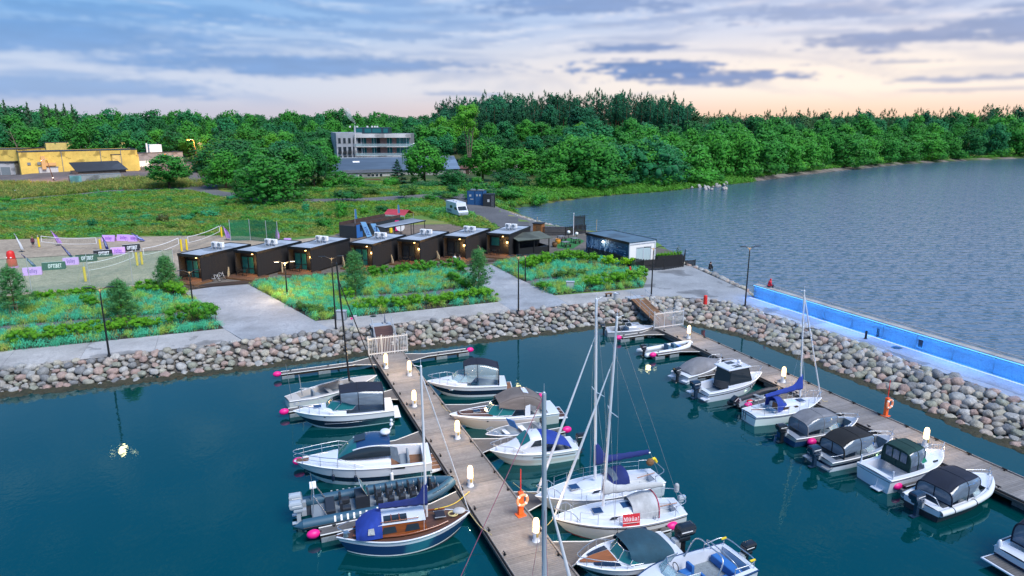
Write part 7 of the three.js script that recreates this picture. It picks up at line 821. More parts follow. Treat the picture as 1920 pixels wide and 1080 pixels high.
{ // big dark inflatable
  const { t, L } = boat('inflatable_boat', 'long dark blue inflatable boat with jockey seats and DA CAPO on its bow', 'boat', [850, 902], 0.85, [572, 956], 0.6), W = 1.15, m = mt.hypBlue, tb = (g) => [[-L / 2 - 0.15, 0.42, g * W], [-L * 0.3, 0.45, g * W], [0, 0.5, g * W], [L * 0.2, 0.56, g * W * 0.93], [L * 0.36, 0.68, g * W * 0.6], [L * 0.46, 0.82, g * 0.2], [L / 2 - 0.1, 0.88, 0]];
  part(t, 'hull', grid(Array.from({ length: 13 }, (_, i) => { const s = i / 12, b = W * (1 - s ** 5); return [V(lerp(-L / 2, L / 2 - 0.4, s), 0.35 + 0.3 * s ** 4, -b), V(lerp(-L / 2, L / 2 - 0.7, s), -0.2 + 0.4 * s ** 5, 0), V(lerp(-L / 2, L / 2 - 0.4, s), 0.35 + 0.3 * s ** 4, b)]; })), mt.hypBlack); part(t, 'floor', grid(Array.from({ length: 10 }, (_, i) => { const s = i / 9, b = W * (1 - s ** 5) - 0.1; return [V(lerp(-L * 0.46, L * 0.4, s), 0.3, -b), V(lerp(-L * 0.46, L * 0.4, s), 0.3, b)]; })), mt.seatGrey);
  for (const g of [-1, 1]) { const q = part(t, 'buoyancy_tube', [tube(tb(g), 0.29, 60, 14), new THREE.ConeGeometry(0.29, 0.5, 14).rotateZ(Math.PI / 2).translate(-L / 2 - 0.38, 0.41, g * W)], m); part(q, 'tube_patch', [-0.32, -0.28, -0.24, -0.2, -0.16, -0.12, -0.08].map((k) => bx(0.1, 0.3, 0.012, L * k, 0.62, g * (W + 0.24), 0, 0, g * -0.5)), mt.whiteMatt); part(q, 'rub_strake', tube(tb(g).map(([x, y, z]) => [x, y - 0.04, z + g * 0.29]), 0.03, 50, 5), mt.hypBlack); }
  for (let i = 0; i < 6; i++) for (const g of [-1, 1]) { const x = -L * 0.02 + i * 0.62, z = g * 0.42, s = part(t, 'jockey_seat', [cbx(0.36, 0.5, 0.32, x, 0.3, z, 0.06), cbx(0.1, 0.35, 0.34, x - 0.15, 0.75, z, 0.04)], mt.hypBlack); part(s, 'grab_handle', tube([[x + 0.17, 0.8, z - 0.15], [x + 0.17, 1.08, z - 0.1], [x + 0.17, 1.08, z + 0.1], [x + 0.17, 0.8, z + 0.15]], 0.018, 14, 5), mt.steel); }
  const cn = part(t, 'console', [cbx(0.75, 0.85, 0.9, -L * 0.13, 0.3, 0, 0.08)], mt.hypBlack); part(cn, 'console_screen', [plate([-L * 0.1, 1.15, -0.45], [-L * 0.1, 1.15, 0.45], [-L * 0.14, 1.75, 0.35], [-L * 0.14, 1.75, -0.35], 0.02)].flat(), gl); part(cn, 'screen_hoop', tube([[-L * 0.1, 1.1, -0.48], [-L * 0.14, 1.75, -0.36], [-L * 0.145, 1.85, 0], [-L * 0.14, 1.75, 0.36], [-L * 0.1, 1.1, 0.48]], 0.022, 30), mt.steel);
  for (const z of [-0.45, 0.45]) seatBox(t, -L * 0.24, 0.4, z, 0.4, mt.hypBlack); part(t, 'bench', cbx(0.5, 0.45, 1.5, -L * 0.34, 0.3, 0, 0.06), mt.hypBlack); part(t, 'arch', [rods([[-L * 0.36, 0.5, -0.95], [-L * 0.44, 1.75, -0.8], [-L * 0.44, 1.75, 0.8], [-L * 0.36, 0.5, 0.95]], 0.035), rods([[-L * 0.46, 0.5, -0.95], [-L * 0.44, 1.75, -0.8]], 0.03), rods([[-L * 0.46, 0.5, 0.95], [-L * 0.44, 1.75, 0.8]], 0.03), rod([-L * 0.44, 1.75, 0.5], [-L * 0.45, 3.0, 0.5], 0.012)].flat(), mt.steel); part(t, 'arch_box', cbx(0.35, 0.14, 0.6, -L * 0.44, 1.76, -0.3, 0.03), mt.whiteMatt); outboard(t, -L / 2 - 0.05, 0.75, -0.4, 0.95, mt.engineGrey); outboard(t, -L / 2 - 0.05, 0.75, 0.4, 0.95, mt.engineGrey);
  const cv = printed('DA CAPO', '#1a3a4c', '#eef4f6', 512, 96); part(t, 'name_board', grid(Array.from({ length: 9 }, (_, i) => { const s = i / 8, k = curve(tb(1)), p = k.getPoint(0.62 + 0.17 * s), d = k.getTangent(0.62 + 0.17 * s), n = V(-d.z, 0, d.x).normalize(); return [p.clone().addScaledVector(n, 0.302).setY(p.y + 0.02), p.clone().addScaledVector(n, 0.17).setY(p.y + 0.26)]; })), M([1, 1, 1], 0.6, { map: cv }));
}
{ // wooden boat
  const { t, L } = boat('wooden_motorsailer', 'varnished wooden boat with dark blue hull, blue aft tent and mast', 'boat', [880, 957], 1.35, [631, 1003], 1.0), h = hull(t, { L, B: 2.35, hs: 0.95, hb: 1.3, tr: 0.06, m: 0.52, p: 2.2, rake: 0.6, tuck: 0.6, sag: 0.14, bands: [[0, 0.15, mt.antifoul, 'lower_hull'], [0.15, 0.21, mt.whiteMatt, 'boot_stripe'], [0.21, 0.74, mt.navyMid, 'hull'], [0.74, 0.92, mt.white, 'sheer_strake'], [0.92, 1, mt.mahog, 'toe_rail']], deck: mt.brown, rubMat: mt.white, rub: 0.05, crown: 0.1 });
  part(t, 'coaming', [-1, 1].map((g) => tube([0.12, 0.3, 0.5, 0.7, 0.82].map((s) => V(h.X(s), h.sheer(s) + 0.16, g * h.half(s) * 0.78)), 0.055, 30, 6)), mt.mahog);
  const C = part(t, 'cabin_side', [-1, 1].flatMap((g) => [...plate([-L * 0.2, 1.02, g * 0.82], [L * 0.16, 1.1, g * 0.78], [L * 0.13, 1.62, g * 0.68], [-L * 0.17, 1.62, g * 0.72], 0.06)]).concat(plate([L * 0.16, 1.1, -0.78], [L * 0.16, 1.1, 0.78], [L * 0.13, 1.62, 0.68], [L * 0.13, 1.62, -0.68], 0.06)), mt.mahog); for (const g of [-1, 1]) for (const x of [-0.12, 0.05]) part(C, 'cabin_window', plate([L * (x - 0.055), 1.2, g * 0.83], [L * (x + 0.055), 1.22, g * 0.82], [L * (x + 0.045), 1.52, g * 0.755], [L * (x - 0.04), 1.52, g * 0.765], 0.03), mt.smoke);
  const rf = part(t, 'cabin_roof', grid(Array.from({ length: 8 }, (_, i) => [-1, -0.5, 0, 0.5, 1].map((k) => V(lerp(-L * 0.2, L * 0.15, i / 7), 1.64 + 0.1 * (1 - k * k), k * 0.76)))), mt.white); for (const x of [-0.13, -0.07, -0.01]) part(rf, 'skylight', plate([L * x - 0.17, 1.745, 0.1], [L * x + 0.17, 1.745, 0.1], [L * x + 0.17, 1.71, 0.66], [L * x - 0.17, 1.71, 0.66], 0.03), mt.smoke); part(rf, 'roof_slat', [-0.1, -0.04].map((x) => bx(0.05, 0.05, 0.6, L * x, 1.75, 0.38, 0, 0, 0.06)), mt.mahog);
  arch(t, 'aft_tent', smooth([[-L * 0.36, 0.7, 1.0, 0.35], [-L * 0.3, 0.85, 1.0, 0.75], [-L * 0.22, 0.88, 1.02, 0.95], [-L * 0.17, 0.86, 1.02, 0.9]]), mt.cloBlue, 2.6, 0, 1, 'af'); part(t, 'tent_window', plate([-L * 0.275, 1.3, 0.9], [-L * 0.225, 1.3, 0.93], [-L * 0.23, 1.62, 0.86], [-L * 0.27, 1.58, 0.83], 0.03), mt.cloWhite);
  hatch(t, L * 0.27, 1.36, 0, 0.5, 0.55, mt.cloNavy); part(t, 'deck_rope', [torus(0.25, 0.03, L * 0.37, 1.36, 0.1), torus(0.18, 0.03, L * 0.36, 1.39, 0.15)], mt.rope); part(t, 'anchor_cover', sph(0.28, L * 0.42, 1.42, 0, 1.2, 0.5, 0.9), mt.cloWhite); part(t, 'grab_rail', [-1, 1].map((g) => rods([[-L * 0.18, 1.78, g * 0.7], [L * 0.1, 1.78, g * 0.68]], 0.025)).flat(), mt.mahog); part(t, 'stern_rail', tube([[-L * 0.4, 1.35, 0.55], [-L * 0.49, 1.4, 0], [-L * 0.4, 1.35, -0.55]], 0.025), mt.steel); part(t, 'winch', cyl(0.14, 0.16, 0.22, -L * 0.43, 1.0, 0.2, 12), mt.steel);
  rig(t, 796, 950, 1.35, 789, 688, { r: 0.07, spread: [], bow: [L / 2 - 0.05, 1.4, 0], stayR: 0.028, frac: 0.96, wireMat: mt.mast, chain: 1.2, cw: 0.95, boom: -L * 0.2, bh: 0.85, cover: mt.cloDeep, up: 1.0, drop: 0.0 });
}
function sportCruiser(name, label, bow, by, stern, sy, o) { const { t, L } = boat(name, label, 'boat', bow, by, stern, sy), B = o.B ?? 2.4, h = hull(t, { L, B, hs: 0.85, hb: 1.1, tr: 0.88, rake: 0.8, bands: o.bands, cockpit: [0.1, 0.52], floor: 0.3, sole: o.sole ?? mt.offwhite, deck: o.deck, ...o.hull }); return { t, L, h, B }; }
{ // white cruiser with navy stripe, right of pier nearest the shore
  const { t, L, h } = sportCruiser('cabin_cruiser', 'white cruiser with navy band and raised black hood, nearest shore right of pier', [801, 714], 1.1, [948, 717], 0.7, { bands: [[0, 0.3, mt.white, 'boot_stripe'], [0.3, 0.68, mt.navy, 'hull_stripe'], [0.68, 1, mt.white, 'hull']] });
  arch(t, 'cabin_top', smooth([[L * 0.0, 0.98, 0.92, 0.4], [L * 0.14, 0.9, 0.95, 0.36], [L * 0.3, 0.65, 1.0, 0.2], [L * 0.44, 0.25, 1.08, 0.03]]), mt.white, 3, 0, 1, 'a'); screen(t, [[-L * 0.05, 1.0], [L * 0.1, 0.88], [L * 0.2, 0.4], [L * 0.2, -0.4], [L * 0.1, -0.88], [-L * 0.05, -1.0]], 1.2, 0.5, 0.5, mt.glass, mt.steel);
  hood(t, [[-L * 0.4, 1.0, 0.92, 1.35], [-L * 0.22, 1.05, 1.02, 1.6], [-L * 0.06, 1.0, 1.25, 1.4], [L * 0.03, 0.85, 1.7, 0.75]], mt.cloNavy, mt.glass, { k: 0.34 }); rail(t, h, 0.6, 0.45); part(t, 'hull_vent', [-1, 1].map((g) => sph(0.12, L * 0.2, 0.62, g * 0.98, 1.4, 0.5, 0.2)), mt.steel); part(t, 'swim_platform', cbx(0.6, 0.08, 1.9, -L / 2 - 0.22, 0.3, 0, 0.03), mt.white); part(t, 'teak_panel', bx(0.45, 0.02, 1.6, -L / 2 - 0.22, 0.392, 0), mt.teak); part(t, 'deck_vent', [-0.3, 0.3].map((z) => bx(0.5, 0.03, 0.06, L * 0.2, 1.24, z)), mt.smoke); seatBox(t, -L * 0.1, 0.35, 0.4, 0.5); seatBox(t, -L * 0.1, 0.35, -0.4, 0.5);
}
{ // beige cruiser with taupe cover
  const { t, L, h } = sportCruiser('bowrider', 'beige and white cruiser with brown deck panels and taupe cover over a white arch', [843, 774], 1.2, [1040, 766], 0.7, { B: 2.5, bands: [[0, 0.15, mt.white, 'boot_stripe'], [0.15, 0.8, mt.beige, 'hull'], [0.8, 1, mt.white, 'topside']] });
  part(t, 'deck_panel', [-1, 1].flatMap((g) => grid(Array.from({ length: 8 }, (_, i) => { const s = lerp(0.62, 0.93, i / 7), b = h.half(s) * 0.78; return [V(h.X(s), h.sheer(s) + 0.075, g * 0.015), V(h.X(s), h.sheer(s) + 0.07, g * b * 0.5), V(h.X(s), h.sheer(s) + 0.055, g * b)]; }))), mt.brown); hatch(t, L * 0.25, 1.13, 0, 0.5, 0.45, mt.navy); part(t, 'panel_line', tube([0.62, 0.75, 0.9].map((s) => V(h.X(s), h.sheer(s) + 0.09, h.half(s) * 0.45)).concat([0.9, 0.75, 0.62].map((s) => V(h.X(s), h.sheer(s) + 0.09, -h.half(s) * 0.45))), 0.018, 30, 5), mt.white);
  screen(t, [[-L * 0.05, 1.05], [L * 0.08, 0.95], [L * 0.17, 0.45], [L * 0.17, -0.45], [L * 0.08, -0.95], [-L * 0.05, -1.05]], 1.0, 0.62, 0.5, gl, mt.steel);
  hood(t, [[-L * 0.36, 1.02, 0.92, 0.75], [-L * 0.24, 1.1, 0.95, 1.35], [-L * 0.1, 1.1, 1.0, 1.35], [L * 0.06, 0.92, 1.5, 0.35]], mt.cloTaupe, mt.cloTaupe, { aftMat: mt.cloTaupe }); arch(t, 'radar_arch', [[-L * 0.22, 1.16, 0.9, 1.5], [-L * 0.17, 1.16, 0.9, 1.52]], mt.white, 3); part(t, 'swim_platform', cbx(0.75, 0.08, 2.0, -L / 2 - 0.3, 0.3, 0, 0.03), mt.white); for (const z of [-0.55, 0, 0.55]) part(t, 'teak_panel', bx(0.6, 0.02, 0.46, -L / 2 - 0.3, 0.392, z), mt.brown); part(t, 'hull_vent', [-1, 1].map((g) => bx(0.35, 0.06, 0.03, L * 0.16, 0.72, g * 1.0)), mt.smoke); part(t, 'cover_window', plate([-L * 0.28, 1.2, -1.12], [-L * 0.22, 1.25, -1.14], [-L * 0.225, 1.7, -1.08], [-L * 0.27, 1.6, -1.06], 0.02), mt.cloGrey);
}
{ // small grey boat
  const { t, L } = boat('skiff', 'small grey open skiff with raised screen between the covered cruiser and cabin boat', 'boat', [911, 815], 0.6, [1012, 797], 0.5), h = hull(t, { L, B: 1.6, hs: 0.5, hb: 0.65, bands: [[0, 0.35, mt.antifoul, 'hull_stripe'], [0.35, 1, mt.greyHull, 'hull']], deck: mt.alu, cockpit: [0.08, 0.75], side: 0.16, floor: 0.12, rake: 0.4 }); rail(t, h, 0.8, 0.28); part(t, 'tilted_panel', plate([-0.2, 0.7, -0.3], [0.1, 0.75, 0.35], [0.4, 1.35, 0.3], [0.1, 1.35, -0.35], 0.05), mt.seatBlue); part(t, 'thwart', [bx(0.3, 0.07, 1.2, L * 0.12, 0.4, 0), bx(0.35, 0.07, 1.3, -L * 0.2, 0.38, 0)], mt.whiteMatt); outboard(t, -L / 2, 0.6, 0, 0.6);
}
{ // white cabin boat with blue cover
  const { t, L } = boat('cabin_boat', 'white pilot cabin boat with royal blue aft cover and outboard', 'boat', [918, 842], 1.05, [1078, 830], 0.75), h = hull(t, { L, B: 2.1, hs: 0.75, hb: 1.0, rake: 0.7, bands: [[0, 0.3, mt.offwhite, 'hull'], [0.3, 0.55, mt.beige, 'hull_stripe'], [0.55, 1, mt.white, 'topside']], cockpit: [0.08, 0.42], floor: 0.25 });
  const s = smooth([[-L * 0.06, 0.85, 0.8, 1.1], [L * 0.06, 0.85, 0.82, 1.05], [L * 0.16, 0.78, 0.85, 0.62], [L * 0.28, 0.6, 0.9, 0.26], [L * 0.42, 0.25, 0.98, 0.04]]); arch(t, 'cabin', s, mt.white, 3.2, 0, 1, 'a'); arch(t, 'windscreen', smooth([[L * 0.07, 0.8, 1.2, 0.68], [L * 0.12, 0.78, 1.15, 0.5], [L * 0.175, 0.72, 1.1, 0.32]], 5), gl, 3.2, 0.18, 0.82); for (const g of [-1, 1]) part(t, 'side_window', plate([-L * 0.05, 1.3, g * 0.865], [L * 0.07, 1.3, g * 0.865], [L * 0.02, 1.62, g * 0.8], [-L * 0.05, 1.66, g * 0.8], 0.03), mt.smoke); arch(t, 'aft_cover', smooth([[-L * 0.4, 0.82, 0.78, 0.25], [-L * 0.28, 0.9, 0.8, 0.75], [-L * 0.14, 0.9, 0.82, 1.0], [-L * 0.06, 0.86, 0.82, 1.08]]), mt.cloBlue, 2.8, 0.13, 0.87, 'a'); rail(t, h, 0.62, 0.42); outboard(t, -L / 2 - 0.05, 0.75, 0, 0.85); part(t, 'side_stripe', [-1, 1].map((g) => tube([0.05, 0.2, 0.4, 0.55].map((q) => V(h.X(q), h.sheer(q) - 0.22, g * (h.half(q) + 0.005))), 0.02, 20, 4)), mt.timberDark); part(t, 'roof_mast', [rod([0.1, 1.9, 0], [0, 2.3, 0], 0.02), rod([0.1, 1.9, 0.3], [0.35, 2.2, 0.3], 0.02)], mt.steel);
}
function sailBoat(name, label, bow, by, stern, sy, o) {
  const { t, L } = boat(name, label, 'sailboat', bow, by, stern, sy), B = o.B ?? 2.5, h = hull(t, { L, B, hs: o.hs ?? 0.9, hb: o.hb ?? 1.15, tr: o.tr ?? 0.62, m: 0.45, p: 2.0, rake: 0.75, sag: 0.06, bands: o.bands, deck: mt.white, cockpit: [0.06, 0.34], side: o.sd ?? 0.5, floor: 0.5, foul: o.foul, sole: mt.offwhite, rubMat: o.rubMat });
  const yb = h.sheer(0.45), ch = o.ch ?? 0.42; arch(t, 'coachroof', smooth([[-L * 0.15, B * 0.29, yb - 0.05, ch + 0.1], [0, B * 0.3, yb - 0.03, ch + 0.06], [L * 0.13, B * 0.24, yb, ch * 0.75], [L * 0.26, B * 0.13, yb + 0.04, 0.1]]), mt.white, 3.4, 0, 1, 'a');
  part(t, 'cabin_window', [-1, 1].flatMap((g) => plate([-L * 0.12, yb + 0.12, g * (B * 0.3 + 0.012)], [L * 0.1, yb + 0.12, g * (B * 0.262 + 0.02)], [L * 0.08, yb + 0.25, g * (B * 0.262)], [-L * 0.12, yb + 0.3, g * (B * 0.29)], 0.03)), o.win ?? mt.smoke);
  for (const x of o.hatches ?? [0.17]) hatch(t, L * x, yb + ch * (x > 0.14 ? 0.7 : 1.02), 0, 0.5, 0.5, mt.navyMid); rail(t, h, 0.82, 0.55); ln(t, h, 0, [0.1, 0.25, 0.4, 0.55, 0.7, 0.82]); part(t, 'pushpit', tube([[h.X(0.1), h.sheer(0.1) + 0.6, h.half(0.1)], [h.X(0.01), h.sheer(0) + 0.62, h.half(0) * 0.85], [h.X(0) - 0.05, h.sheer(0) + 0.62, 0], [h.X(0.01), h.sheer(0) + 0.62, -h.half(0) * 0.85], [h.X(0.1), h.sheer(0.1) + 0.6, -h.half(0.1)]], 0.022, 40), mt.steel); for (const g of [-1, 1]) part(t, 'winch', cyl(0.07, 0.09, 0.16, h.X(0.26), h.sheer(0.26), g * (h.half(0.26) - 0.28), 10), mt.steel); part(t, 'tiller', rod([h.X(0.03), h.sheer(0) + 0.2, 0], [h.X(0.18), h.sheer(0.1) + 0.1, 0], 0.03), mt.mahog);
  if (o.sprayhood) { arch(t, 'sprayhood', smooth([[-L * 0.2, B * 0.31, yb, 0.95], [-L * 0.13, B * 0.3, yb + 0.05, 0.9], [-L * 0.06, B * 0.25, yb + 0.25, 0.35]], 8), o.sprayhood, 2.6); arch(t, 'sprayhood_window', smooth([[-L * 0.11, B * 0.292, yb + 0.1, 0.83], [-L * 0.075, B * 0.275, yb + 0.2, 0.53]], 4), mt.vinyl, 2.6, 0.2, 0.8); }
  return { t, L, h, B, yb };
}
{ const { t, L, h, B } = sailBoat('sailing_boat', 'white sailing boat with deep blue sail cover and sprayhood, farther of two', [1004, 926], 1.25, [1234, 888], 1.0, { B: 2.6, bands: [[0, 0.72, M([0.5, 0.55, 0.6], 0.3, { clearcoat: 0.4 }), 'hull'], [0.72, 1, mt.white, 'topside']], hatches: [0.2], win: mt.navy, sprayhood: mt.cloDeep });
  rig(t, 1106, 886, 1.5, 1118, 562, { r: 0.085, spread: [0.5], bow: [L / 2 - 0.1, 1.3, 0], furl: mt.mast, frac: 0.82, stern: [-L / 2, 1.0, 0], chain: 1.0, cw: 1.15, boom: -L * 0.42, bh: 1.0, cover: mt.cloDeep, up: 1.1 }); part(t, 'horseshoe_buoy', tube([[-L * 0.46, 1.4, 0.5], [-L * 0.5, 1.7, 0.55], [-L * 0.53, 1.4, 0.6]], 0.09, 14, 8), mt.yellowP); part(t, 'stern_bag', sph(0.25, -L * 0.45, 1.65, 0.3, 1, 0.9, 0.8), mt.timber); }
{ const { t, L, h, B, yb } = sailBoat('sailing_boat', 'white sailing boat with red Müüa! sign on its rail and red boot stripe', [1036, 970], 1.15, [1276, 948], 0.9, { B: 2.5, bands: [[0, 0.1, mt.redfoul, 'boot_stripe'], [0.1, 0.8, mt.offwhite, 'hull'], [0.8, 0.86, mt.timberDark, 'cove_line'], [0.86, 1, mt.white, 'topside']], hatches: [0.16, -0.06], foul: mt.redfoul });
  rig(t, 1133, 952, 1.45, 1157, 596, { r: 0.075, spread: [0.52], bow: [L / 2 - 0.1, 1.2, 0], furl: mt.mast, frac: 0.8, stern: [-L / 2, 0.9, 0], chain: 1.0, cw: 1.1, boom: -L * 0.36, bh: 0.85, cover: mt.cloWhite, up: 0.5 }); arch(t, 'cockpit_tent', smooth([[-L * 0.27, B * 0.33, yb, 0.95], [-L * 0.18, B * 0.32, yb, 0.98], [-L * 0.08, B * 0.28, yb + 0.15, 0.6]], 8), mt.cloWhite, 2.6); part(t, 'tent_edge', tube(Array.from({ length: 9 }, (_, j) => { const a = Math.PI * j / 8; return V(-L * 0.275, yb + 0.96 * Math.sin(a) ** 0.77, B * 0.335 * Math.sign(Math.cos(a)) * Math.abs(Math.cos(a)) ** 0.77); }), 0.035, 24, 6), M([0.35, 0.02, 0.06], 0.8));
  const cv = document.createElement('canvas'); cv.width = 320; cv.height = 200; const k = cv.getContext('2d'); k.fillStyle = '#d8323c'; k.fillRect(0, 0, 320, 200); k.fillStyle = '#f6e9ea'; k.font = 'bold 92px serif'; k.textAlign = 'center'; k.fillText('Müüa!', 160, 118); k.fillRect(0, 142, 320, 10); k.fillStyle = '#8d3b3f'; k.fillRect(70, 152, 190, 22); const tx = new THREE.CanvasTexture(cv); tx.colorSpace = THREE.SRGBColorSpace; const s0 = 0.46, zz = h.half(0.42) + 0.02; part(t, 'sale_sign', quad([L * 0.03, h.sheer(0.5) + 0.02, -zz], [-L * 0.1, h.sheer(0.4) + 0.02, -zz], [-L * 0.1, h.sheer(0.4) + 0.68, 0.06 - zz], [L * 0.03, h.sheer(0.5) + 0.68, 0.06 - zz]), M([1, 1, 1], 0.6, { map: tx })); for (const s of [0.5, 0.57]) fender(t, h, s, -1, mt.navy, 0.4); part(t, 'emblem', cyl(0.24, 0.24, 0.015, 0, 0, 0, 20).rotateX(Math.PI / 2).translate(-L * 0.13, 0.5, -h.half(0.37) * 0.99), mt.navyMid); part(t, 'life_sling', [new THREE.CapsuleGeometry(0.13, 0.3, 4, 10).translate(-L * 0.51, 1.55, 0.7)], mt.cloWhite); outboard(t, -L / 2 - 0.1, 0.75, 0.55, 0.55, mt.engineGrey); }
{ // dark-covered day boat
  const { t, L, h } = sportCruiser('day_boat', 'white day boat with teak foredeck and large dark navy cover, big outboard', [1081, 1056], 1.1, [1262, 1020], 0.8, { B: 2.4, bands: [[0, 0.42, mt.white, 'hull'], [0.42, 0.68, mt.navy, 'hull_stripe'], [0.68, 1, mt.white, 'topside']] });
  part(t, 'foredeck_panel', grid(Array.from({ length: 8 }, (_, i) => { const s = lerp(0.64, 0.97, i / 7), b = h.half(s) * 0.42; return [V(h.X(s), h.sheer(s) + 0.085, -b), V(h.X(s), h.sheer(s) + 0.085, b)]; })), M([0.5, 0.2, 0.08], 0.6, { map: T.wood })); part(t, 'foredeck_stripe', [-1, 1].map((g) => grid(Array.from({ length: 6 }, (_, i) => { const s = lerp(0.64, 0.86, i / 5), b = h.half(s); return [V(h.X(s), h.sheer(s) + 0.085, g * b * 0.45), V(h.X(s), h.sheer(s) + 0.06, g * b * 0.78)]; }))), mt.navy); screen(t, [[-L * 0.06, 1.0], [L * 0.06, 0.9], [L * 0.13, 0.4], [L * 0.13, -0.4], [L * 0.06, -0.9], [-L * 0.06, -1.0]], 0.98, 0.45, 0.36, gl, mt.steel); arch(t, 'cockpit_cover', smooth([[-L * 0.4, 0.95, 0.85, 0.35], [-L * 0.25, 1.06, 0.86, 0.8], [-L * 0.08, 1.02, 0.9, 0.95], [L * 0.05, 0.84, 1.3, 0.36]]), mt.cloTeal, 2.8, 0, 1, 'a'); rail(t, h, 0.55, 0.4); outboard(t, -L / 2 - 0.15, 0.85, 0, 1.25); part(t, 'swim_platform', [-1, 1].map((g) => bx(0.6, 0.06, 0.6, -L / 2 - 0.2, 0.35, g * 0.75)), mt.teak);
}
{ // open fishing boat at the bottom
  const { t, L } = boat('open_motorboat', 'white open motorboat with blue cushions and chrome frames at the bottom edge', 'boat', [1172, 1112], 1.0, [1388, 1044], 0.8), h = hull(t, { L, B: 2.5, hs: 0.85, hb: 1.05, tr: 0.92, rake: 0.6, bands: [[0, 0.5, mt.navyMid, 'hull_stripe'], [0.5, 1, mt.white, 'hull']], cockpit: [0.04, 0.62], side: 0.22, floor: 0.3, sole: mt.floatc, rubMat: mt.navyMid, rub: 0.05 });
  screen(t, [[L * 0.02, 0.95], [L * 0.12, 0.9], [L * 0.16, 0.4], [L * 0.16, -0.4], [L * 0.12, -0.9], [L * 0.02, -0.95]], 0.95, 0.5, 0.3, mt.glass, mt.steel); part(t, 'arch_frame', [tube([[-L * 0.12, 0.9, -1.05], [-L * 0.2, 1.8, -0.9], [-L * 0.2, 1.95, 0], [-L * 0.2, 1.8, 0.9], [-L * 0.12, 0.9, 1.05]], 0.035, 40), tube([[-L * 0.36, 0.9, -1.0], [-L * 0.3, 1.5, -0.9], [-L * 0.3, 1.55, 0.9], [-L * 0.36, 0.9, 1.0]], 0.03, 30)], mt.steel); for (const z of [-0.45, 0.45]) seatBox(t, -L * 0.06, 0.35, z, 0.45, mt.seatBlue); part(t, 'stern_bench', cbx(0.5, 0.42, 1.7, -L * 0.38, 0.3, 0, 0.06), mt.seatBlue); part(t, 'side_bench', cbx(1.1, 0.3, 0.45, -L * 0.22, 0.3, -0.7, 0.05), mt.seatBlue); part(t, 'stern_rail', [tube([[-L * 0.3, 1.2, 1.05], [-L * 0.48, 1.25, 1.0], [-L * 0.5, 1.25, 0], [-L * 0.48, 1.25, -1.0], [-L * 0.3, 1.2, -1.05]], 0.028, 40), ...[[-0.3, 1.05], [-0.48, 1.0], [-0.48, -1.0], [-0.3, -1.05]].map(([x, z]) => rod([L * x, 0.8, z], [L * x, 1.24, z], 0.02))], mt.steel); part(t, 'yellow_tape', [bx(0.3, 0.06, 0.08, -L * 0.47, 1.28, 0.95), bx(0.3, 0.06, 0.08, -L * 0.47, 1.28, -0.95)], mt.yellowP); part(t, 'wheel_rim', torus(0.2, 0.02, L * 0.03, 1.05, 0.45, 'x'), mt.blackMetal); part(t, 'console', cbx(0.4, 0.65, 0.7, L * 0.09, 0.3, 0.45, 0.05), mt.white); outboard(t, -L / 2 - 0.1, 0.8, 0, 0.9);
}
{ // sailing boat below the frame: its mast stands in view
  const { t, L, h } = sailBoat('sailing_boat', 'sailing boat at the bottom edge with grey mast and red backstay before the pier', 'x' && [1085, 1135], 1.1, [800, 1225], 0.9, { bands: [[0, 0.8, mt.white, 'hull'], [0.8, 1, mt.navyMid, 'hull_stripe']] });
  rig(t, 1036, 1165, 1.4, 1020, 738, { r: 0.11, mat: mt.mastGrey, spread: [], bow: [L / 2 - 0.1, 1.2, 0], furl: mt.mast, frac: 0.62, stern: [-L / 2, 1.0, 0], backR: 0.016, wireMat: M([0.35, 0.1, 0.16], 0.6), cw: 1.1, chain: 1.1 }); const wv = G(1020, 738, 0); }
// ---- right-hand berths, bows to the right pier
{ const { t, L } = boat('cuddy_boat', 'small grey cuddy boat moored next to the right picket gate', 'boat', [1226, 611], 0.8, [1136, 619], 0.5), h = hull(t, { L, B: 1.9, hs: 0.55, hb: 0.8, bands: [[0, 1, mt.greyHull, 'hull']], deck: mt.greyHull, cockpit: [0.08, 0.42], floor: 0.15 }); arch(t, 'cabin_top', smooth([[-L * 0.06, 0.75, 0.62, 0.5], [L * 0.1, 0.72, 0.66, 0.45], [L * 0.3, 0.4, 0.74, 0.1]]), mt.greyHull, 3, 0, 1, 'a'); hatch(t, L * 0.12, 1.11, 0, 0.6, 0.6, mt.seatGrey); screen(t, [[-L * 0.1, 0.7], [L * 0.02, 0.5], [L * 0.02, -0.5], [-L * 0.1, -0.7]], 1.02, 0.35, 0.2, mt.smoke, mt.galv); seatBox(t, -L * 0.18, 0.2, 0, 1.2, mt.black); outboard(t, -L / 2, 0.6, 0, 0.75); part(t, 'aerial', rod([-L * 0.05, 1.1, 0.4], [-L * 0.08, 2.1, 0.4], 0.012), mt.whiteMatt); }
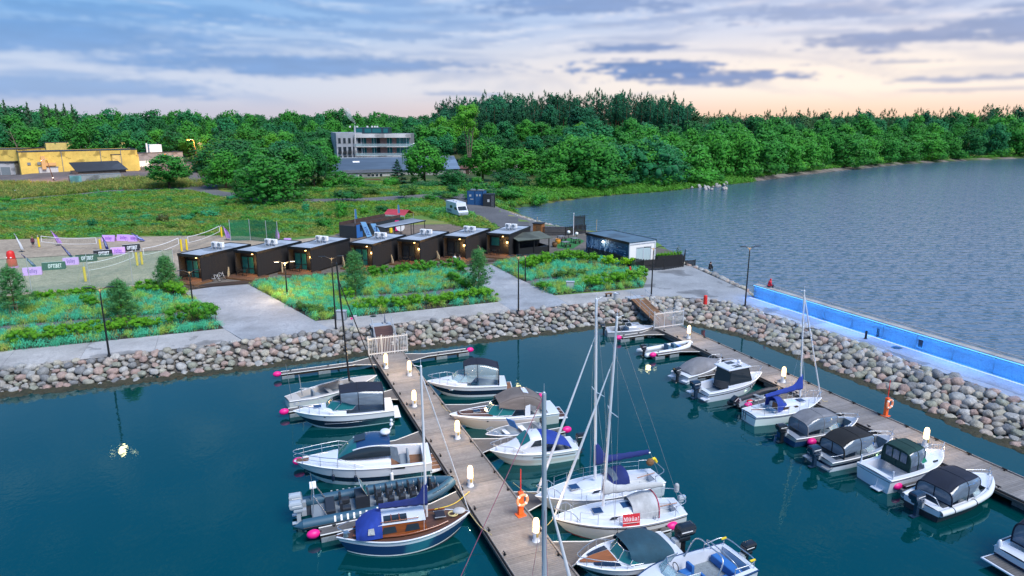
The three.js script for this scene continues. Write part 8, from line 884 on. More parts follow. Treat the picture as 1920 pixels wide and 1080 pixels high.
{ const { t, L } = boat('dinghy', 'white inflatable dinghy with teal seat and outboard near the right gate', 'boat', [1297, 641], 0.7, [1210, 658], 0.5), W = 0.68, tb = (g) => [[-L / 2 - 0.3, 0.34, g * W], [-L * 0.2, 0.36, g * W], [L * 0.15, 0.42, g * W], [L * 0.38, 0.55, g * W * 0.6], [L * 0.48, 0.64, 0]]; part(t, 'hull', grid([-0.5, -0.1, 0.3, 0.46].map((s) => [V(L * s, 0.3, -W), V(L * s, -0.1, 0), V(L * s, 0.3, W)])), mt.seatGrey); part(t, 'floor', quad([-L / 2, 0.22, -W], [L * 0.36, 0.24, -W * 0.6], [L * 0.36, 0.24, W * 0.6], [-L / 2, 0.22, W]), mt.floatc); for (const g of [-1, 1]) part(t, 'buoyancy_tube', [tube(tb(g), 0.21, 40, 12), sph(0.21, -L / 2 - 0.3, 0.34, g * W)], mt.hypGrey); seatBox(t, 0, 0.25, 0, 0.7, mt.seat); part(t, 'thwart', bx(0.4, 0.06, 1.2, L * 0.25, 0.42, 0), mt.seatBlue); outboard(t, -L / 2 + 0.05, 0.6, 0, 0.75); part(t, 'console', cbx(0.3, 0.6, 0.5, L * 0.1, 0.22, 0, 0.05), mt.seat); }
{ const { t, L } = boat('covered_boat', 'boat under a smooth grey tarpaulin with black outboard left of the pilothouse boat', 'boat', [1352, 672], 0.9, [1274, 703], 0.6), h = hull(t, { L, B: 2.1, hs: 0.65, hb: 0.9, bands: [[0, 0.7, mt.white, 'hull'], [0.7, 1, mt.greyHull, 'hull_stripe']] }); arch(t, 'tarpaulin', smooth([[-L * 0.4, 0.85, 0.62, 0.25], [-L * 0.25, 0.98, 0.64, 0.75], [-L * 0.02, 1.0, 0.68, 0.9], [L * 0.22, 0.75, 0.74, 0.5], [L * 0.46, 0.15, 0.86, 0.06]]), mt.cloGrey, 1.9, 0, 1, 'af'); outboard(t, -L / 2, 0.72, 0, 0.85); part(t, 'swim_step', [-1, 1].map((g) => bx(0.5, 0.06, 0.5, -L / 2 - 0.1, 0.3, g * 0.7)), mt.white); rail(t, h, 0.8, 0.4); part(t, 'tarp_cord', [-1, 1].map((g) => tube([0.1, 0.35, 0.6, 0.85].map((s) => V(h.X(s), h.sheer(s) - 0.06, g * (h.half(s) + 0.02))), 0.014, 20, 4)), mt.rope); }
{ const { t, L } = boat('pilothouse_boat', 'white pilothouse boat with dark windows and twin roof hatches', 'boat', [1428, 697], 1.15, [1312, 730], 0.75), h = hull(t, { L, B: 2.4, hs: 0.75, hb: 1.15, bands: [[0, 0.66, mt.white, 'hull'], [0.66, 0.74, mt.navy, 'cove_line'], [0.74, 1, mt.white, 'topside']], cockpit: [0.06, 0.72], side: 0.24, floor: 0.25, sole: mt.seatGrey });
  const sec = [[-L * 0.16, 0.86], [L * 0.16, 0.82]], y0 = 0.75, y1 = 2.15; part(t, 'cabin_side', [bx(L * 0.34, 0.35, 0.06, 0, y0 + 0.05, 0.84), bx(L * 0.34, 0.35, 0.06, 0, y0 + 0.05, -0.84)], mt.white); for (const g of [-1, 1]) part(t, 'side_window', plate([-L * 0.16, y0 + 0.22, g * 0.86], [L * 0.2, y0 + 0.22, g * 0.82], [L * 0.14, y1, g * 0.74], [-L * 0.13, y1, g * 0.76], 0.04), mt.smoke); part(t, 'windscreen', plate([L * 0.22, y0 + 0.22, -0.8], [L * 0.22, y0 + 0.22, 0.8], [L * 0.15, y1, 0.74], [L * 0.15, y1, -0.74], 0.04), mt.smoke); part(t, 'aft_glass', plate([-L * 0.17, y0 - 0.3, -0.84], [-L * 0.17, y0 - 0.3, 0.84], [-L * 0.135, y1, 0.76], [-L * 0.135, y1, -0.76], 0.04), mt.smoke); const rf = part(t, 'cabin_roof', cbx(L * 0.36, 0.12, 1.72, 0, y1, 0, 0.05), mt.white); for (const z of [-0.4, 0.4]) part(rf, 'roof_hatch', bx(0.7, 0.03, 0.45, 0.05, y1 + 0.135, z), mt.smoke); part(rf, 'roof_rail', [-1, 1].map((g) => tube([[-L * 0.15, y1 + 0.1, g * 0.8], [-L * 0.12, y1 + 0.28, g * 0.78], [L * 0.12, y1 + 0.28, g * 0.76], [L * 0.15, y1 + 0.1, g * 0.76]], 0.02, 24)), mt.steel); part(rf, 'search_light', sph(0.14, L * 0.1, y1 + 0.3, 0), mt.white); rail(t, h, 0.75, 0.5); outboard(t, -L / 2 - 0.05, 0.8, 0, 1.05, mt.engineBlue); part(t, 'emblem', torus(0.14, 0.03, L * 0.18, 0.62, 1.04, 'z'), mt.navy); part(t, 'swim_step', [-1, 1].map((g) => bx(0.6, 0.06, 0.5, -L / 2 - 0.15, 0.3, g * 0.8)), mt.white); part(t, 'deck_stripe', [bx(0.6, 0.02, 0.2, L * 0.36, 1.05, 0.3), bx(0.6, 0.02, 0.2, L * 0.36, 1.05, -0.3)], mt.smoke); }
{ const { t, L } = boat('dinghy', 'low black inflatable with tilted outboard between pilothouse and small sailing boat', 'boat', [1462, 727], 0.6, [1384, 757], 0.4), W = 0.62, tb = (g) => [[-L / 2 - 0.2, 0.3, g * W], [0, 0.32, g * W], [L * 0.3, 0.42, g * W * 0.8], [L * 0.48, 0.52, 0]]; part(t, 'floor', quad([-L / 2, 0.18, -W], [L * 0.34, 0.2, -W * 0.6], [L * 0.34, 0.2, W * 0.6], [-L / 2, 0.18, W]), mt.seatGrey); for (const g of [-1, 1]) part(t, 'buoyancy_tube', [tube(tb(g), 0.2, 36, 12), sph(0.2, -L / 2 - 0.2, 0.3, g * W)], mt.hypBlack); outboard(t, -L / 2 + 0.05, 0.65, 0, 0.9, mt.engine, 0.5); part(t, 'thwart', bx(0.3, 0.05, 1.1, 0, 0.42, 0), mt.seatGrey); part(t, 'red_tank', cbx(0.4, 0.25, 0.28, -L * 0.25, 0.2, 0.1, 0.05), mt.red); }
{ const { t, L, h, B, yb } = sailBoat('sailing_boat', 'small pale sailing boat with bright blue sail cover at the right pier', [1540, 744], 1.05, [1404, 774], 0.75, { B: 2.2, hs: 0.75, hb: 1.0, tr: 0.7, bands: [[0, 0.78, M([0.66, 0.74, 0.74], 0.3, { clearcoat: 0.4 }), 'hull'], [0.78, 0.84, mt.navyMid, 'cove_line'], [0.84, 1, mt.white, 'topside']], hatches: [0.2], sd: 0.35, win: mt.timberDark, sprayhood: mt.cloBlue });
  rig(t, 1497, 742, 1.35, 1508, 546, { r: 0.065, spread: [], bow: [L / 2 - 0.08, 1.1, 0], stayR: 0.05, frac: 0.97, wireMat: mt.mast, cw: 0.95, chain: 0.9, boom: -L * 0.32, bh: 0.75, drop: 0.35, cover: mt.cloBlue, up: 0.8 }); part(t, 'companionway', plate([-L * 0.155, yb - 0.3, -0.28], [-L * 0.155, yb - 0.3, 0.28], [-L * 0.15, yb + 0.45, 0.25], [-L * 0.15, yb + 0.45, -0.25], 0.03), mt.teak); part(t, 'stern_ladder', [rods([[-L / 2 - 0.05, 0.8, -0.5], [-L / 2 - 0.08, 0.1, -0.5]], 0.02), rods([[-L / 2 - 0.05, 0.8, -0.25], [-L / 2 - 0.08, 0.1, -0.25]], 0.02), rod([-L / 2 - 0.06, 0.4, -0.5], [-L / 2 - 0.06, 0.4, -0.25], 0.015)].flat(), mt.blackMetal); fender(t, h, 0.45, 1, mt.navy, 0.4); }
function hardBoat(name, label, bow, by, stern, sy, o) { const { t, L } = boat(name, label, 'boat', bow, by, stern, sy), B = o.B ?? 2.1, h = hull(t, { L, B, hs: 0.68, hb: 0.95, tr: 0.9, rake: 0.6, bands: o.bands, cockpit: [0.08, 0.86], side: 0.2, floor: 0.2, liner: mt.floatc, rubMat: o.rubMat, deck: o.deck, p: 2.8 }); const w = B / 2 - 0.14, a = o.a ?? -0.34, f = o.f ?? 0.1;
  screen(t, [[L * (f - 0.12), w], [L * f, w * 0.9], [L * (f + 0.06), w * 0.4], [L * (f + 0.06), -w * 0.4], [L * f, -w * 0.9], [L * (f - 0.12), -w]], 0.8, 0.5, 0.3, mt.glass, mt.alu); hood(t, [[L * a, w, 0.7, 0.8], [L * (a + 0.13), w + 0.02, 0.74, 1.14], [L * (f - 0.14), w, 0.82, 1.08], [L * (f - 0.02), w * 0.85, 1.28, 0.5]], o.cloth, o.curtain ?? mt.vinyl, { aftMat: o.aftMat }); rail(t, h, 0.72, 0.26); outboard(t, -L / 2 - 0.05, 0.72, 0, o.k ?? 0.95, o.eng); part(t, 'bow_seat', [-1, 1].map((g) => cbx(1.0, 0.3, 0.4, L * 0.24, 0.2, g * 0.55, 0.05)), o.seat ?? mt.seat); for (const z of [-0.42, 0.42]) seatBox(t, -L * 0.08, 0.25, z, 0.45, mt.seatGrey); part(t, 'bow_roller', [bx(0.3, 0.06, 0.12, L / 2, 0.98, 0), rod([L / 2 - 0.15, 0.95, 0], [L / 2 + 0.05, 1.4, 0], 0.025)], mt.steel); return { t, L, h, B }; }
{ const { t, L, h } = hardBoat('motorboat', 'aluminium motorboat with light grey hood beside the small sailing boat', [1608, 783], 0.95, [1474, 814], 0.6, { bands: [[0, 0.25, mt.navy, 'boot_stripe'], [0.25, 0.7, mt.navyMid, 'hull'], [0.7, 1, mt.alu, 'topside']], cloth: mt.cloGrey, curtain: mt.vinyl, deck: mt.alu, eng: mt.engine }); part(t, 'bow_fender', sph(0.2, L * 0.3, 0.75, 1.05, 1.6, 0.8, 0.8), mt.whiteMatt); }
{ const { t, L, h } = hardBoat('motorboat', 'aluminium motorboat with black hood and open bow, between grey and green hoods', [1673, 815], 1.0, [1536, 857], 0.6, { B: 2.2, bands: [[0, 0.55, mt.white, 'hull'], [0.55, 0.75, mt.navy, 'hull_stripe'], [0.75, 1, mt.alu, 'topside']], cloth: mt.cloBlack, deck: mt.alu, eng: mt.engineBlue, k: 1.05, seat: mt.seatBlue }); part(t, 'stern_rail', tube([[-L * 0.36, 1.05, 0.95], [-L * 0.5, 1.05, 0.85], [-L * 0.5, 1.05, 0.4]], 0.022, 20), mt.steel); part(t, 'swim_step', [-1, 1].map((g) => bx(0.5, 0.05, 0.5, -L / 2 - 0.1, 0.28, g * 0.75)), mt.alu); }
{ const { t, L } = boat('fishing_boat', 'white high-sided fishing boat with dark green hood', 'boat', [1768, 842], 1.3, [1638, 884], 0.9), h = hull(t, { L, B: 2.5, hs: 0.9, hb: 1.25, tr: 0.95, bands: [[0, 0.84, mt.white, 'hull'], [0.84, 0.88, mt.navy, 'cove_line'], [0.88, 1, mt.white, 'topside']], cockpit: [0.06, 0.52], side: 0.26, floor: 0.3, sole: mt.white, p: 2.5 }); arch(t, 'cabin_top', smooth([[L * 0.02, 0.95, 0.98, 0.42], [L * 0.14, 0.9, 1.05, 0.36], [L * 0.32, 0.5, 1.15, 0.08]]), mt.white, 3, 0, 1, 'a'); screen(t, [[-L * 0.02, 0.95], [L * 0.08, 0.82], [L * 0.14, 0.35], [L * 0.14, -0.35], [L * 0.08, -0.82], [-L * 0.02, -0.95]], 1.32, 0.42, 0.25, M([0.02, 0.2, 0.13], 0.05), mt.white); hood(t, [[-L * 0.2, 0.96, 0.92, 1.2], [-L * 0.13, 0.98, 0.95, 1.3], [-L * 0.04, 0.93, 1.1, 1.16], [L * 0.03, 0.83, 1.62, 0.62]], mt.cloGreen, mt.vinyl, { aftMat: mt.cloGreen }); for (const z of [-0.5, 0, 0.5]) part(t, 'hood_window', plate([-L * 0.204, 1.4, z - 0.2], [-L * 0.204, 1.4, z + 0.2], [-L * 0.204, 1.98, z + 0.2], [-L * 0.204, 1.98, z - 0.2], 0.02), mt.vinyl); rail(t, h, 0.86, 0.3); part(t, 'stern_post', [rod([-L * 0.46, 0.9, 1.1], [-L * 0.46, 1.4, 1.1], 0.05), rod([-L * 0.46, 0.9, -1.1], [-L * 0.46, 1.4, -1.1], 0.05)], mt.white); part(t, 'transom_ladder', [bx(0.4, 0.05, 0.6, -L / 2 - 0.2, 0.12, 0.5), rod([-L / 2 - 0.08, 0.7, 0.4], [-L / 2 - 0.2, 0.1, 0.4], 0.02)], mt.white); part(t, 'porthole', [-1, 1].map((g) => bx(0.4, 0.12, 0.03, L * 0.2, 1.22, g * 0.83)), mt.smoke); part(t, 'red_box', cbx(0.35, 0.15, 0.3, -L * 0.4, 0.32, -0.3, 0.03), mt.red); part(t, 'bow_roller', rod([L / 2 - 0.1, 1.25, 0], [L / 2 + 0.05, 1.75, 0], 0.03), mt.white); part(t, 'deck_bag', sph(0.24, L * 0.1, 1.5, -0.6, 1.6, 0.6, 0.7), mt.timber); }
{ const { t, L, h } = hardBoat('motorboat', 'white motorboat with fat grey gunwale tube and dark hood, nearest the camera', [1855, 888], 1.0, [1728, 944], 0.65, { B: 2.3, bands: [[0, 0.6, mt.hypBlack, 'hull'], [0.6, 1, mt.white, 'topside']], cloth: mt.cloNavy, eng: mt.engineBlue, k: 1.1, f: 0.12, deck: mt.white, seat: mt.whiteMatt }); part(t, 'gunwale_tube', [-1, 1].map((g) => tube([0.0, 0.2, 0.45, 0.7, 0.86, 0.95, 0.995].map((s) => V(h.X(s), h.sheer(s) - 0.1, g * (h.half(s) + 0.02))), 0.17, 40, 10)), mt.hypGrey); part(t, 'foredeck', grid([0.74, 0.82, 0.9, 0.96].map((s) => [-1, 0, 1].map((k) => V(h.X(s), h.sheer(s) + 0.03 + 0.05 * (1 - k * k), k * h.half(s) * 0.95)))), mt.white); part(t, 'targa_hoop', tube([[-L * 0.42, 0.7, -0.7], [-L * 0.46, 1.15, -0.5], [-L * 0.46, 1.2, 0.5], [-L * 0.42, 0.7, 0.7]], 0.028, 30), mt.steel); for (const s of [0.15, 0.45]) part(t, 'tube_strap', torus(0.18, 0.02, h.X(s), h.sheer(s) - 0.1, h.half(s) + 0.02, 'x'), mt.hypBlack); }
{ const { t, L, h } = sportCruiser('cabin_cruiser', 'white motorboat with dark swim platform cut off by the right frame edge', [2080, 985], 1.1, [1905, 1052], 0.7, { bands: [[0, 0.5, mt.white, 'hull'], [0.5, 0.7, mt.navy, 'hull_stripe'], [0.7, 1, mt.white, 'topside']] }); part(t, 'swim_platform', cbx(1.0, 0.1, 2.2, -L / 2 - 0.3, 0.3, 0, 0.04), mt.white); part(t, 'platform_mat', bx(0.8, 0.02, 2.0, -L / 2 - 0.3, 0.412, 0), mt.finger); part(t, 'stern_horn', [sph(0.2, -L / 2 + 0.1, 0.95, 0.9, 0.7, 1.6, 0.6), sph(0.2, -L / 2 + 0.1, 0.95, -0.9, 0.7, 1.6, 0.6)], mt.white); hood(t, [[-L * 0.34, 1.0, 0.88, 1.2], [-L * 0.2, 1.05, 0.95, 1.5], [0, 0.95, 1.2, 1.1]], mt.cloNavy, mt.vinyl); }
// mooring lines
[['slack mooring line from the wooden boat bow to the pier', [879, 960, 1.3], [922, 1003, 0.65]], ['mooring line from the dark inflatable bow to the pier', [846, 905, 0.9], [838, 880, 0.65]], ['mooring line from the boat for sale to the pier', [1038, 972, 1.1], [1008, 990, 0.65]], ['mooring line from the farther sailing boat to the pier', [1006, 926, 1.2], [962, 905, 0.65]], ['mooring line from the beige cruiser bow to the pier', [846, 772, 1.2], [826, 756, 0.65]], ['mooring line from the small sailing boat bow to the right pier', [1538, 745, 1.0], [1552, 752, 0.65]]].forEach(([l, a, b]) => { const A = G(...a), B = G(...b), m = A.clone().lerp(B, 0.5); m.y -= 0.18; ropeTo('mooring_line', l, [A, m, B]); });
ropeTo('mooring_line', 'yellow line trailing from the pier to the wooden boat foredeck', [G(880, 922, 0.65), G(850, 945, 0.95), G(815, 955, 1.35)], mt.yellowP, 0.02);
// ================================================================ BEACH COURTS, FLAGS AND PEOPLE
const SY = 1.425;
function court(a, b, topA, label) { // two yellow posts and a net between sight points
  const A = G(...a, SY), B = G(...b, SY), d = B.clone().sub(A), L = Math.hypot(d.x, d.z), h = yAt(A.z, topA) - SY, t = thing('volleyball_net', label, 'volleyball net', A, Math.atan2(-d.z, d.x));
  for (const x of [0, L]) { part(t, 'post', cyl(0.07, 0.08, h, x, 0, 0, 8), mt.galv); part(t, 'post_pad', cyl(0.15, 0.15, h * 0.78, x, 0.1, 0, 10), mt.yellowP); }
  const n = 9, sag = (x) => h - 0.12 - 0.22 * (1 - (2 * (x - 0.6) / (L - 1.2) - 1) ** 2), xs = Array.from({ length: n }, (_, i) => lerp(0.6, L - 0.6, i / (n - 1)));
  part(t, 'net_tape', [...xs.slice(1).map((x, i) => rod([xs[i], sag(xs[i]), 0], [x, sag(x), 0], 0.05, 0.05, 5)), ...xs.slice(1).map((x, i) => rod([xs[i], sag(xs[i]) - 0.9, 0], [x, sag(x) - 0.9, 0], 0.035, 0.035, 5)), rod([0.6, sag(0.6), 0], [0.6, sag(0.6) - 0.9, 0], 0.05), rod([L - 0.6, sag(L - 0.6), 0], [L - 0.6, sag(L - 0.6) - 0.9, 0], 0.05)], mt.whiteMatt);
  part(t, 'net_mesh', [...Array.from({ length: Math.floor((L - 1.2) / 0.3) }, (_, i) => { const x = 0.75 + i * 0.3; return rod([x, sag(x), 0], [x, sag(x) - 0.9, 0], 0.006, 0.006, 3); }), ...[0.3, 0.6].flatMap((k) => xs.slice(1).map((x, i) => rod([xs[i], sag(xs[i]) - k, 0], [x, sag(x) - k, 0], 0.006, 0.006, 3)))], mt.black).userData.kind = 'stuff'; part(t, 'guy_rope', [rod([0, h, 0], [-1.6, 0, 0], 0.012), rod([L, h, 0], [L + 1.6, 0, 0], 0.012)], mt.rope); }
court([161, 529], [258, 499], 494, 'volleyball net on the nearest sand court'); court([267, 497], [341, 472], 466, 'volleyball net in the middle beside the first cabin'); court([351, 470], [416, 445], 444, 'volleyball net farthest right with one post by the purple flag'); court([74, 464], [189, 468], 441, 'volleyball net on the far left sand court');
const lilac = '#c79be0', aMat = [M([1, 1, 1], 0.7, { map: printed('Volley', lilac, '#6a2f9a', 256, 64) }), M([1, 1, 1], 0.7, { map: printed('◉ OPTIBET', '#123434', '#dfe9e6', 320, 64) }), M([1, 1, 1], 0.7, { map: printed('◉ OPTIBET', '#101820', '#dfe6ec', 320, 64) })];
function aBoard(u, v, ry, k, L, label) { const t = thing('banner_board', label, 'banner', G(u, v, SY), ry, 'A-shaped advertising boards on the sand'); part(t, 'front_panel', quad([-L / 2, 0, 0.35], [L / 2, 0, 0.35], [L / 2, 1.0, 0.03], [-L / 2, 1.0, 0.03]), aMat[k]); part(t, 'back_panel', quad([L / 2, 0, -0.35], [-L / 2, 0, -0.35], [-L / 2, 1.0, -0.03], [L / 2, 1.0, -0.03]), aMat[k]); part(t, 'ridge_pole', rod([-L / 2, 1.0, 0], [L / 2, 1.0, 0], 0.035), mt.galv); }
[[62, 515, 0, 2.1, 'lilac board at the left end of the diagonal row'], [102, 505, 1, 2.7, 'dark green board left of the second lilac board'], [134, 496, 0, 1.9, 'lilac board between the green and the first black board'], [163, 490, 2, 2.6, 'black board at the top of the nearest net post'], [194, 481, 2, 2.4, 'black board in the middle of the diagonal row'], [222, 476, 0, 1.9, 'lilac board between two black boards'], [247, 470, 2, 2.4, 'last black board of the diagonal row']].forEach(([u, v, k, L, l]) => aBoard(u, v, 0.42, k, L, l));
[[205, 452, 0, 2.2, 'left of the three lilac boards at the back of the courts'], [233, 451, 0, 2.2, 'middle of the three lilac boards at the back of the courts'], [251, 452, 0, 1.6, 'right of the three lilac boards, partly behind the blue flag'], [540, 458, 0, 1.2, 'single lilac board behind the second cabin']].forEach(([u, v, k, L, l]) => aBoard(u, v, -0.05, k, L, l));
function feather(u, v, tp, lean, w, m, label) { const p = G(u, v, SY), h = yAt(p.z, tp) - SY, t = thing('feather_flag', label, 'flag', p), s = lean; part(t, 'pole', tube([[0, 0, 0], [s * 0.55, h * 0.55, 0], [s, h, 0]], 0.03), mt.blackMetal); part(t, 'cloth', grid(Array.from({ length: 8 }, (_, i) => { const f = i / 7, y = lerp(h * 0.14, h, f), x = s * (y / h) ** 1.1; return [V(x, y, 0.02), V(x + w * (1 - f ** 4) * 0.5, y - 0.05, 0.08 * Math.sin(i)), V(x + w * (1 - f ** 3), y - 0.1, 0.05)]; })), m); part(t, 'base', bx(0.6, 0.05, 0.6, 0, 0.03, 0), mt.black); }
const fl = (a, b, s) => M([1, 1, 1], 0.75, { map: printed(s, a, b, 64, 256) }), lil = fl(lilac, '#6b2fa0', 'Volley'), dk = fl('#2b2f6e', '#b9c6f0', 'BEACH'), wh = M([0.75, 0.77, 0.8], 0.75);
feather(41, 472, 437, -0.7, 0.45, wh, 'narrow white feather flag at the far left of the courts'); feather(110, 460, 432, -0.9, 0.8, lil, 'lilac feather flag behind the far left net'); feather(135, 487, 457, -1.4, 0.5, dk, 'dark blue feather flag by the second lilac board'); feather(66, 505, 476, -1.5, 0.6, dk, 'dark blue feather flag by the left lilac board'); feather(200, 472, 441, -0.4, 0.5, dk, 'dark blue feather flag beside the far left net post'); feather(266, 453, 437, -1.5, 0.8, fl('#5a68c0', '#e6ebff', 'BEACH'), 'blue feather flag leaning over the lilac boards'); feather(425, 450, 423, -0.4, 0.8, lil, 'lilac feather flag beside the farthest right net'); feather(516, 450, 426, 0.3, 0.7, lil, 'lilac feather flag right of the green mesh fence');
{ const p = G(24, 502, SY), h = yAt(p.z, 470) - SY, t = thing('inflatable_figure', 'tall red inflatable column with pale face patch at the left edge', 'inflatable', p); part(t, 'body', new THREE.LatheGeometry([[0.001, 0], [0.62, 0.05], [0.6, h * 0.4], [0.5, h * 0.62], [0.48, h * 0.8], [0.4, h * 0.95], [0.2, h * 1.0], [0.001, h * 1.01]].map(([a, b]) => new THREE.Vector2(a, b)), 20), mt.red); part(t, 'patch', [sph(0.16, -0.25, h * 0.62, 0.42, 1, 0.6, 0.3), sph(0.16, 0.25, h * 0.62, 0.42, 1, 0.6, 0.3)], mt.whiteMatt); part(t, 'skirt', cyl(0.66, 0.72, 0.25, 0, 0, 0, 18), M([0.5, 0.2, 0.5], 0.7)); }
{ const c = P([[433, 452], [470, 451], [501, 454], [522, 456]], SY), t = thing('mesh_fence', 'tall green mesh fence behind the second cabin', 'fence', c[0]); for (let i = 0; i < c.length; i++) { const p = c[i].clone().sub(c[0]); part(t, 'post', cyl(0.05, 0.05, 3.6, p.x, 0, p.z, 7), mt.galv); if (i) { const q = c[i - 1].clone().sub(c[0]); part(t, 'mesh_panel', plate([q.x, 0.1, q.z], [p.x, 0.1, p.z], [p.x, 3.5, p.z], [q.x, 3.5, q.z], 0.02), new THREE.MeshStandardMaterial({ color: 0x14724f, roughness: 0.9, side: THREE.DoubleSide, transparent: true, opacity: 0.45 })); } } }
{ // low green mesh along the promenade side of the courts
  const c = P([[-60, 556], [60, 548], [170, 540], [250, 535], [330, 529]], SY), t = thing('mesh_fence', 'fine green ball-stop net along the front of the nearest court', 'fence', c[0]); for (let i = 0; i < c.length; i++) { const p = c[i].clone().sub(c[0]); part(t, 'post', cyl(0.04, 0.04, 4.2, p.x, 0, p.z, 7), mt.galv); if (i) { const q = c[i - 1].clone().sub(c[0]); part(t, 'mesh_panel', plate([q.x, 0.05, q.z], [p.x, 0.05, p.z], [p.x, 4.1, p.z], [q.x, 4.1, q.z], 0.01), new THREE.MeshStandardMaterial({ color: 0x6fae8d, roughness: 0.9, side: THREE.DoubleSide, transparent: true, opacity: 0.16 })); part(t, 'edge_rope', rods([[q.x, 4.1, q.z], [p.x, 4.1, p.z]], 0.02), mt.rubber); } } }
// people: tapered bones blended into one skin
function person(pos, ry, bones, label, tint, hair, s = 1) {
  const N = 56, mc = new MarchingCubes(N, mt.black, false, false, 40000), H = 1.1, hf = N / 2, a = V(0, 0, 0), seg = bones.map(([x1, y1, z1, r1, x2, y2, z2, r2]) => [V(x1, y1 - 0.95, z1), r1, V(x2, y2 - 0.95, z2), r2]); let k = 0;
  for (let z = 0; z < N; z++) for (let y = 0; y < N; y++) for (let x = 0; x < N; x++) { a.set((x - hf) / hf * H, (y - hf) / hf * H, (z - hf) / hf * H); let d = 9; for (const [p, r1, q, r2] of seg) { const e = q.clone().sub(p), t = clamp(a.clone().sub(p).dot(e) / (e.lengthSq() || 1)), g = a.distanceTo(p.clone().addScaledVector(e, t)) - lerp(r1, r2, t), w = clamp(0.5 + 0.5 * (d - g) / 0.04); d = lerp(d, g, w) - 0.04 * w * (1 - w); } mc.field[k++] = -d; }
  mc.isolation = 0; mc.update(); const n = mc.count, g = new THREE.BufferGeometry(), pp = mc.positionArray.slice(0, n * 3), cc = []; for (let i = 0; i < n; i++) { for (let j = 0; j < 3; j++) pp[i * 3 + j] *= H; pp[i * 3 + 1] += 0.95; cc.push(...tint(pp[i * 3], pp[i * 3 + 1], pp[i * 3 + 2])); }
  g.setAttribute('position', new THREE.BufferAttribute(pp, 3)); g.setAttribute('normal', new THREE.BufferAttribute(mc.normalArray.slice(0, n * 3), 3)); g.setAttribute('color', new THREE.Float32BufferAttribute(cc, 3)); const t = thing('person', label, 'person', pos, ry); t.scale.setScalar(s); part(t, 'body', g, M([1, 1, 1], 0.8, { vertexColors: true })); part(t, 'hair', sph(0.115, hair[0], hair[1], hair[2], 1, 0.85, 1.05), M(hair[3], 0.9)); }
const SK = [0.5, 0.3, 0.22], walk = [[0, 1.0, 0, 0.15, 0, 1.38, 0, 0.16], [0, 1.38, 0, 0.15, 0, 1.5, 0, 0.06], [0, 1.5, 0, 0.055, 0, 1.68, 0.01, 0.1], [0, 1.6, 0.11, 0.02, 0, 1.58, 0.12, 0.02], [-0.09, 0.95, 0, 0.105, -0.1, 0.5, 0.1, 0.07], [-0.1, 0.5, 0.1, 0.065, -0.1, 0.09, -0.02, 0.042], [-0.1, 0.06, -0.03, 0.045, -0.1, 0.04, 0.14, 0.035], [0.09, 0.95, 0, 0.105, 0.1, 0.5, -0.02, 0.07], [0.1, 0.5, -0.02, 0.065, 0.1, 0.1, -0.2, 0.042], [0.1, 0.06, -0.21, 0.045, 0.1, 0.04, -0.05, 0.035], [-0.17, 1.4, 0, 0.07, -0.24, 1.12, -0.05, 0.045], [-0.24, 1.12, -0.05, 0.042, -0.23, 0.88, 0.08, 0.032], [-0.23, 0.88, 0.08, 0.038, -0.22, 0.78, 0.12, 0.03], [0.17, 1.4, 0, 0.07, 0.24, 1.12, 0.03, 0.045], [0.24, 1.12, 0.03, 0.042, 0.23, 0.88, 0.1, 0.032], [0.23, 0.88, 0.1, 0.038, 0.22, 0.78, 0.14, 0.03]];
person(G(853, 501, PY), 2.9, walk, 'person in white shirt and dark shorts walking before the sixth cabin', (x, y) => y > 1.52 ? SK : Math.abs(x) > 0.2 && y < 1.2 ? SK : y > 0.98 ? [0.7, 0.72, 0.74] : y > 0.52 ? [0.03, 0.05, 0.1] : y > 0.08 ? SK : [0.6, 0.6, 0.6], [0, 1.72, -0.02, [0.06, 0.04, 0.03]], 1.02);
person(G(862, 501, PY), 2.6, walk, 'person in dark dress walking beside the one in white', (x, y) => y > 1.5 ? SK : Math.abs(x) > 0.2 ? SK : y > 0.55 ? [0.02, 0.025, 0.06] : y > 0.08 ? SK : [0.5, 0.2, 0.15], [0, 1.72, -0.03, [0.05, 0.03, 0.02]], 0.96);
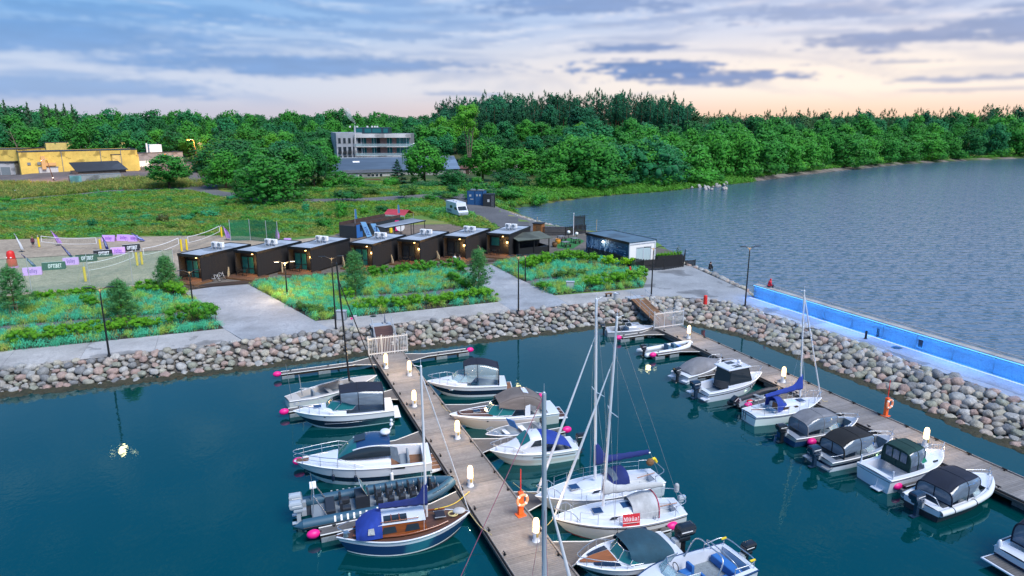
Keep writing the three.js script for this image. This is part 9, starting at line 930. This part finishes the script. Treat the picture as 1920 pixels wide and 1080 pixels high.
person(G(63, 464, SY), 0.6, walk, 'person in dark clothes standing on the far left court', (x, y) => y > 1.52 ? SK : y > 0.9 ? [0.12, 0.03, 0.05] : y > 0.45 ? [0.02, 0.02, 0.03] : SK, [0, 1.72, -0.02, [0.03, 0.02, 0.02]]);
const sit = [[0, 0.5, 0, 0.17, 0, 0.95, 0.1, 0.18], [0, 0.95, 0.1, 0.14, 0, 1.05, 0.13, 0.06], [0, 1.05, 0.14, 0.06, 0, 1.22, 0.18, 0.105], [-0.1, 0.5, 0.02, 0.11, -0.13, 0.62, 0.42, 0.08], [-0.13, 0.62, 0.42, 0.07, -0.12, 0.16, 0.4, 0.05], [-0.12, 0.12, 0.4, 0.05, -0.12, 0.1, 0.58, 0.04], [0.1, 0.5, 0.02, 0.11, 0.13, 0.62, 0.42, 0.08], [0.13, 0.62, 0.42, 0.07, 0.12, 0.16, 0.4, 0.05], [0.12, 0.12, 0.4, 0.05, 0.12, 0.1, 0.58, 0.04], [-0.18, 0.95, 0.1, 0.075, -0.24, 0.7, 0.22, 0.05], [-0.24, 0.7, 0.22, 0.048, -0.08, 0.66, 0.42, 0.036], [0.18, 0.95, 0.1, 0.075, 0.24, 0.7, 0.22, 0.05], [0.24, 0.7, 0.22, 0.048, 0.08, 0.66, 0.42, 0.036]];
person(G(1330, 510, 1.05), 2.2, sit, 'person in black hunched on the stones at the sea edge', (x, y) => y > 1.1 ? SK : [0.012, 0.014, 0.02], [0, 1.26, 0.15, [0.01, 0.01, 0.015]], 1.05);
{ const w = wallA.clone().addScaledVector(wallDir, 1.9), n = V(wallDir.z, 0, -wallDir.x); if (n.x < 0) n.negate(); person(w.addScaledVector(n, 0.3).setY(PY + 1.52 - 0.33), 1.4, sit, 'person in red hooded jacket sitting on the blue-lit wall', (x, y, z) => y > 1.1 && z > 0.2 ? SK : y > 0.55 && z < 0.3 ? [0.5, 0.02, 0.04] : [0.03, 0.03, 0.06], [0, 1.25, 0.14, [0.5, 0.02, 0.04]], 1); }
renderer.render(scene, camera);
